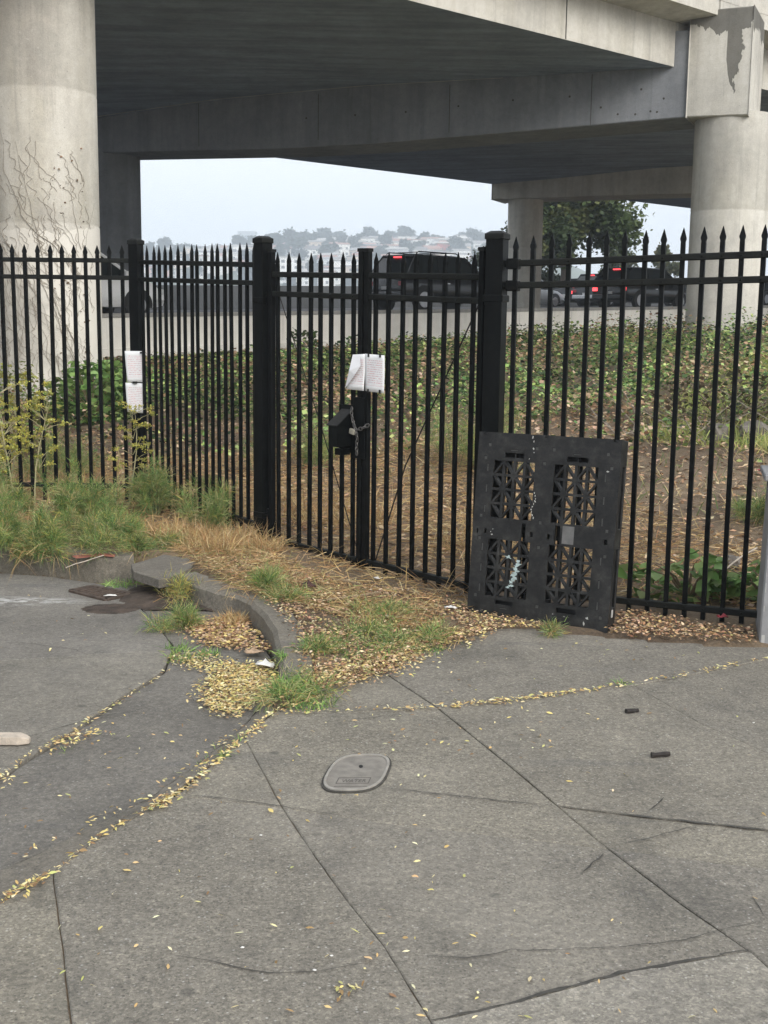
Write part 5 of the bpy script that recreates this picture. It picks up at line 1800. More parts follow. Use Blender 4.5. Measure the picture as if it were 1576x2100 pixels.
    if 'high' in lit:
        MB().box((hx - 0.05, -0.17, H - 0.125 if style != 'sedan' else belt + 0.28), (hx + 0.0, 0.17, H - 0.085 if style != 'sedan' else belt + 0.31)).build('high_brake_light', 'brake_light', root, wc=False)
    if rack:
        for s_ in (-1, 1):
            MB().tube([(r0 + 0.1, s_ * (gt - 0.06), H + 0.01), (r0 + 0.2, s_ * (gt - 0.06), H + 0.07), (r1 - 0.3, s_ * (gt - 0.06), H + 0.07), (r1 - 0.15, s_ * (gt - 0.06), H + 0.01)], 0.018, 6).build('roof_rail', 'car_charcoal', orf, wc=False)
        for x in (r0 + 0.5, r0 + 1.3, r1 - 0.5):
            MB().bar((x, -gt + 0.06, H + 0.075), (x, gt - 0.06, H + 0.075), 0.05, 0.025).build('cross_bar', 'car_charcoal', orf, wc=False)
    return root


vehicle('white_suv', 'white SUV half hidden by the near column, nose to the right', -3.55, 1.65, 'car_white', 'suv', 0.88, lit=())
vehicle('black_truck', 'big black SUV with roof rack and lit high brake light behind the gate', 8.5, 1.95, 'car_black', 'truck', 0.84, lit=('high',), rack=True)
vehicle('silver_sedan', 'silver sedan just right of the far column', 26.6, 14.2, 'car_silver', 'sedan', 0.95, lit=())
vehicle('dark_sedan', 'dark sedan with red tail lights beside the silver sedan', 31.7, 14.2, 'car_charcoal', 'sedan', 0.95, lit=('tail',))
vehicle('dark_suv', 'dark SUV with chrome bumper below the big evergreen', 28.9, 10.7, 'car_charcoal', 'suv', 0.86, lit=('high',))
vehicle('black_suv', 'black SUV with bright brake lights left of the second column', 18.9, 2.0, 'car_black', 'suv', 0.82)
vehicle('black_sedan', 'black sedan beyond the brake-lit SUV, mostly behind the column', 33.6, 10.8, 'car_black', 'sedan', 0.95)
vehicle('dark_sedan', 'dark sedan right of the second column at the picture edge', 36.0, 7.2, 'car_charcoal', 'sedan', 0.95)

# ------------------------------------------------------------------ trees beyond the freeway
def tree(name, label, base, h, crown_c, crown_r, n, pal_, trunk_r, leaf, group, lobes=9, cat='tree', seed=1):
    rs = np.random.default_rng(seed)
    root = tag(empty(name, base), label, cat, group)
    b = np.array(base, float)
    tk = MB()
    top = b + np.array([0.1 * crown_r[0], 0, crown_c + 0.4 * crown_r[2]])
    pts = [tuple(b + (top - b) * f + np.array([math.sin(f * 5) * 0.06 * crown_r[0], 0, 0])) for f in np.linspace(0, 1, 7)]
    tk.tube(pts, [trunk_r * (1 - 0.75 * f) for f in np.linspace(0, 1, 7)], 7)
    cs = []
    for k_ in range(lobes):
        a_ = 2 * math.pi * k_ / lobes + rs.uniform(-0.3, 0.3)
        rr = rs.uniform(0.35, 0.8)
        zz = rs.uniform(-0.75, 0.8)
        c = b + np.array([math.cos(a_) * rr * crown_r[0], math.sin(a_) * rr * crown_r[1], crown_c + zz * crown_r[2]])
        cs.append((c, rs.uniform(0.32, 0.52)))
        f = rs.uniform(0.35, 0.75)
        s_ = b + (top - b) * f
        m_ = (s_ + c) / 2 + np.array([0, 0, 0.1 * crown_r[2]])
        tk.tube([tuple(s_), tuple(m_), tuple(c)], [trunk_r * 0.4, trunk_r * 0.25, trunk_r * 0.08], 5)
    cs.append((b + np.array([0, 0, crown_c + crown_r[2] * 0.55]), 0.5))
    tk.build('trunk', 'bark_far', root, smooth=True)
    P_, T_ = [], []
    per = n // (len(cs) * 12)
    for (c, s_) in cs:
        for _ in range(12):
            d = unit(rs.normal(size=3))
            d[2] = abs(d[2]) * 0.9 - 0.25
            sc = c + d * np.array(crown_r) * s_ * rs.uniform(0.55, 1.0)
            g_ = rs.normal(0, 0.105, (per, 3)) * np.array(crown_r) * rs.uniform(0.7, 1.2)
            P_.append(sc + g_)
            T_.append(np.tile(np.array(pal_[rs.integers(0, len(pal_))]), (per, 1)) * rs.uniform(0.75, 1.25, (per, 1)))
    P_ = np.concatenate(P_)
    T_ = np.concatenate(T_)
    m_ = len(P_)
    cloud('crown', LEAF_V, LEAF_F, P_, rs.uniform(0, 6.28, m_), rs.uniform(-1.2, 1.2, m_), rs.uniform(-1.0, 1.0, m_), rs.uniform(0.6, 1.3, m_) * leaf, T_, 'crown_tint', root)
    return root


DARKG = [(0.075, 0.11, 0.04), (0.10, 0.135, 0.05), (0.05, 0.075, 0.032), (0.14, 0.16, 0.06)]
tree('cypress_tree', 'big dark evergreen tree behind the second row of columns', (8.6, 62, 0.6), 14, 8.6, (3.0, 3.0, 5.2), 70000, DARKG, 0.28, 0.24, 'trees beyond the freeway', 14, seed=3)
tree('young_tree', 'small leafy tree beside the big evergreen, low behind the cars', (17.2, 92, 0.6), 6, 4.6, (1.5, 1.5, 1.9), 9000, [(0.08, 0.10, 0.045), (0.11, 0.12, 0.05)], 0.09, 0.2, 'trees beyond the freeway', 6, seed=5)
tree('young_tree', 'thin small tree farthest right above the car roofs', (19.5, 88, 0.6), 6, 5.2, (0.9, 0.9, 1.5), 2400, [(0.09, 0.11, 0.05), (0.12, 0.12, 0.06)], 0.07, 0.26, 'trees beyond the freeway', 5, seed=8)
tree('young_tree', 'low bushy tree under the big evergreen crown', (7.6, 66, 0.6), 5, 4.2, (2.6, 2.0, 2.2), 20000, [(0.07, 0.085, 0.036), (0.05, 0.065, 0.03)], 0.10, 0.17, 'trees beyond the freeway', 7, seed=11)

# ------------------------------------------------------------------ hillside across the bay
def hill_z(X, Y):
    X, Y = np.asarray(X, float), np.asarray(Y, float)
    crest = 54 + 3.0 * np.sin(X / 95 + 0.6) + 2.5 * np.sin(X / 41 + 2.0) + 0 * X
    crest = crest * smooth(190, 110, X)
    return crest * smooth(470, 930, Y) * (1 - 0.55 * smooth(1010, 1500, Y)) - 3


hx = np.linspace(-900, 900, 120)
hy = np.linspace(450, 1440, 80)
HX, HY = np.meshgrid(hx, hy)
HZ = hill_z(HX, HY)
V = np.stack([HX, HY, HZ], -1).reshape(-1, 3)
ii, jj = np.meshgrid(np.arange(119), np.arange(79))
q0 = (jj * 120 + ii).ravel()
F = np.stack([q0, q0 + 1, q0 + 121, q0 + 120], 1)
me = bpy.data.meshes.new('hills')
me.from_pydata(V.tolist(), [], F.tolist())
me.polygons.foreach_set('use_smooth', [True] * len(me.polygons))
tag(link('hills', me, 'hill_ground'), 'hazy built-up hillside across the bay', kind='structure')

hs = np.random.default_rng(21)


def where_on_hill(x, y, z):
    r_ = x / y
    side = 'over the oblique fence run' if r_ < -0.1 else 'over the left gate leaf' if r_ < -0.02 else 'over the right gate leaf' if r_ < 0.08 else 'by the far column'
    e_ = (z - 1.65) / y
    return ('high' if e_ > 0.05 else 'halfway up' if e_ > 0.037 else 'low'), side


house_meshes = []
for v in range(7):
    w, d, h = hs.uniform(7, 13), hs.uniform(7, 11), hs.uniform(5, 9)
    wall = MB().box((-w / 2, -d / 2, -4), (w / 2, d / 2, h))
    roof = MB()
    if v % 3 != 2:
        rh = hs.uniform(1.2, 2.6)
        e = 0.5
        roof.v = [(-w / 2 - e, -d / 2 - e, h + 0.02), (w / 2 + e, -d / 2 - e, h + 0.02), (w / 2 + e, d / 2 + e, h + 0.02), (-w / 2 - e, d / 2 + e, h + 0.02), (-w / 2 - e, 0, h + rh), (w / 2 + e, 0, h + rh)]
        roof.f = [(0, 1, 5, 4), (2, 3, 4, 5), (0, 4, 3), (1, 2, 5), (3, 2, 1, 0)]
    else:
        roof.box((-w / 2 - 0.3, -d / 2 - 0.3, h + 0.01), (w / 2 + 0.3, d / 2 + 0.3, h + 0.6))
    win = []
    nw = max(2, int(w / 3))
    for k_ in range(nw):
        x = -w / 2 + (k_ + 0.5) * w / nw
        for z in (h * 0.25, h * 0.68):
            win.append(MB().box((x - 0.7, -d / 2 - 0.06, z - 0.7), (x + 0.7, -d / 2 + 0.05, z + 0.8)).mesh('window'))
    house_meshes.append((wall.mesh('wall'), roof.mesh('roof'), win))
walls = ['white', 'grey', 'tan', 'dark grey', 'bright white', 'terracotta']
roofs = ['dark roof', 'red-brown roof', 'grey roof', 'pale roof']
wall_me = {}
count = 0
spots = []
for k_ in range(3000):
    if count >= 185:
        break
    y = hs.uniform(640, 960)
    x = hs.uniform(-0.215, 0.10) * y
    if any((x - a_) ** 2 + (y - b_) ** 2 < 90 for a_, b_ in spots):
        continue
    z = float(hill_z(x, y))
    if z < 19:
        continue
    spots.append((x, y))
    v, wi, ri = int(hs.integers(0, 7)), int(hs.integers(0, 6)), int(hs.integers(0, 4))
    if wi == 5 and hs.random() < 0.6:
        wi = 0
    key = (v, wi, ri)
    if key not in wall_me:
        a_, b_ = house_meshes[v][0].copy(), house_meshes[v][1].copy()
        a_.materials.append(M['house_wall_%d' % wi])
        b_.materials.append(M['house_roof_%d' % ri])
        wall_me[key] = (a_, b_)
    a_, b_ = wall_me[key]
    lv_, sd_ = where_on_hill(x, y, z)
    rt = tag(empty('hillside_house', (x, y, z), hs.uniform(-0.6, 0.6)), '%s house, %s, %s on far hill %s' % (walls[wi], roofs[ri], lv_, sd_), 'house', 'hill houses: %s, %s, %s, %s' % (walls[wi], roofs[ri], lv_, sd_))
    link('wall', a_, None, rt)
    link('roof', b_, None, rt)
    for wm_ in house_meshes[v][2]:
        link('window', wm_, 'house_window', rt)
    count += 1
# one red building and two larger blocks that stand out
def big_house(x, y, w, d, h, wm, rm, label, nm='apartment_block'):
    z = float(hill_z(x, y))
    rt = tag(empty(nm, (x, y, z), 0.15), label, 'building')
    MB().box((-w / 2, -d / 2, -5), (w / 2, d / 2, h)).build('wall', wm, rt, wc=False)
    MB().box((-w / 2 - 0.4, -d / 2 - 0.4, h), (w / 2 + 0.4, d / 2 + 0.4, h + 0.8)).build('roof', rm, rt, wc=False)
    q = MB()
    n = int(w / 3.2)
    for k_ in range(n):
        for l_ in range(int(h / 3.2)):
            q = MB().box((-w / 2 + (k_ + 0.25) * w / n, -d / 2 - 0.08, 0.8 + l_ * 3.2), (-w / 2 + (k_ + 0.75) * w / n, -d / 2 + 0.05, 2.3 + l_ * 3.2))
            q.build('window', 'house_window', rt, wc=False)
    return rt


big_house(36, 800, 9, 9, 8, 'house_red', 'house_roof_1', 'small bright red building low on the far hillside', 'red_building')
big_house(-47, 930, 26, 12, 9, 'house_wall_4', 'house_roof_3', 'long pale apartment block high on the far hillside')
big_house(38, 930, 30, 12, 9, 'house_wall_5', 'house_roof_1', 'long pinkish apartment block below the hill crest')
big_house(58, 905, 18, 12, 11, 'house_wall_4', 'house_roof_2', 'white block of flats near the crest at the right')
big_house(-60, 690, 22, 12, 13, 'house_wall_4', 'house_roof_3', 'large white waterfront block between the left gate pickets')
big_house(-22, 700, 18, 12, 9, 'house_wall_4', 'house_roof_2', 'white waterfront shed left of the gate stiles')
# faint skyscraper and a water tower on the crest
tw = tag(empty('tower_block', (-148, 1320, 0)), 'faint pale tower block rising behind the far hill', 'tower')
MB().box((-9, -9, 0), (9, 9, 92)).build('shaft', 'tower_wall', tw, wc=False)
MB().box((-9.4, -9.4, 92.1), (9.4, 9.4, 94)).build('parapet', 'tower_wall', tw, wc=False)
for k_ in range(5):
    MB().box((-8 + k_ * 3.3, -9.12, 40), (-6.6 + k_ * 3.3, -9.0, 90)).build('window_strip', 'house_window', tw, wc=False)
wt = tag(empty('antenna_mast', (21, 980, float(hill_z(21, 980)))), 'thin mast with a round head on the hill crest', 'mast')
MB().tube([(0, 0, 0), (0, 0, 12)], 0.5, 6).build('pole', 'tower_wall', wt, wc=False)
MB().lathe([(0.4, 11), (1.6, 12.5), (1.6, 14.5), (0.3, 16)], 10).build('head', 'tower_wall', wt, wc=False)

# trees among the houses
HT = [(0.030, 0.045, 0.024), (0.040, 0.055, 0.028), (0.024, 0.036, 0.022)]
tproto = []
for v in range(4):
    o = tree('hillside_tree', 'dark tree', (0, 0, 0), 12, 7, (4.2 + v * 0.5, 4.2, 4.6 + (v % 2) * 1.6), 2200, HT, 0.4, 1.5, 'trees among the hillside houses', 6, seed=40 + v)
    tproto.append(o)
tsp = []
for k_ in range(4000):
    if len(tsp) >= 130:
        break
    y = hs.uniform(640, 960)
    x = hs.uniform(-0.215, 0.10) * y
    z = float(hill_z(x, y))
    if z < 17 or any((x - a_) ** 2 + (y - b_) ** 2 < 55 for a_, b_, _, _ in tsp) or any((x - a_) ** 2 + (y - b_) ** 2 < 60 for a_, b_ in spots):
        continue
    tsp.append((x, y, z, hs.uniform(0.6, 1.25)))
tsp += [(-38, 985, float(hill_z(-38, 985)), 1.5), (-50, 990, float(hill_z(-50, 990)), 1.35), (62, 960, float(hill_z(62, 960)), 1.5), (72, 960, float(hill_z(72, 960)), 1.5), (83, 965, float(hill_z(83, 965)), 1.45)]
for i, (x, y, z, s_) in enumerate(tsp):
    src = tproto[i % 4]
    if i < 4:
        o = src
    else:
        o = src.copy()
        C.objects.link(o)
        for ch_ in list(src.children):
            c_ = ch_.copy()
            C.objects.link(c_)
            c_.parent = o
    o.location = (x, y, z - 1)
    o.rotation_euler = (0, 0, hs.uniform(0, 6.28))
    o.scale = (s_, s_, s_)
    lv_, sd_ = where_on_hill(x, y, z)
    sz_ = 'tall' if s_ > 1.3 else 'large' if s_ > 1.0 else 'middling' if s_ > 0.8 else 'small'
    o['label'] = '%s dark hazy tree %s on the far hill %s' % (sz_, lv_, sd_)
    o['group'] = 'hill trees: %s, %s, %s' % (sz_, lv_, sd_)

# ------------------------------------------------------------------ plants
GREEN = [(0.15, 0.27, 0.075), (0.20, 0.33, 0.09), (0.11, 0.20, 0.06), (0.30, 0.38, 0.13)]
FENN = [(0.17, 0.27, 0.08), (0.23, 0.34, 0.11), (0.12, 0.21, 0.065), (0.32, 0.39, 0.14), (0.15, 0.25, 0.09), (0.42, 0.43, 0.20), (0.08, 0.14, 0.045), (0.36, 0.30, 0.15)]
STRAW = [(0.40, 0.28, 0.13), (0.47, 0.34, 0.17), (0.33, 0.22, 0.10), (0.52, 0.40, 0.22), (0.36, 0.22, 0.10)]
YEL = [(0.66, 0.54, 0.20), (0.60, 0.46, 0.18), (0.70, 0.60, 0.30), (0.62, 0.54, 0.30), (0.46, 0.33, 0.14), (0.70, 0.64, 0.40), (0.30, 0.20, 0.10), (0.42, 0.42, 0.16), (0.24, 0.15, 0.08), (0.55, 0.40, 0.20)]
CHIP = [(0.42, 0.27, 0.15), (0.50, 0.35, 0.21), (0.33, 0.19, 0.10), (0.58, 0.44, 0.29), (0.26, 0.15, 0.085), (0.47, 0.29, 0.17)]


def fennel(name, label, c, rad, h, n, drape=0.0, group='feathery fennel clumps', pal_=FENN, yellow=0.0):
    """feathery clump: arching stems carrying sprays of fine threads"""
    c = c_base = np.array(c, float)
    root = tag(empty(name, tuple(c)), label, 'plant', group)
    ns = max(10, int(26 * rad / 0.3))
    st = MB()
    sprays = []
    subs = [rng.normal(0, rad * 0.42, 2) * np.array([1, 0.8]) for _ in range(4)]
    shs = rng.uniform(0.45, 1.15, 4)
    for k_ in range(ns):
        si = int(rng.integers(0, 4))
        c = c_base + np.array([subs[si][0], subs[si][1], 0])
        sub_h = shs[si]
        a_ = rng.uniform(0, 6.28)
        lean = rng.uniform(0.05, 1.0) ** 0.7
        r_ = lean * rad * 0.72 * (0.75 + 0.45 * math.sin(3 * a_ + c[0] * 9) * rng.uniform(0.3, 1.0))
        b0 = c + np.array([math.cos(a_), math.sin(a_), 0]) * r_ * 0.35
        hh = h * sub_h * (1.05 - 0.6 * lean ** 2) * rng.uniform(0.55, 1.25)
        tip = c + np.array([math.cos(a_) * r_, math.sin(a_) * r_, hh])
        mid = (b0 + tip) / 2 + np.array([0, 0, hh * 0.18])
        tip = tip + np.array([0, 0, -drape * lean * h])
        st.tube([tuple(b0), tuple(mid), tuple(tip)], [0.004, 0.003, 0.0012], 4, cap=False)
        for f in np.linspace(0.25, 1.0, 9):
            p = (1 - f) ** 2 * b0 + 2 * f * (1 - f) * mid + f * f * tip
            dd = unit((tip - b0) + rng.normal(0, 0.4, 3) * np.linalg.norm(tip - b0))
            sprays.append((p, dd))
    st.build('stem', 'stem_green', root)['kind'] = 'stuff'
    per = max(4, n // len(sprays))
    P0 = np.repeat(np.array([s_[0] for s_ in sprays]), per, 0)
    D0 = np.repeat(np.array([s_[1] for s_ in sprays]), per, 0)
    m_ = len(P0)
    D = unit(D0 * 0.7 + rng.normal(0, 0.55, (m_, 3)) + np.array([0, 0, 0.15]))
    P_ = P0 + D * rng.uniform(0, 0.05, (m_, 1)) + rng.normal(0, 0.016, (m_, 3))
    c = c_base
    P_[:, 2] = np.maximum(P_[:, 2], c[2] - 0.08 if drape else c[2])
    tint = np.repeat(pick(pal_, len(sprays), 0.22), per, 0) * rng.uniform(0.8, 1.2, (m_, 1))
    yellow = max(yellow, 0.10)
    if yellow:
        yk = rng.random(m_) < yellow
        tint[yk] = pick([(0.5, 0.45, 0.12), (0.42, 0.32, 0.12)], int(yk.sum()))
    kd_ = 40 + int(260 * rad)
    ad = rng.uniform(0, 6.28, kd_)
    rd_ = rad * np.sqrt(rng.random(kd_))
    Pd = c_base + np.stack([rd_ * np.cos(ad), rd_ * np.sin(ad), rng.uniform(0, 0.02, kd_)], 1)
    Dd = unit(rng.normal(0, 0.7, (kd_, 3)) + np.array([0, 0, 0.35]))
    blades('dead_stalks', Pd, Dd, rng.uniform(0.04, 0.10 + 0.5 * h, kd_), rng.uniform(0.0015, 0.0035, kd_), rng.uniform(0.2, 1.2, kd_), pick(STRAW, kd_, 0.25), 'litter_tint', root)
    blades('fronds', P_, D, np.minimum(rng.uniform(0.03, 0.11, m_), 0.04 + 0.45 * h), rng.uniform(0.0018, 0.0036, m_), rng.uniform(0.1, 0.9, m_), tint, 'thread_tint', root)
    return root


simple('stem_green', (0.16, 0.20, 0.09), 0.7, var=0.2, scale=20)
simple('stem_pale', (0.36, 0.33, 0.19), 0.7, var=0.2, scale=20)


def gp(x, y, dz=0.0):
    return (x, y, float(terrain(x, y)) + dz)


def put(p, dz=0.0):
    return (p[0], p[1], float(terrain(p[0], p[1])) + dz)


fennel('fennel_plant', 'large fennel clump spilling over the kerb left of the red mark', put((-2.47, 8.291, 0.06)), 0.40, 0.34, 9000, 0.5)
fennel('fennel_plant', 'large fennel clump against the left fence, behind the kerb', put((-2.371, 9.162, 0.06)), 0.48, 0.42, 9500)
fennel('fennel_plant', 'fennel clump growing round the foot of the corner post', put((-1.934, 9.783, 0.06)), 0.42, 0.46, 9500)
fennel('fennel_plant', 'fennel clump hanging over the kerb beside the drain hood', put((-1.643, 8.219, 0.07)), 0.24, 0.15, 4200, 0.9)
fennel('fennel_plant', 'fennel clump in the gap between the two large left clumps', put((-2.231, 8.092, 0.06)), 0.30, 0.26, 6000, 0.5)
fennel('fennel_plant', 'fennel clump behind the red kerb mark', put((-1.98, 8.51, 0.06)), 0.30, 0.24, 5500)
fennel('fennel_plant', 'fennel clump at the left picture edge below the flowering stems', put((-3.057, 9.697, 0.06)), 0.40, 0.36, 6500)
fennel('fennel_plant', 'small fennel tuft at the foot of the oblique fence run', put((-1.3, 8.957, 0.06)), 0.20, 0.30, 3600)
fennel('fennel_plant', 'low round fennel tuft on the verge behind the curved kerb', put((-0.678, 6.96, 0.06)), 0.25, 0.08, 2600, 0.5)
fennel('fennel_plant', 'fennel sprout in the gutter below the drain', ((-1.153, 6.628, -0.06)), 0.14, 0.09, 1700)
fennel('fennel_plant', 'yellowing fennel sprout leaning out of the drain opening', ((-1.229, 7.326, -0.03)), 0.16, 0.15, 900, 0.3, yellow=0.6)
fennel('fennel_plant', 'fennel tuft on the verge in front of the right gate leaf', put((0.013, 6.68, 0.02)), 0.26, 0.055, 1200, 0.5)
fennel('fennel_plant', 'fennel tuft on the verge edge between kerb and pallet', put((0.038, 6.149, 0.02)), 0.36, 0.055, 1700, 0.5)
fennel('fennel_plant', 'fennel tuft just left of the pallet foot', put((0.324, 6.202, 0.02)), 0.21, 0.055, 900, 0.5)
fennel('fennel_plant', 'grassy fennel tuft at the end of the curved kerb', put((-0.393, 5.165, 0)), 0.24, 0.035, 1300, 0.5)
fennel('fennel_plant', 'fennel tuft on the verge by the middle of the curved kerb', put((-0.347, 5.824, 0.02)), 0.15, 0.035, 900, 0.5)
fennel('fennel_plant', 'tiny green sprout at the foot of the pallet', put((0.903, 6.326, 0)), 0.015, 0.015, 24, 0.1)
fennel('fennel_plant', 'green fennel bush behind the right gate leaf', put((0.95, 11.6)), 0.55, 0.62, 9000)
fennel('fennel_plant', 'green fennel bush behind the left gate leaf', put((-0.9, 12.2)), 0.40, 0.5, 5000)
fennel('fennel_plant', 'green fennel bush behind the fence right of the pallet', put((2.9, 9.2)), 0.32, 0.35, 4500)
fennel('fennel_plant', 'fennel bush at the top of the bank before the wall', put((4.4, 20.5)), 0.6, 0.45, 4000)
fennel('fennel_plant', 'fennel bush inside the left fence by the column foot', put((-3.2, 12.0)), 0.6, 0.5, 7000)

# tall flowering stems at the far left
def tall_stem(c, h, lean, label, seed):
    rs = np.random.default_rng(seed)
    root = tag(empty('flowering_fennel', tuple(c)), label, 'plant', 'tall flowering fennel by the left fence')
    st = MB()
    c = np.array(c, float)
    tip = c + np.array([lean[0], lean[1], h])
    pts = [c + (tip - c) * f + np.array([0.03 * math.sin(4 * f + seed), 0, 0]) for f in np.linspace(0, 1, 6)]
    st.tube([tuple(p) for p in pts], [0.007, 0.0065, 0.006, 0.005, 0.0035, 0.002], 5)
    P_, T_ = [], []
    for f in np.linspace(0.4, 1, 8):
        base = c + (tip - c) * f
        for _ in range(3):
            d = unit(np.array([rs.normal(), rs.normal() * 0.6, rs.uniform(0.3, 1.0)]))
            e = base + d * rs.uniform(0.09, 0.2)
            st.tube([tuple(base), tuple((base + e) / 2 + np.array([0, 0, 0.01])), tuple(e)], [0.003, 0.0022, 0.0014], 4, cap=False)
            for _ in range(9):
                u = e + unit(rs.normal(size=3)) * np.array([1, 1, 0.35]) * rs.uniform(0.015, 0.045)
                m_ = 7
                P_.append(u + rs.normal(0, 0.006, (m_, 3)))
                T_.append(pick([(0.46, 0.44, 0.10), (0.38, 0.40, 0.12), (0.55, 0.48, 0.12)], m_))
    st.build('stem', 'stem_pale', root)['kind'] = 'stuff'
    P_, T_ = np.concatenate(P_), np.concatenate(T_)
    m_ = len(P_)
    cloud('flower_heads', LEAF_V, LEAF_F, P_, rs.uniform(0, 6.28, m_), rs.uniform(-1, 1, m_), rs.uniform(-1, 1, m_), rs.uniform(0.008, 0.018, m_), T_, 'leaf_tint', root)
    return root


tall_stem(put((-3.02, 9.75)), 0.98, (-0.05, 0.0), 'tallest yellow-flowered fennel stem at the left fence', 1)
tall_stem(put((-3.12, 9.9)), 0.92, (-0.10, 0.1), 'yellow-flowered fennel stem at the extreme left edge', 2)
tall_stem(put((-2.86, 9.85)), 0.90, (0.12, 0.05), 'yellow-flowered fennel stem arching towards the corner post', 3)
tall_stem(put((-3.02, 9.6)), 0.75, (-0.16, -0.05), 'short yellow-flowered fennel stem low at the left', 4)
tall_stem(put((-2.10, 10.05)), 0.78, (0.03, -0.02), 'bare fennel stem crossing the lower corner-post notice', 5)
tall_stem(put((-3.3, 10.6)), 1.0, (0.1, 0), 'yellow-flowered fennel stem behind the left pickets', 6)

# broad-leaved bush at the foot of the near column
def leafy(name, label, c, rad, h, n, size, pal_, group=None, cat='plant'):
    c = np.array(c, float)
    root = tag(empty(name, tuple(c)), label, cat, group)
    st = MB()
    for k_ in range(14):
        a_ = rng.uniform(0, 6.28)
        e = c + np.array([math.cos(a_) * rad[0], math.sin(a_) * rad[1], 0]) * rng.uniform(0.3, 0.9) + np.array([0, 0, h * rng.uniform(0.4, 0.95)])
        st.tube([tuple(c), tuple((c + e) / 2 + np.array([0, 0, 0.05])), tuple(e)], [0.01, 0.007, 0.003], 4, cap=False)
    st.build('stem', 'twig', root)['kind'] = 'stuff'
    d = unit(rng.normal(size=(n, 3)))
    r_ = rng.uniform(0.45, 1.0, (n, 1)) ** 0.5
    P_ = c + d * r_ * np.array([rad[0], rad[1], h * 0.55]) + np.array([0, 0, h * 0.48])
    P_ += 0.06 * np.sin(P_[:, [1, 2, 0]] * 14)
    P_[:, 2] = np.maximum(P_[:, 2], c[2] + 0.02)
    cloud('leaves', IVY_V, IVY_F, P_, rng.uniform(0, 6.28, n), rng.uniform(-0.8, 0.8, n), rng.uniform(-0.9, 0.5, n), rng.uniform(0.6, 1.25, n) * size, pick(pal_, n, 0.25), 'leaf_tint', root)
    return root


BROAD = [(0.15, 0.25, 0.07), (0.20, 0.31, 0.10), (0.10, 0.18, 0.055), (0.28, 0.38, 0.14)]
leafy('leafy_bush', 'bright broad-leaved bush at the foot of the near column', put((-3.75, 15.6)), (0.62, 0.45), 0.75, 520, 0.12, BROAD, 'broad-leaved bushes')
leafy('leafy_bush', 'broad-leaved bush between near column and retaining wall', put((-3.9, 17.0)), (0.45, 0.4), 0.55, 320, 0.13, BROAD, 'broad-leaved bushes')
leafy('leafy_bush', 'yellow-green bush behind the left pickets', put((-4.2, 13.2)), (0.7, 0.6), 1.05, 1500, 0.05, [(0.20, 0.22, 0.06), (0.28, 0.28, 0.08), (0.14, 0.17, 0.05)], 'broad-leaved bushes')
leafy('leafy_bush', 'dark shrub against the retaining wall behind the oblique fence', put((-1.9, 28.6)), (0.35, 0.3), 0.55, 220, 0.09, [(0.05, 0.085, 0.03), (0.08, 0.12, 0.04)], 'broad-leaved bushes')
leafy('leafy_bush', 'low ivy bush under the bottom rail right of the pallet', put((1.80, 7.05)), (0.32, 0.22), 0.26, 170, 0.085, BROAD, 'broad-leaved bushes')
leafy('leafy_bush', 'low ivy bush beside the grey pillar, behind the rail', put((2.25, 6.95)), (0.28, 0.2), 0.24, 130, 0.085, BROAD, 'broad-leaved bushes')
leafy('leafy_bush', 'dark thicket of dry stems behind the pallet', put((3.7, 13.2)), (0.9, 0.5), 0.6, 900, 0.06, [(0.06, 0.07, 0.03), (0.10, 0.085, 0.05), (0.14, 0.11, 0.07)], 'broad-leaved bushes')

# ---- ivy and grass over the bank (uncountable ground cover)
BANK = [(-9, 12.5), (-1.6, 12.6), (1.5, 12.0), (5, 10.6), (12, 10.5), (22, 30), (14, 46), (6, 42), (-4, 31.6), (-12, 26)]
n = 420000
pt = sample_poly(BANK, n)
near_w = np.exp(-(pt[:, 1] - 11) / 14)
keep = rng.random(n) < np.clip(near_w * 1.3, 0.25, 1)
dens = np.sin(pt[:, 0] * 0.9 + 1.3) * np.sin(pt[:, 1] * 0.6) + 0.5 * np.sin(pt[:, 0] * 2.3) * np.sin(pt[:, 1] * 1.9 + 2)
bare = (dens < -0.75) & (rng.random(n) < 0.6)
low = (pt[:, 1] < 14.5 - 0.25 * pt[:, 0]) & (rng.random(n) < 0.72)
qw = (pt[:, 0] - WALL0[0]) * WNRM[0] + (pt[:, 1] - WALL0[1]) * WNRM[1]
pt = pt[keep & ~bare & ~low & (qw < -0.12)]
n = len(pt)
lump = 0.16 + 0.18 * np.sin(pt[:, 0] * 3.1) * np.sin(pt[:, 1] * 2.3) + 0.06 * np.sin(pt[:, 0] * 7 + pt[:, 1] * 5)
qd = (pt[:, 0] - WALL0[0]) * WNRM[0] + (pt[:, 1] - WALL0[1]) * WNRM[1]
z = terrain(pt[:, 0], pt[:, 1]) + np.clip(lump, 0.01, 0.4) * rng.uniform(0.3, 1.5, n) * (0.22 + 0.78 * smooth(-0.5, -9, qd))
IVYC = np.array([(0.12, 0.215, 0.065), (0.18, 0.29, 0.085), (0.32, 0.42, 0.13), (0.06, 0.11, 0.04), (0.46, 0.52, 0.20), (0.035, 0.065, 0.028), (0.20, 0.29, 0.11), (0.05, 0.08, 0.035)])
tint = pick(IVYC, n, 0.3)
hsh = (np.floor(pt[:, 0] * 1.5 + 0.4 * np.sin(pt[:, 1] * 3)).astype(int) * 73856093 ^ np.floor(pt[:, 1] * 1.1 + 0.4 * np.sin(pt[:, 0] * 3)).astype(int) * 19349663) % 97
clump = (hsh / 97.0)
tint = tint * (0.34 + 1.15 * clump)[:, None]
dry = rng.random(n) < np.where(np.sin(pt[:, 0] * 1.1 + 2.2) * np.sin(pt[:, 1] * 0.8 + 0.7) + 0.6 * (clump - 0.5) > 0.15, 0.48, 0.06)
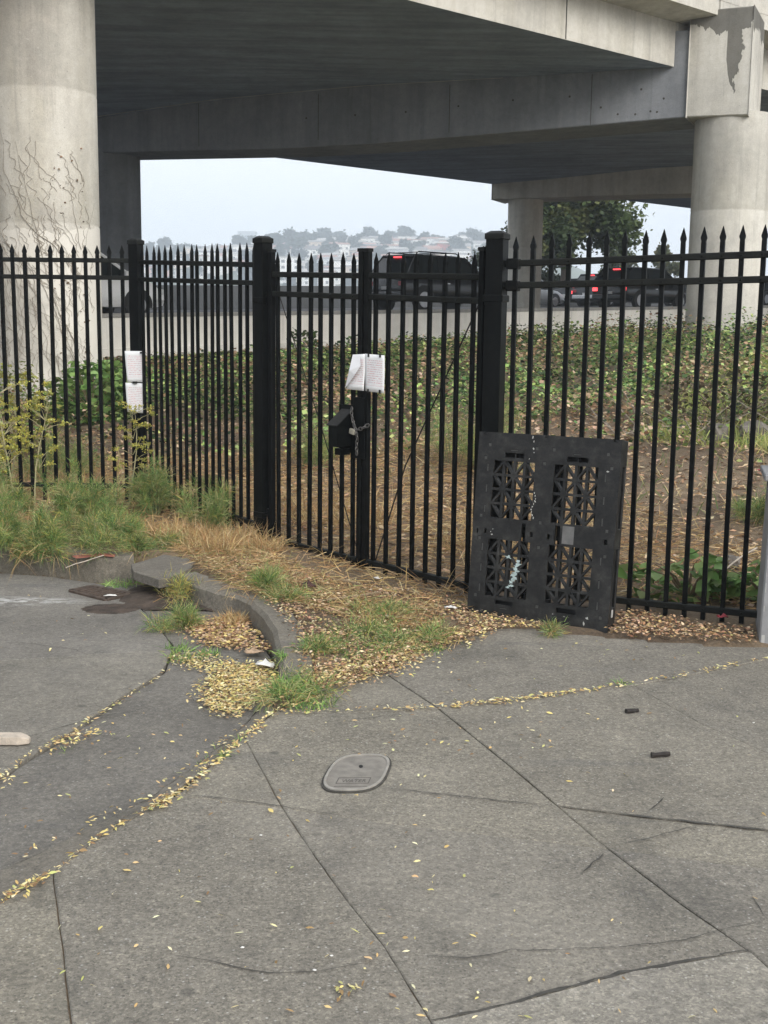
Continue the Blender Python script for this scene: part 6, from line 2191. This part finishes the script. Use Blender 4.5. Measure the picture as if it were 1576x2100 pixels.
tint[dry] = pick([(0.40, 0.26, 0.15), (0.48, 0.34, 0.22), (0.30, 0.18, 0.11), (0.58, 0.44, 0.30)], int(dry.sum()))
P3 = np.stack([pt[:, 0], pt[:, 1], z], 1)
tag(cloud('ivy', LEAF_V, LEAF_F, P3, rng.uniform(0, 6.28, n), rng.uniform(-0.7, 0.7, n), rng.uniform(-0.9, 0.5, n), rng.uniform(0.022, 0.080, n) * (0.8 + 0.012 * pt[:, 1]), tint, 'leaf_tint'), 'green ivy and dry leaves covering the bank below the wall', kind='stuff')

# grass on the sunny right part and long weeds over the bank
GR = [(2.6, 12.5), (4.2, 11.0), (9, 11), (11, 20), (6.5, 21), (3.6, 15)]
n = 30000
pt = sample_poly(GR, n)
D = unit(rng.normal(0, 0.45, (n, 3)) + np.array([0, 0, 1.0]))
P3 = np.stack([pt[:, 0], pt[:, 1], terrain(pt[:, 0], pt[:, 1])], 1)
tag(blades('grass', P3, D, rng.uniform(0.12, 0.34, n), rng.uniform(0.006, 0.013, n), rng.uniform(0.2, 1.0, n), pick([(0.34, 0.40, 0.12), (0.42, 0.45, 0.16), (0.24, 0.31, 0.09), (0.50, 0.47, 0.20)], n), 'thread_tint'), 'yellow-green grass on the bank at the right', kind='stuff')
WEED = [(-8, 11.5), (-2.2, 11.5), (1.5, 10.0), (4, 8.6), (8, 8), (12, 22), (4, 28), (-8, 24)]
n = 22000
pt = sample_poly(WEED, n)
ok = (np.sin(pt[:, 0] * 1.7 + 0.4) * np.sin(pt[:, 1] * 1.1) > -0.1) & ((pt[:, 0] - WALL0[0]) * WNRM[0] + (pt[:, 1] - WALL0[1]) * WNRM[1] < -0.4)
pt = pt[ok]
n = len(pt)
D = unit(rng.normal(0, 0.6, (n, 3)) + np.array([0, 0, 0.8]))
P3 = np.stack([pt[:, 0], pt[:, 1], terrain(pt[:, 0], pt[:, 1])], 1)
tag(blades('weeds', P3, D, rng.uniform(0.08, 0.3, n), rng.uniform(0.004, 0.010, n), rng.uniform(0.2, 1.2, n), pick([(0.18, 0.23, 0.09), (0.40, 0.31, 0.16), (0.52, 0.42, 0.25), (0.13, 0.18, 0.07)], n), 'thread_tint'), 'thin weeds and dry stalks scattered over the bank', kind='stuff')

# straw and dead grass round the fence foot
st_list = []
FOOT = [(-5.2, 9.6), (-2.6, 9.4), (-1.4, 8.1), (-0.75, 7.7), (0.55, 6.75), (0.75, 7.6), (2.2, 6.75), (3.0, 7.6), (0.8, 13), (-5.2, 13)]
n = 26000
pt = sample_poly(FOOT, n)
D = unit(rng.normal(0, 1.0, (n, 3)) * np.array([1, 1, 0.30]) + np.array([0, 0, 0.12]))
P3 = np.stack([pt[:, 0], pt[:, 1], terrain(pt[:, 0], pt[:, 1]) + rng.uniform(0, 0.035, n)], 1)
tag(blades('straw', P3, D, rng.uniform(0.05, 0.22, n), rng.uniform(0.0028, 0.006, n), rng.uniform(0, 0.4, n), pick(STRAW, n, 0.25), 'litter_tint'), 'dry straw lying around the foot of the fence and gate', kind='stuff')
# standing dry grass in front of the oblique run and at the kerb gap
VST = [(-1.58, 8.498, 0.06), (-1.232, 8.245, 0.06), (-0.831, 8.27, 0.06), (-0.452, 7.555, 0.06), (-0.076, 7.151, 0.06), (0.32, 6.85, 0.06), (0.294, 6.229, 0.06), (-0.229, 6.526, 0.06), (-0.634, 6.861, 0.06), (-0.881, 7.04, 0.06), (-1.221, 7.741, 0.06)]
n = 5200
pt = sample_poly(VST, n)
D = unit(rng.normal(0, 1.0, (n, 3)) * np.array([1, 1, 0.30]) + np.array([0, 0, 0.12]))
P3 = np.stack([pt[:, 0], pt[:, 1], terrain(pt[:, 0], pt[:, 1]) + rng.uniform(0, 0.035, n)], 1)
tag(blades('straw', P3, D, rng.uniform(0.03, 0.16, n), rng.uniform(0.002, 0.0045, n), rng.uniform(0, 0.5, n), pick(STRAW + [(0.25, 0.27, 0.11), (0.2, 0.13, 0.07)], n, 0.3), 'litter_tint'), 'dry straw strewn over the verge between kerb and gate', kind='stuff')
def stand(centers, label, name='dry_grass', pal_=STRAW, L=(0.10, 0.30), out=0.55):
    PP, DD, LL = [], [], []
    for (x, y, r_, k_) in centers:
        a_ = rng.uniform(0, 6.28, k_)
        rr = r_ * np.sqrt(rng.random(k_))
        px, py = x + rr * np.cos(a_), y + rr * np.sin(a_)
        gz_ = ground_z(px, py)
        gz_ = np.where(gz_ < -0.09, np.where(in_poly(px, py, ROAD_POLY), -0.062, 0.04), gz_)
        PP.append(np.stack([px, py, gz_], 1))
        DD.append(unit(rng.normal(0, out, (k_, 3)) + np.array([0, 0, 0.75])))
        LL.append(rng.uniform(L[0], L[1], k_))
    PP, DD, LL = map(np.concatenate, (PP, DD, LL))
    k_ = len(PP)
    return tag(blades(name, PP, DD, LL, rng.uniform(0.0025, 0.0055, k_), rng.uniform(0.3, 1.3, k_), pick(pal_, k_, 0.25), 'litter_tint'), label, kind='stuff')


def c4(p, r_, k_):
    return (p[0], p[1], r_, k_)


stand([c4((-1.425, 8.605, 0.06), 0.24, 900), c4((-1.165, 8.249, 0.06), 0.22, 800), c4((-0.997, 8.537, 0.06), 0.16, 500), c4((-0.811, 8.235, 0.05), 0.13, 350), c4((-1.615, 8.69, 0.06), 0.2, 600), c4((-2.911, 9.349, 0.06), 0.3, 500)], 'orange dry grass standing in front of the oblique fence run')
stand([c4((-0.852, 6.8, -0.02), 0.09, 260), c4((-0.871, 6.73, -0.04), 0.07, 160)], 'dry grass tuft bridging the gap in the kerb', L=(0.05, 0.16))
stand([(-1.35, 9.55, 0.25, 320), (-1.7, 10.1, 0.3, 320), (-0.4, 9.6, 0.5, 500), (0.9, 8.7, 0.5, 400), (-2.8, 10.9, 0.6, 600)], 'dry grass standing behind the fence', L=(0.15, 0.5), out=0.4)
stand([c4((-0.338, 5.146, 0), 0.14, 480), c4((-0.443, 5.248, 0), 0.08, 200), c4((-0.604, 4.634, 0), 0.05, 120), c4((-0.639, 4.468, 0), 0.05, 90), c4((-0.989, 6, -0.05), 0.10, 220), c4((-1.069, 6.183, -0.05), 0.07, 140), c4((-0.496, 5.743, -0.04), 0.03, 60), c4((-0.159, 5.968, 0.02), 0.25, 420), c4((0.118, 6.377, 0.02), 0.2, 260), c4((0.235, 5.986, 0.02), 0.08, 120), c4((-1.248, 4.583, -0.02), 0.04, 50), c4((1.11, 5.46, 0), 0.03, 40), c4((-1.699, 7.761, 0.05), 0.12, 160), c4((-0.891, 6.097, -0.05), 0.06, 90)], 'short green grass in the kerb gaps and cracks', 'grass', GREEN, (0.03, 0.10), 0.6)

# ---- wood chips and fallen leaves
VERGE = [(-1.172, 7.731, 0.04), (-1.045, 8.098, 0.04), (-0.848, 8.11, 0.04), (-0.262, 7.44, 0.04), (0.218, 7.189, 0.04), (0.491, 6.883, 0.04), (0.584, 6.321, 0.04), (0.443, 6.152, 0.04), (0.26, 6.008, 0.04), (-0.009, 5.491, 0.04), (-0.206, 5.297, 0.04), (-0.31, 5.219, 0.04), (-0.376, 5.539, 0.04), (-0.393, 5.977, 0.04), (-0.588, 6.648, 0.04)]
n = 22000
pt = sample_poly(VERGE, n, 0.03)
kp = np.sin(pt[:, 0] * 9 + 1) * np.sin(pt[:, 1] * 8) + 0.6 * np.sin(pt[:, 0] * 21) * np.sin(pt[:, 1] * 19 + 2)
pt = pt[rng.random(n) < np.clip(0.55 + 0.55 * kp, 0.12, 1)]
n = len(pt)
P3 = np.stack([pt[:, 0], pt[:, 1], terrain(pt[:, 0], pt[:, 1]) + rng.uniform(0.002, 0.03, n)], 1)
tag(cloud('wood_chips', CHIP_V, CHIP_F, P3, rng.uniform(0, 6.28, n), rng.uniform(-0.6, 0.6, n), rng.uniform(-0.4, 0.4, n), rng.uniform(0.009, 0.030, n), pick(CHIP + [(0.62, 0.50, 0.22), (0.66, 0.54, 0.34), (0.25, 0.24, 0.11), (0.11, 0.07, 0.045), (0.14, 0.08, 0.05)], n, 0.3), 'litter_tint'), 'brown wood chips and dead leaves covering the verge', kind='stuff')
BACKF = [(-5, 10.6), (-2.2, 10.6), (-0.9, 8.95), (0.7, 7.3), (2.2, 6.62), (3.4, 6.3), (7, 12), (2, 15), (-5, 15)]
n = 17000
pt = sample_poly(BACKF, n)
P3 = np.stack([pt[:, 0], pt[:, 1], terrain(pt[:, 0], pt[:, 1]) + rng.uniform(0.002, 0.03, n)], 1)
tag(cloud('leaf_litter', CHIP_V, CHIP_F, P3, rng.uniform(0, 6.28, n), rng.uniform(-0.6, 0.6, n), rng.uniform(-0.4, 0.4, n), rng.uniform(0.025, 0.075, n), pick([(0.36, 0.23, 0.13), (0.44, 0.30, 0.18), (0.26, 0.16, 0.09), (0.20, 0.12, 0.07), (0.50, 0.38, 0.25)], n, 0.25), 'litter_tint'), 'brown leaf litter on the ground behind the gate', kind='stuff')
FRONTP = [(0.4, 6.741, 0.01), (0.592, 6.727, 0.01), (0.869, 6.517, 0.01), (0.859, 6.431, 0.01), (0.616, 6.377, 0.01), (0.45, 6.246, 0.01)]
n = 700
pt = sample_poly(FRONTP, n)
P3 = np.stack([pt[:, 0], pt[:, 1], terrain(pt[:, 0], pt[:, 1]) + rng.uniform(0.002, 0.02, n)], 1)
tag(cloud('leaf_litter', CHIP_V, CHIP_F, P3, rng.uniform(0, 6.28, n), rng.uniform(-0.6, 0.6, n), rng.uniform(-0.4, 0.4, n), rng.uniform(0.010, 0.028, n), pick(CHIP + YEL[:4], n, 0.3), 'litter_tint'), 'chips and yellow leaves along the foot of the pallet', kind='stuff')
FRONTR = [(1.276, 6.693, 0.01), (1.433, 6.793, 0.01), (1.707, 6.547, 0.01), (2, 6.402, 0.01), (1.937, 6.149, 0.01), (1.57, 6.2, 0.01), (1.324, 6.248, 0.01), (1.192, 6.302, 0.01)]
n = 1500
pt = sample_poly(FRONTR, n)
P3 = np.stack([pt[:, 0], pt[:, 1], terrain(pt[:, 0], pt[:, 1]) + rng.uniform(0.002, 0.03, n)], 1)
tag(cloud('leaf_litter', CHIP_V, CHIP_F, P3, rng.uniform(0, 6.28, n), rng.uniform(-0.6, 0.6, n), rng.uniform(-0.4, 0.4, n), rng.uniform(0.012, 0.034, n), pick(CHIP + [(0.16, 0.10, 0.06), (0.55, 0.42, 0.2)], n, 0.3), 'litter_tint'), 'brown leaf litter between pallet foot and grey pillar', kind='stuff')


def drift(parts, label, name='fallen_leaves', pal_=YEL, size=(0.014, 0.028), zoff=0.004, tmpl=(SLIM_V, SLIM_F), thick=0.012):
    P_ = np.concatenate(parts)
    k_ = len(P_)
    gz_ = ground_z(P_[:, 0], P_[:, 1])
    rdz = np.interp(P_[:, 1], [4.2, 5.4, 6.6, 7.3], [-0.020, -0.042, -0.060, -0.068])
    gz_ = np.where(in_poly(P_[:, 0], P_[:, 1], SW_POLY), 0.003, np.where(gz_ < -0.09, rdz, gz_))
    P3 = np.stack([P_[:, 0], P_[:, 1], gz_ + zoff + rng.uniform(0, thick, k_)], 1)
    s_ = rng.uniform(size[0], size[1], k_)
    s_ = s_ * np.where(rng.random(k_) < 0.12, 1.25, 1.0)
    sc = np.stack([s_, s_ * rng.uniform(0.6, 1.9, k_), s_ * rng.uniform(0.5, 3.0, k_)], 1)
    return tag(cloud(name, tmpl[0], tmpl[1], P3, rng.uniform(0, 6.28, k_), rng.uniform(-0.45, 0.45, k_), rng.uniform(-0.25, 0.25, k_), sc, pick(pal_, k_, 0.18), 'litter_tint'), label, kind='stuff')


GUT = [(-0.832, 5.606, -0.045), (-0.753, 5.799, -0.045), (-0.551, 5.948, -0.045), (-0.517, 5.58, -0.045), (-0.544, 5.279, -0.045), (-0.603, 5.125, -0.045), (-0.662, 5.004, -0.045), (-0.758, 5.166, -0.045), (-0.816, 5.34, -0.045)]
GUT2 = [(-1.07, 6.042, -0.05), (-0.9, 5.986, -0.05), (-0.635, 5.822, -0.05), (-0.741, 5.708, -0.05), (-0.922, 5.809, -0.05)]
EDGE = [(-0.318, 5.348, 0), (-0.189, 5.445, 0), (0.002, 5.636, 0), (0.161, 5.945, 0), (0.267, 6.157, 0), (0.453, 6.284, 0)]
drift([sample_poly(GUT, 3400, 0.035), sample_poly(GUT2, 800, 0.05), along(EDGE, 2600, 0.075) + np.array([-0.02, 0.06]), along([(-0.483, 5.211, 0), (-0.386, 5.076, 0), (-0.291, 5.254, 0)], 260, 0.05)], 'drift of small yellow leaves in the gutter and along the verge edge')
GUT3 = [(-1.082, 6.837, -0.055), (-0.858, 6.849, -0.055), (-0.673, 6.419, -0.055), (-0.576, 6.082, -0.055), (-0.806, 6.214, -0.055), (-0.94, 6.256, -0.055), (-1.087, 6.612, -0.055)]
drift([sample_poly(GUT3, 2400, 0.035)], 'brown leaf chips heaped in the gutter inside the kerb bend', 'leaf_litter', CHIP + YEL[:2] + [(0.16, 0.10, 0.06)], (0.011, 0.03), 0.003, (CHIP_V, CHIP_F), 0.02)
drift([along([(-0.477, 4.967, 0), (-0.552, 4.688, 0), (-0.631, 4.416, 0), (-0.7, 4.158, 0), (-0.756, 3.987, 0), (-0.788, 3.935, 0)], 620, 0.020), along([(-0.797, 3.939, 0), (-0.907, 3.699, 0), (-0.986, 3.462, 0)], 150, 0.008), along([(-0.992, 3.438, 0), (-1.031, 3.373, 0), (-1.084, 3.265, 0)], 170, 0.016), along([(-0.76, 4.009, 0), (-0.753, 4.066, 0)], 70, 0.022)], 'yellow leaves caught along the lowered kerb')
drift([along([(-0.462, 4.98, 0), (-0.173, 5.011, 0), (0.247, 5.08, 0), (0.573, 5.182, 0), (0.805, 5.298, 0), (1.165, 5.454, 0), (1.538, 5.676, 0), (1.937, 5.934, 0)], 330, 0.010), along([(0.31, 5.089, 0), (0.641, 5.213, 0), (0.899, 5.338, 0)], 150, 0.014)], 'yellow leaves caught in the long sidewalk joint')
drift([along([(-1.044, 5.752, -0.03), (-1.1, 5.49, -0.03), (-1.236, 4.926, -0.03), (-1.366, 4.461, -0.03), (-1.402, 4.279, -0.03)], 130, 0.012), along([(-1.189, 4.816, -0.03), (-1.287, 4.582, -0.03)], 130, 0.035), along([(-0.577, 4.9, -0.03), (-0.71, 4.442, -0.03), (-0.829, 4.102, -0.03), (-0.951, 3.886, -0.03), (-1.062, 3.691, -0.03), (-1.168, 3.53, -0.03)], 80, 0.01), along([(-1.364, 4.27, -0.03), (-1.381, 4.212, -0.03)], 30, 0.02)], 'yellow leaves caught in the street cracks')
scat = np.concatenate([sample_poly([(-0.945, 3.269, 0), (-0.41, 4.423, 0), (0.239, 4.904, 0), (0.261, 2.682, 0), (-0.779, 2.66, 0)], 95), sample_poly([(-0.458, 4.942, 0), (0.242, 4.968, 0), (1.129, 5.275, 0), (0.593, 4.457, 0), (-0.337, 4.426, 0)], 55), sample_poly([(-0.172, 3.146, 0), (0.736, 3.312, 0), (0.845, 2.695, 0), (-0.145, 2.674, 0)], 34), sample_poly([(0.239, 4.904, 0), (1.811, 5.527, 0), (1.003, 2.919, 0), (0.515, 3.82, 0)], 22), sample_poly([(-1.399, 4.269, -0.03), (-1.046, 5.212, -0.03), (-0.725, 5.088, -0.03), (-0.696, 4.602, -0.03), (-1.194, 3.616, -0.03)], 36), along([(-0.104, 2.811, 0), (-0.051, 2.844, 0)], 16, 0.012), sample_poly([(0.238, 6.06, 0), (1.17, 6.248, 0), (1.78, 6.036, 0), (0.253, 5.24, 0)], 40), sample_poly([(-2.461, 7.657, -0.05), (-1.378, 6.92, -0.05), (-1.133, 6.181, -0.05), (-1.957, 6.049, -0.05)], 30)])
drift([scat], 'single yellow leaves scattered over the sidewalk and street', thick=0.003)

# loose twigs, sticks and litter
def stick(name, label, a_, b_, r_, mat, cat='stick', group=None, bend=0.0, n=5):
    a_, b_ = Vector(a_), Vector(b_)
    pts = []
    for k_ in range(n):
        f = k_ / (n - 1)
        p = a_.lerp(b_, f)
        p += Vector((random.uniform(-1, 1), random.uniform(-1, 1), random.uniform(0, 0.6))) * bend
        pts.append(p)
    o = MB().tube(pts, [r_ * random.uniform(0.8, 1.15) for _ in pts], 6).build(name, mat)
    return tag(o, label, cat, group)


stick('bark_piece', 'short dark stick on the sidewalk, the one nearer the pallet', (1.049, 5.04, 0.01), (1.104, 5.056, 0.01), 0.011, 'dark_stick', 'stick', 'dark sticks on the sidewalk', 0.002)
stick('bark_piece', 'short dark stick on the sidewalk, the longer one farther right', (1.042, 4.501, 0.011), (1.117, 4.52, 0.011), 0.011, 'dark_stick', 'stick', 'dark sticks on the sidewalk', 0.002)
stick('dead_branch', 'thin pale branch lying on the chips before the gate', put((-0.323, 6.827, 0), 0.03), put((-0.017, 7.052, 0), 0.04), 0.008, 'twig', 'branch', None, 0.01)
stick('dead_branch', 'thin pale twig lying near the gate stiles', put((-0.32, 7.379, 0), 0.03), put((-0.152, 7.306, 0), 0.03), 0.006, 'twig', 'branch', None, 0.008)
stick('dead_branch', 'bent dry stalk arching over the kerb by the red mark', (-1.967, 7.401, 0.12), (-1.771, 7.604, 0.16), 0.003, 'weathered_wood', 'branch', None, 0.01)
stick('dead_branch', 'fallen log on the bank near the right picture edge', put((4.1, 12.8), 0.08), put((6.2, 12.0), 0.10), 0.055, 'log_bark', 'log', None, 0.02, 8)
stick('dead_branch', 'dry curled stalk behind the rail by the grey pillar', put((1.95, 7.2), 0.05), put((2.35, 7.6), 0.20), 0.006, 'weathered_wood', 'branch', None, 0.02)
def brush(label, n, xr, yr, ln_, hh_, r_, mat):
    q = MB()
    for k_ in range(n):
        x, y = random.uniform(*xr), random.uniform(*yr)
        a_ = random.uniform(0, 6.28)
        ln = random.uniform(*ln_)
        p0, p1 = Vector(put((x, y), 0.03)), Vector(put((x + math.cos(a_) * ln, y + math.sin(a_) * ln), random.uniform(*hh_)))
        pts = [p0.lerp(p1, f / 4) + Vector((random.uniform(-1, 1), random.uniform(-1, 1), random.uniform(0, 1))) * ln * 0.05 for f in range(5)]
        q.tube(pts, [r_ * (1.1 - 0.15 * f) for f in range(5)], 5)
    tag(q.build('brushwood', mat), label, kind='stuff')


brush('tangle of dry twigs behind the right fence run', 60, (1.4, 3.2), (7.2, 9.6), (0.12, 0.5), (0.03, 0.16), 0.0035, 'twig')
brush('dark tangle of dead stems on the bank above the pallet', 60, (2.4, 4.8), (12.0, 13.8), (0.3, 0.9), (0.08, 0.5), 0.006, 'vine_bark')
brush('pale dead stems tangled through the ivy bank', 150, (-5.0, 8.0), (13.5, 22.0), (0.3, 0.9), (0.05, 0.35), 0.005, 'twig')


wd = tag(empty('wood_scrap', (-1.476, 4.671, -0.02)), 'pale split plank scrap lying on the street at the left edge', 'plank')
wa, wb = Vector((-1.561, 4.634, -0.008)), Vector((-1.393, 4.634, -0.008))
q = MB()
n = 9
dd = (wb - wa).normalized()
sd = Vector((-dd.y, dd.x, 0))
for k_ in range(n):
    f = k_ / (n - 1)
    c = wa.lerp(wb, f)
    w_ = 0.030 * (1 if f < 0.75 else 1 - (f - 0.75) * 2.2) * random.uniform(0.92, 1.06)
    h_ = 0.026 * (1 if f < 0.8 else 1 - (f - 0.8) * 2.5)
    q.v += [tuple(c - sd * w_ + Vector((0, 0, -0.01))), tuple(c + sd * w_ + Vector((0, 0, -0.01))), tuple(c + sd * w_ * 0.9 + Vector((0, 0, h_))), tuple(c - sd * w_ * 0.92 + Vector((0, 0, h_ * 0.94)))]
for k_ in range(n - 1):
    for j in range(4):
        q.f.append((k_ * 4 + j, k_ * 4 + 4 + j, k_ * 4 + 4 + (j + 1) % 4, k_ * 4 + (j + 1) % 4))
q.f += [(0, 1, 2, 3), tuple((n - 1) * 4 + j for j in (3, 2, 1, 0))]
me = q.mesh('plank', bevel=0.003)
bm = bmesh.new(); bm.from_mesh(me)
bmesh.ops.recalc_face_normals(bm, faces=bm.faces)
bm.to_mesh(me); bm.free()
link('plank', me, 'weathered_wood', wd, True)


def scrap(name, label, p, sx_, sy_, h, mat, cat='litter', n=9, group=None):
    """crumpled sheet: a small wavy irregular disc"""
    p = Vector(p)
    q = MB()
    rows = 4
    q.v.append((p.x, p.y, p.z + h))
    for r_ in range(1, rows):
        for k_ in range(n):
            a_ = 2 * math.pi * k_ / n
            j = random.uniform(0.8, 1.2)
            q.v.append((p.x + math.cos(a_) * sx_ * r_ / (rows - 1) * j, p.y + math.sin(a_) * sy_ * r_ / (rows - 1) * j, p.z + h * random.uniform(0.1, 1.0) * (1 - 0.5 * r_ / rows)))
    for k_ in range(n):
        q.f.append((0, 1 + k_, 1 + (k_ + 1) % n))
    for r_ in range(rows - 2):
        for k_ in range(n):
            a0 = 1 + r_ * n
            q.f.append((a0 + k_, a0 + n + k_, a0 + n + (k_ + 1) % n, a0 + (k_ + 1) % n))
    o = q.build(name, mat, smooth=True)
    md = o.modifiers.new('thick', 'SOLIDIFY')
    md.thickness = 0.002
    return tag(o, label, cat, group)


scrap('crumpled_paper', 'crumpled white paper in the gutter at the kerb end', (-0.572, 5.79, -0.03), 0.045, 0.035, 0.045, 'litter_white')
scrap('large_dead_leaf', 'large curled tan leaf in the gutter inside the kerb bend', (-0.663, 6.08, -0.04), 0.055, 0.03, 0.03, 'dead_leaf', 'leaf')
scrap('large_dead_leaf', 'dark red-brown crumpled leaf on the chips before the gate', put((-0.445, 7.158, 0), 0.015), 0.045, 0.06, 0.05, 'brown_leaf', 'leaf')
scrap('paper_scrap', 'white paper scrap on the verge in front of the right gate leaf', put((-0.034, 7.522, 0), 0.02), 0.03, 0.022, 0.02, 'litter_white')
scrap('paper_scrap', 'white scrap among the leaves just left of the pallet', put((0.388, 6.781, 0), 0.02), 0.035, 0.02, 0.02, 'litter_white')
scrap('paper_scrap', 'white smear of litter on the storm grate', (-1.689, 7.367, -0.045), 0.04, 0.018, 0.012, 'litter_white')
scrap('red_wrapper', 'red wrapper in the leaf litter beside the grey pillar', put((1.872, 6.54, 0), 0.03), 0.035, 0.02, 0.03, 'litter_red')
scrap('red_wrapper', 'red wrapper on the bare ground behind the right fence', put((3.4, 10.9), 0.03), 0.07, 0.03, 0.02, 'litter_red')
for (x, y) in ((498,1943), (680,1960), (646,1989), (1546,1482), (1074,1571), (525,1711), (1033,1315)):
    pass
for k_, p in enumerate([(-0.362, 3.02, 0.004), (-0.124, 2.983, 0.004), (-0.164, 2.911, 0.004), (1.564, 4.929, 0.004), (-0.385, 3.735, 0.004)]):
    scrap('bird_dropping', 'small white fleck on the sidewalk', p, 0.005, 0.0035, 0.003, 'litter_white', 'fleck', 7, 'white flecks on the sidewalk')

# concrete rubble on the bank
def rock(name, label, p, s_, mat, cat='rubble'):
    bm = bmesh.new()
    bmesh.ops.create_icosphere(bm, subdivisions=2, radius=1.0)
    for v in bm.verts:
        k_ = 1 + 0.18 * math.sin(v.co.x * 5 + v.co.y * 3 + s_[0] * 50) + random.uniform(-0.06, 0.06)
        m_ = max(abs(v.co.x), abs(v.co.y), abs(v.co.z))
        v.co = Vector((v.co.x / m_ ** 0.6 * s_[0] * k_, v.co.y / m_ ** 0.6 * s_[1] * k_, v.co.z / m_ ** 0.6 * s_[2] * k_))
        v.co += Vector(p)
    me = bpy.data.meshes.new(name)
    bm.to_mesh(me)
    bm.free()
    return tag(link(name, me, mat), label, cat)


rock('concrete_chunk', 'broken concrete block half sunk in the bank behind the right fence', put((3.75, 12.35), 0.08), (0.16, 0.12, 0.10), 'rubble_concrete')
rock('concrete_chunk', 'pale rounded stone beside the broken concrete block', put((3.35, 12.3), 0.07), (0.10, 0.09, 0.10), 'rubble_concrete')
rock('concrete_chunk', 'small stone under the brush by the grey pillar', put((2.3, 7.9), 0.04), (0.05, 0.05, 0.045), 'rubble_concrete')
rock('dark_stump', 'dark stub at the foot of the near column', put((-4.05, 16.95), 0.12), (0.09, 0.09, 0.14), 'vine_bark', 'stump')

# ------------------------------------------------------------------ dry vines on the near column
vn = tag(empty('dry_vine', (-4.8, 17.1, 0.4)), 'dead leafless vine clinging to the near column', 'vine')
CA, CRr = np.array([-4.90, 17.9]), 0.755


def vine(ang0, z0, z1, rad, sway, seed, step=0.07):
    rs = np.random.default_rng(seed)
    pts, rads = [], []
    a_, z_ = ang0, z0
    drift_ = sway
    while z_ < z1:
        pts.append((CA[0] + (CRr + 0.012) * math.cos(a_), CA[1] + (CRr + 0.012) * math.sin(a_), z_))
        f = (z_ - z0) / (z1 - z0)
        rads.append(rad * 0.5 * (1 - 0.75 * f))
        drift_ = 0.85 * drift_ + 0.15 * sway + rs.normal(0, 0.16)
        a_ += drift_ * step / CRr
        z_ += step * rs.uniform(0.6, 1.2)
    MB().tube(pts, rads, 5).build('vine_stem', 'vine_bark', vn)
    return pts


fr_a = math.atan2(-17.9, 4.9)     # facing the camera
for k_, (da, z0, z1, rad, sw) in enumerate([(0.62, 0.9, 3.9, 0.011, -0.55), (0.52, 1.2, 4.05, 0.012, -0.42), (0.40, 2.35, 4.25, 0.012, -0.45), (0.05, 0.9, 3.0, 0.008, -0.35), (0.72, 0.6, 3.3, 0.008, -0.10), (-0.35, 0.5, 2.9, 0.007, -0.2), (0.25, 0.5, 2.6, 0.007, -0.2), (0.66, 2.6, 3.85, 0.008, -0.2), (-0.7, 0.8, 3.6, 0.007, -0.1), (-0.55, 0.5, 2.4, 0.006, 0.05), (0.8, 0.5, 2.7, 0.006, 0.0), (0.0, 0.5, 2.0, 0.006, 0.3)]):
    vine(fr_a + da, z0, z1, rad, sw, 60 + k_)
# fine runners as one tangle
rn = MB()
rs = np.random.default_rng(5)
for k_ in range(190):
    a_ = fr_a + rs.uniform(-0.95, 0.95)
    z_ = rs.uniform(0.5, 2.7) if k_ % 4 else rs.uniform(2.0, 3.6)
    pts = []
    for s_ in range(rs.integers(5, 13)):
        pts.append((CA[0] + (CRr + 0.006) * math.cos(a_), CA[1] + (CRr + 0.006) * math.sin(a_), z_))
        a_ += rs.normal(-0.022, 0.05)
        z_ += rs.uniform(0.02, 0.07)
    rn.tube(pts, 0.0032, 3, cap=False)
o = rn.build('vine_runners', 'vine_bark', vn)
o['kind'] = 'stuff'
m_ = 60
a_ = fr_a + rng.uniform(0.1, 0.8, m_)
zz = rng.uniform(0.8, 4.0, m_)
P3 = np.stack([CA[0] + (CRr + 0.02) * np.cos(a_), CA[1] + (CRr + 0.02) * np.sin(a_), zz], 1)
o = cloud('vine_leaves', LEAF_V, LEAF_F, P3, rng.uniform(0, 6.28, m_), rng.uniform(-1, 1, m_), rng.uniform(-1, 1, m_), rng.uniform(0.015, 0.05, m_), pick([(0.12, 0.08, 0.05), (0.2, 0.13, 0.08)], m_), 'litter_tint', vn)

# ------------------------------------------------------------------ haze over everything
hz = MB().box((-1250, -260, -7), (1250, 1480, 122)).build('haze', None)
hm_ = bpy.data.materials.new('haze')
hm_.use_nodes = True
hnt = hm_.node_tree
hnt.nodes.clear()
ho = hnt.nodes.new('ShaderNodeOutputMaterial')
hv = hnt.nodes.new('ShaderNodeVolumePrincipled')
hv.inputs['Color'].default_value = (0.78, 0.89, 1.0, 1)
hv.inputs['Density'].default_value = 0.00095
hv.inputs['Anisotropy'].default_value = 0.0
hnt.links.new(hv.outputs[0], ho.inputs['Volume'])
hz.data.materials.append(hm_)
tag(hz, 'pale sea haze hanging in the air', kind='stuff')
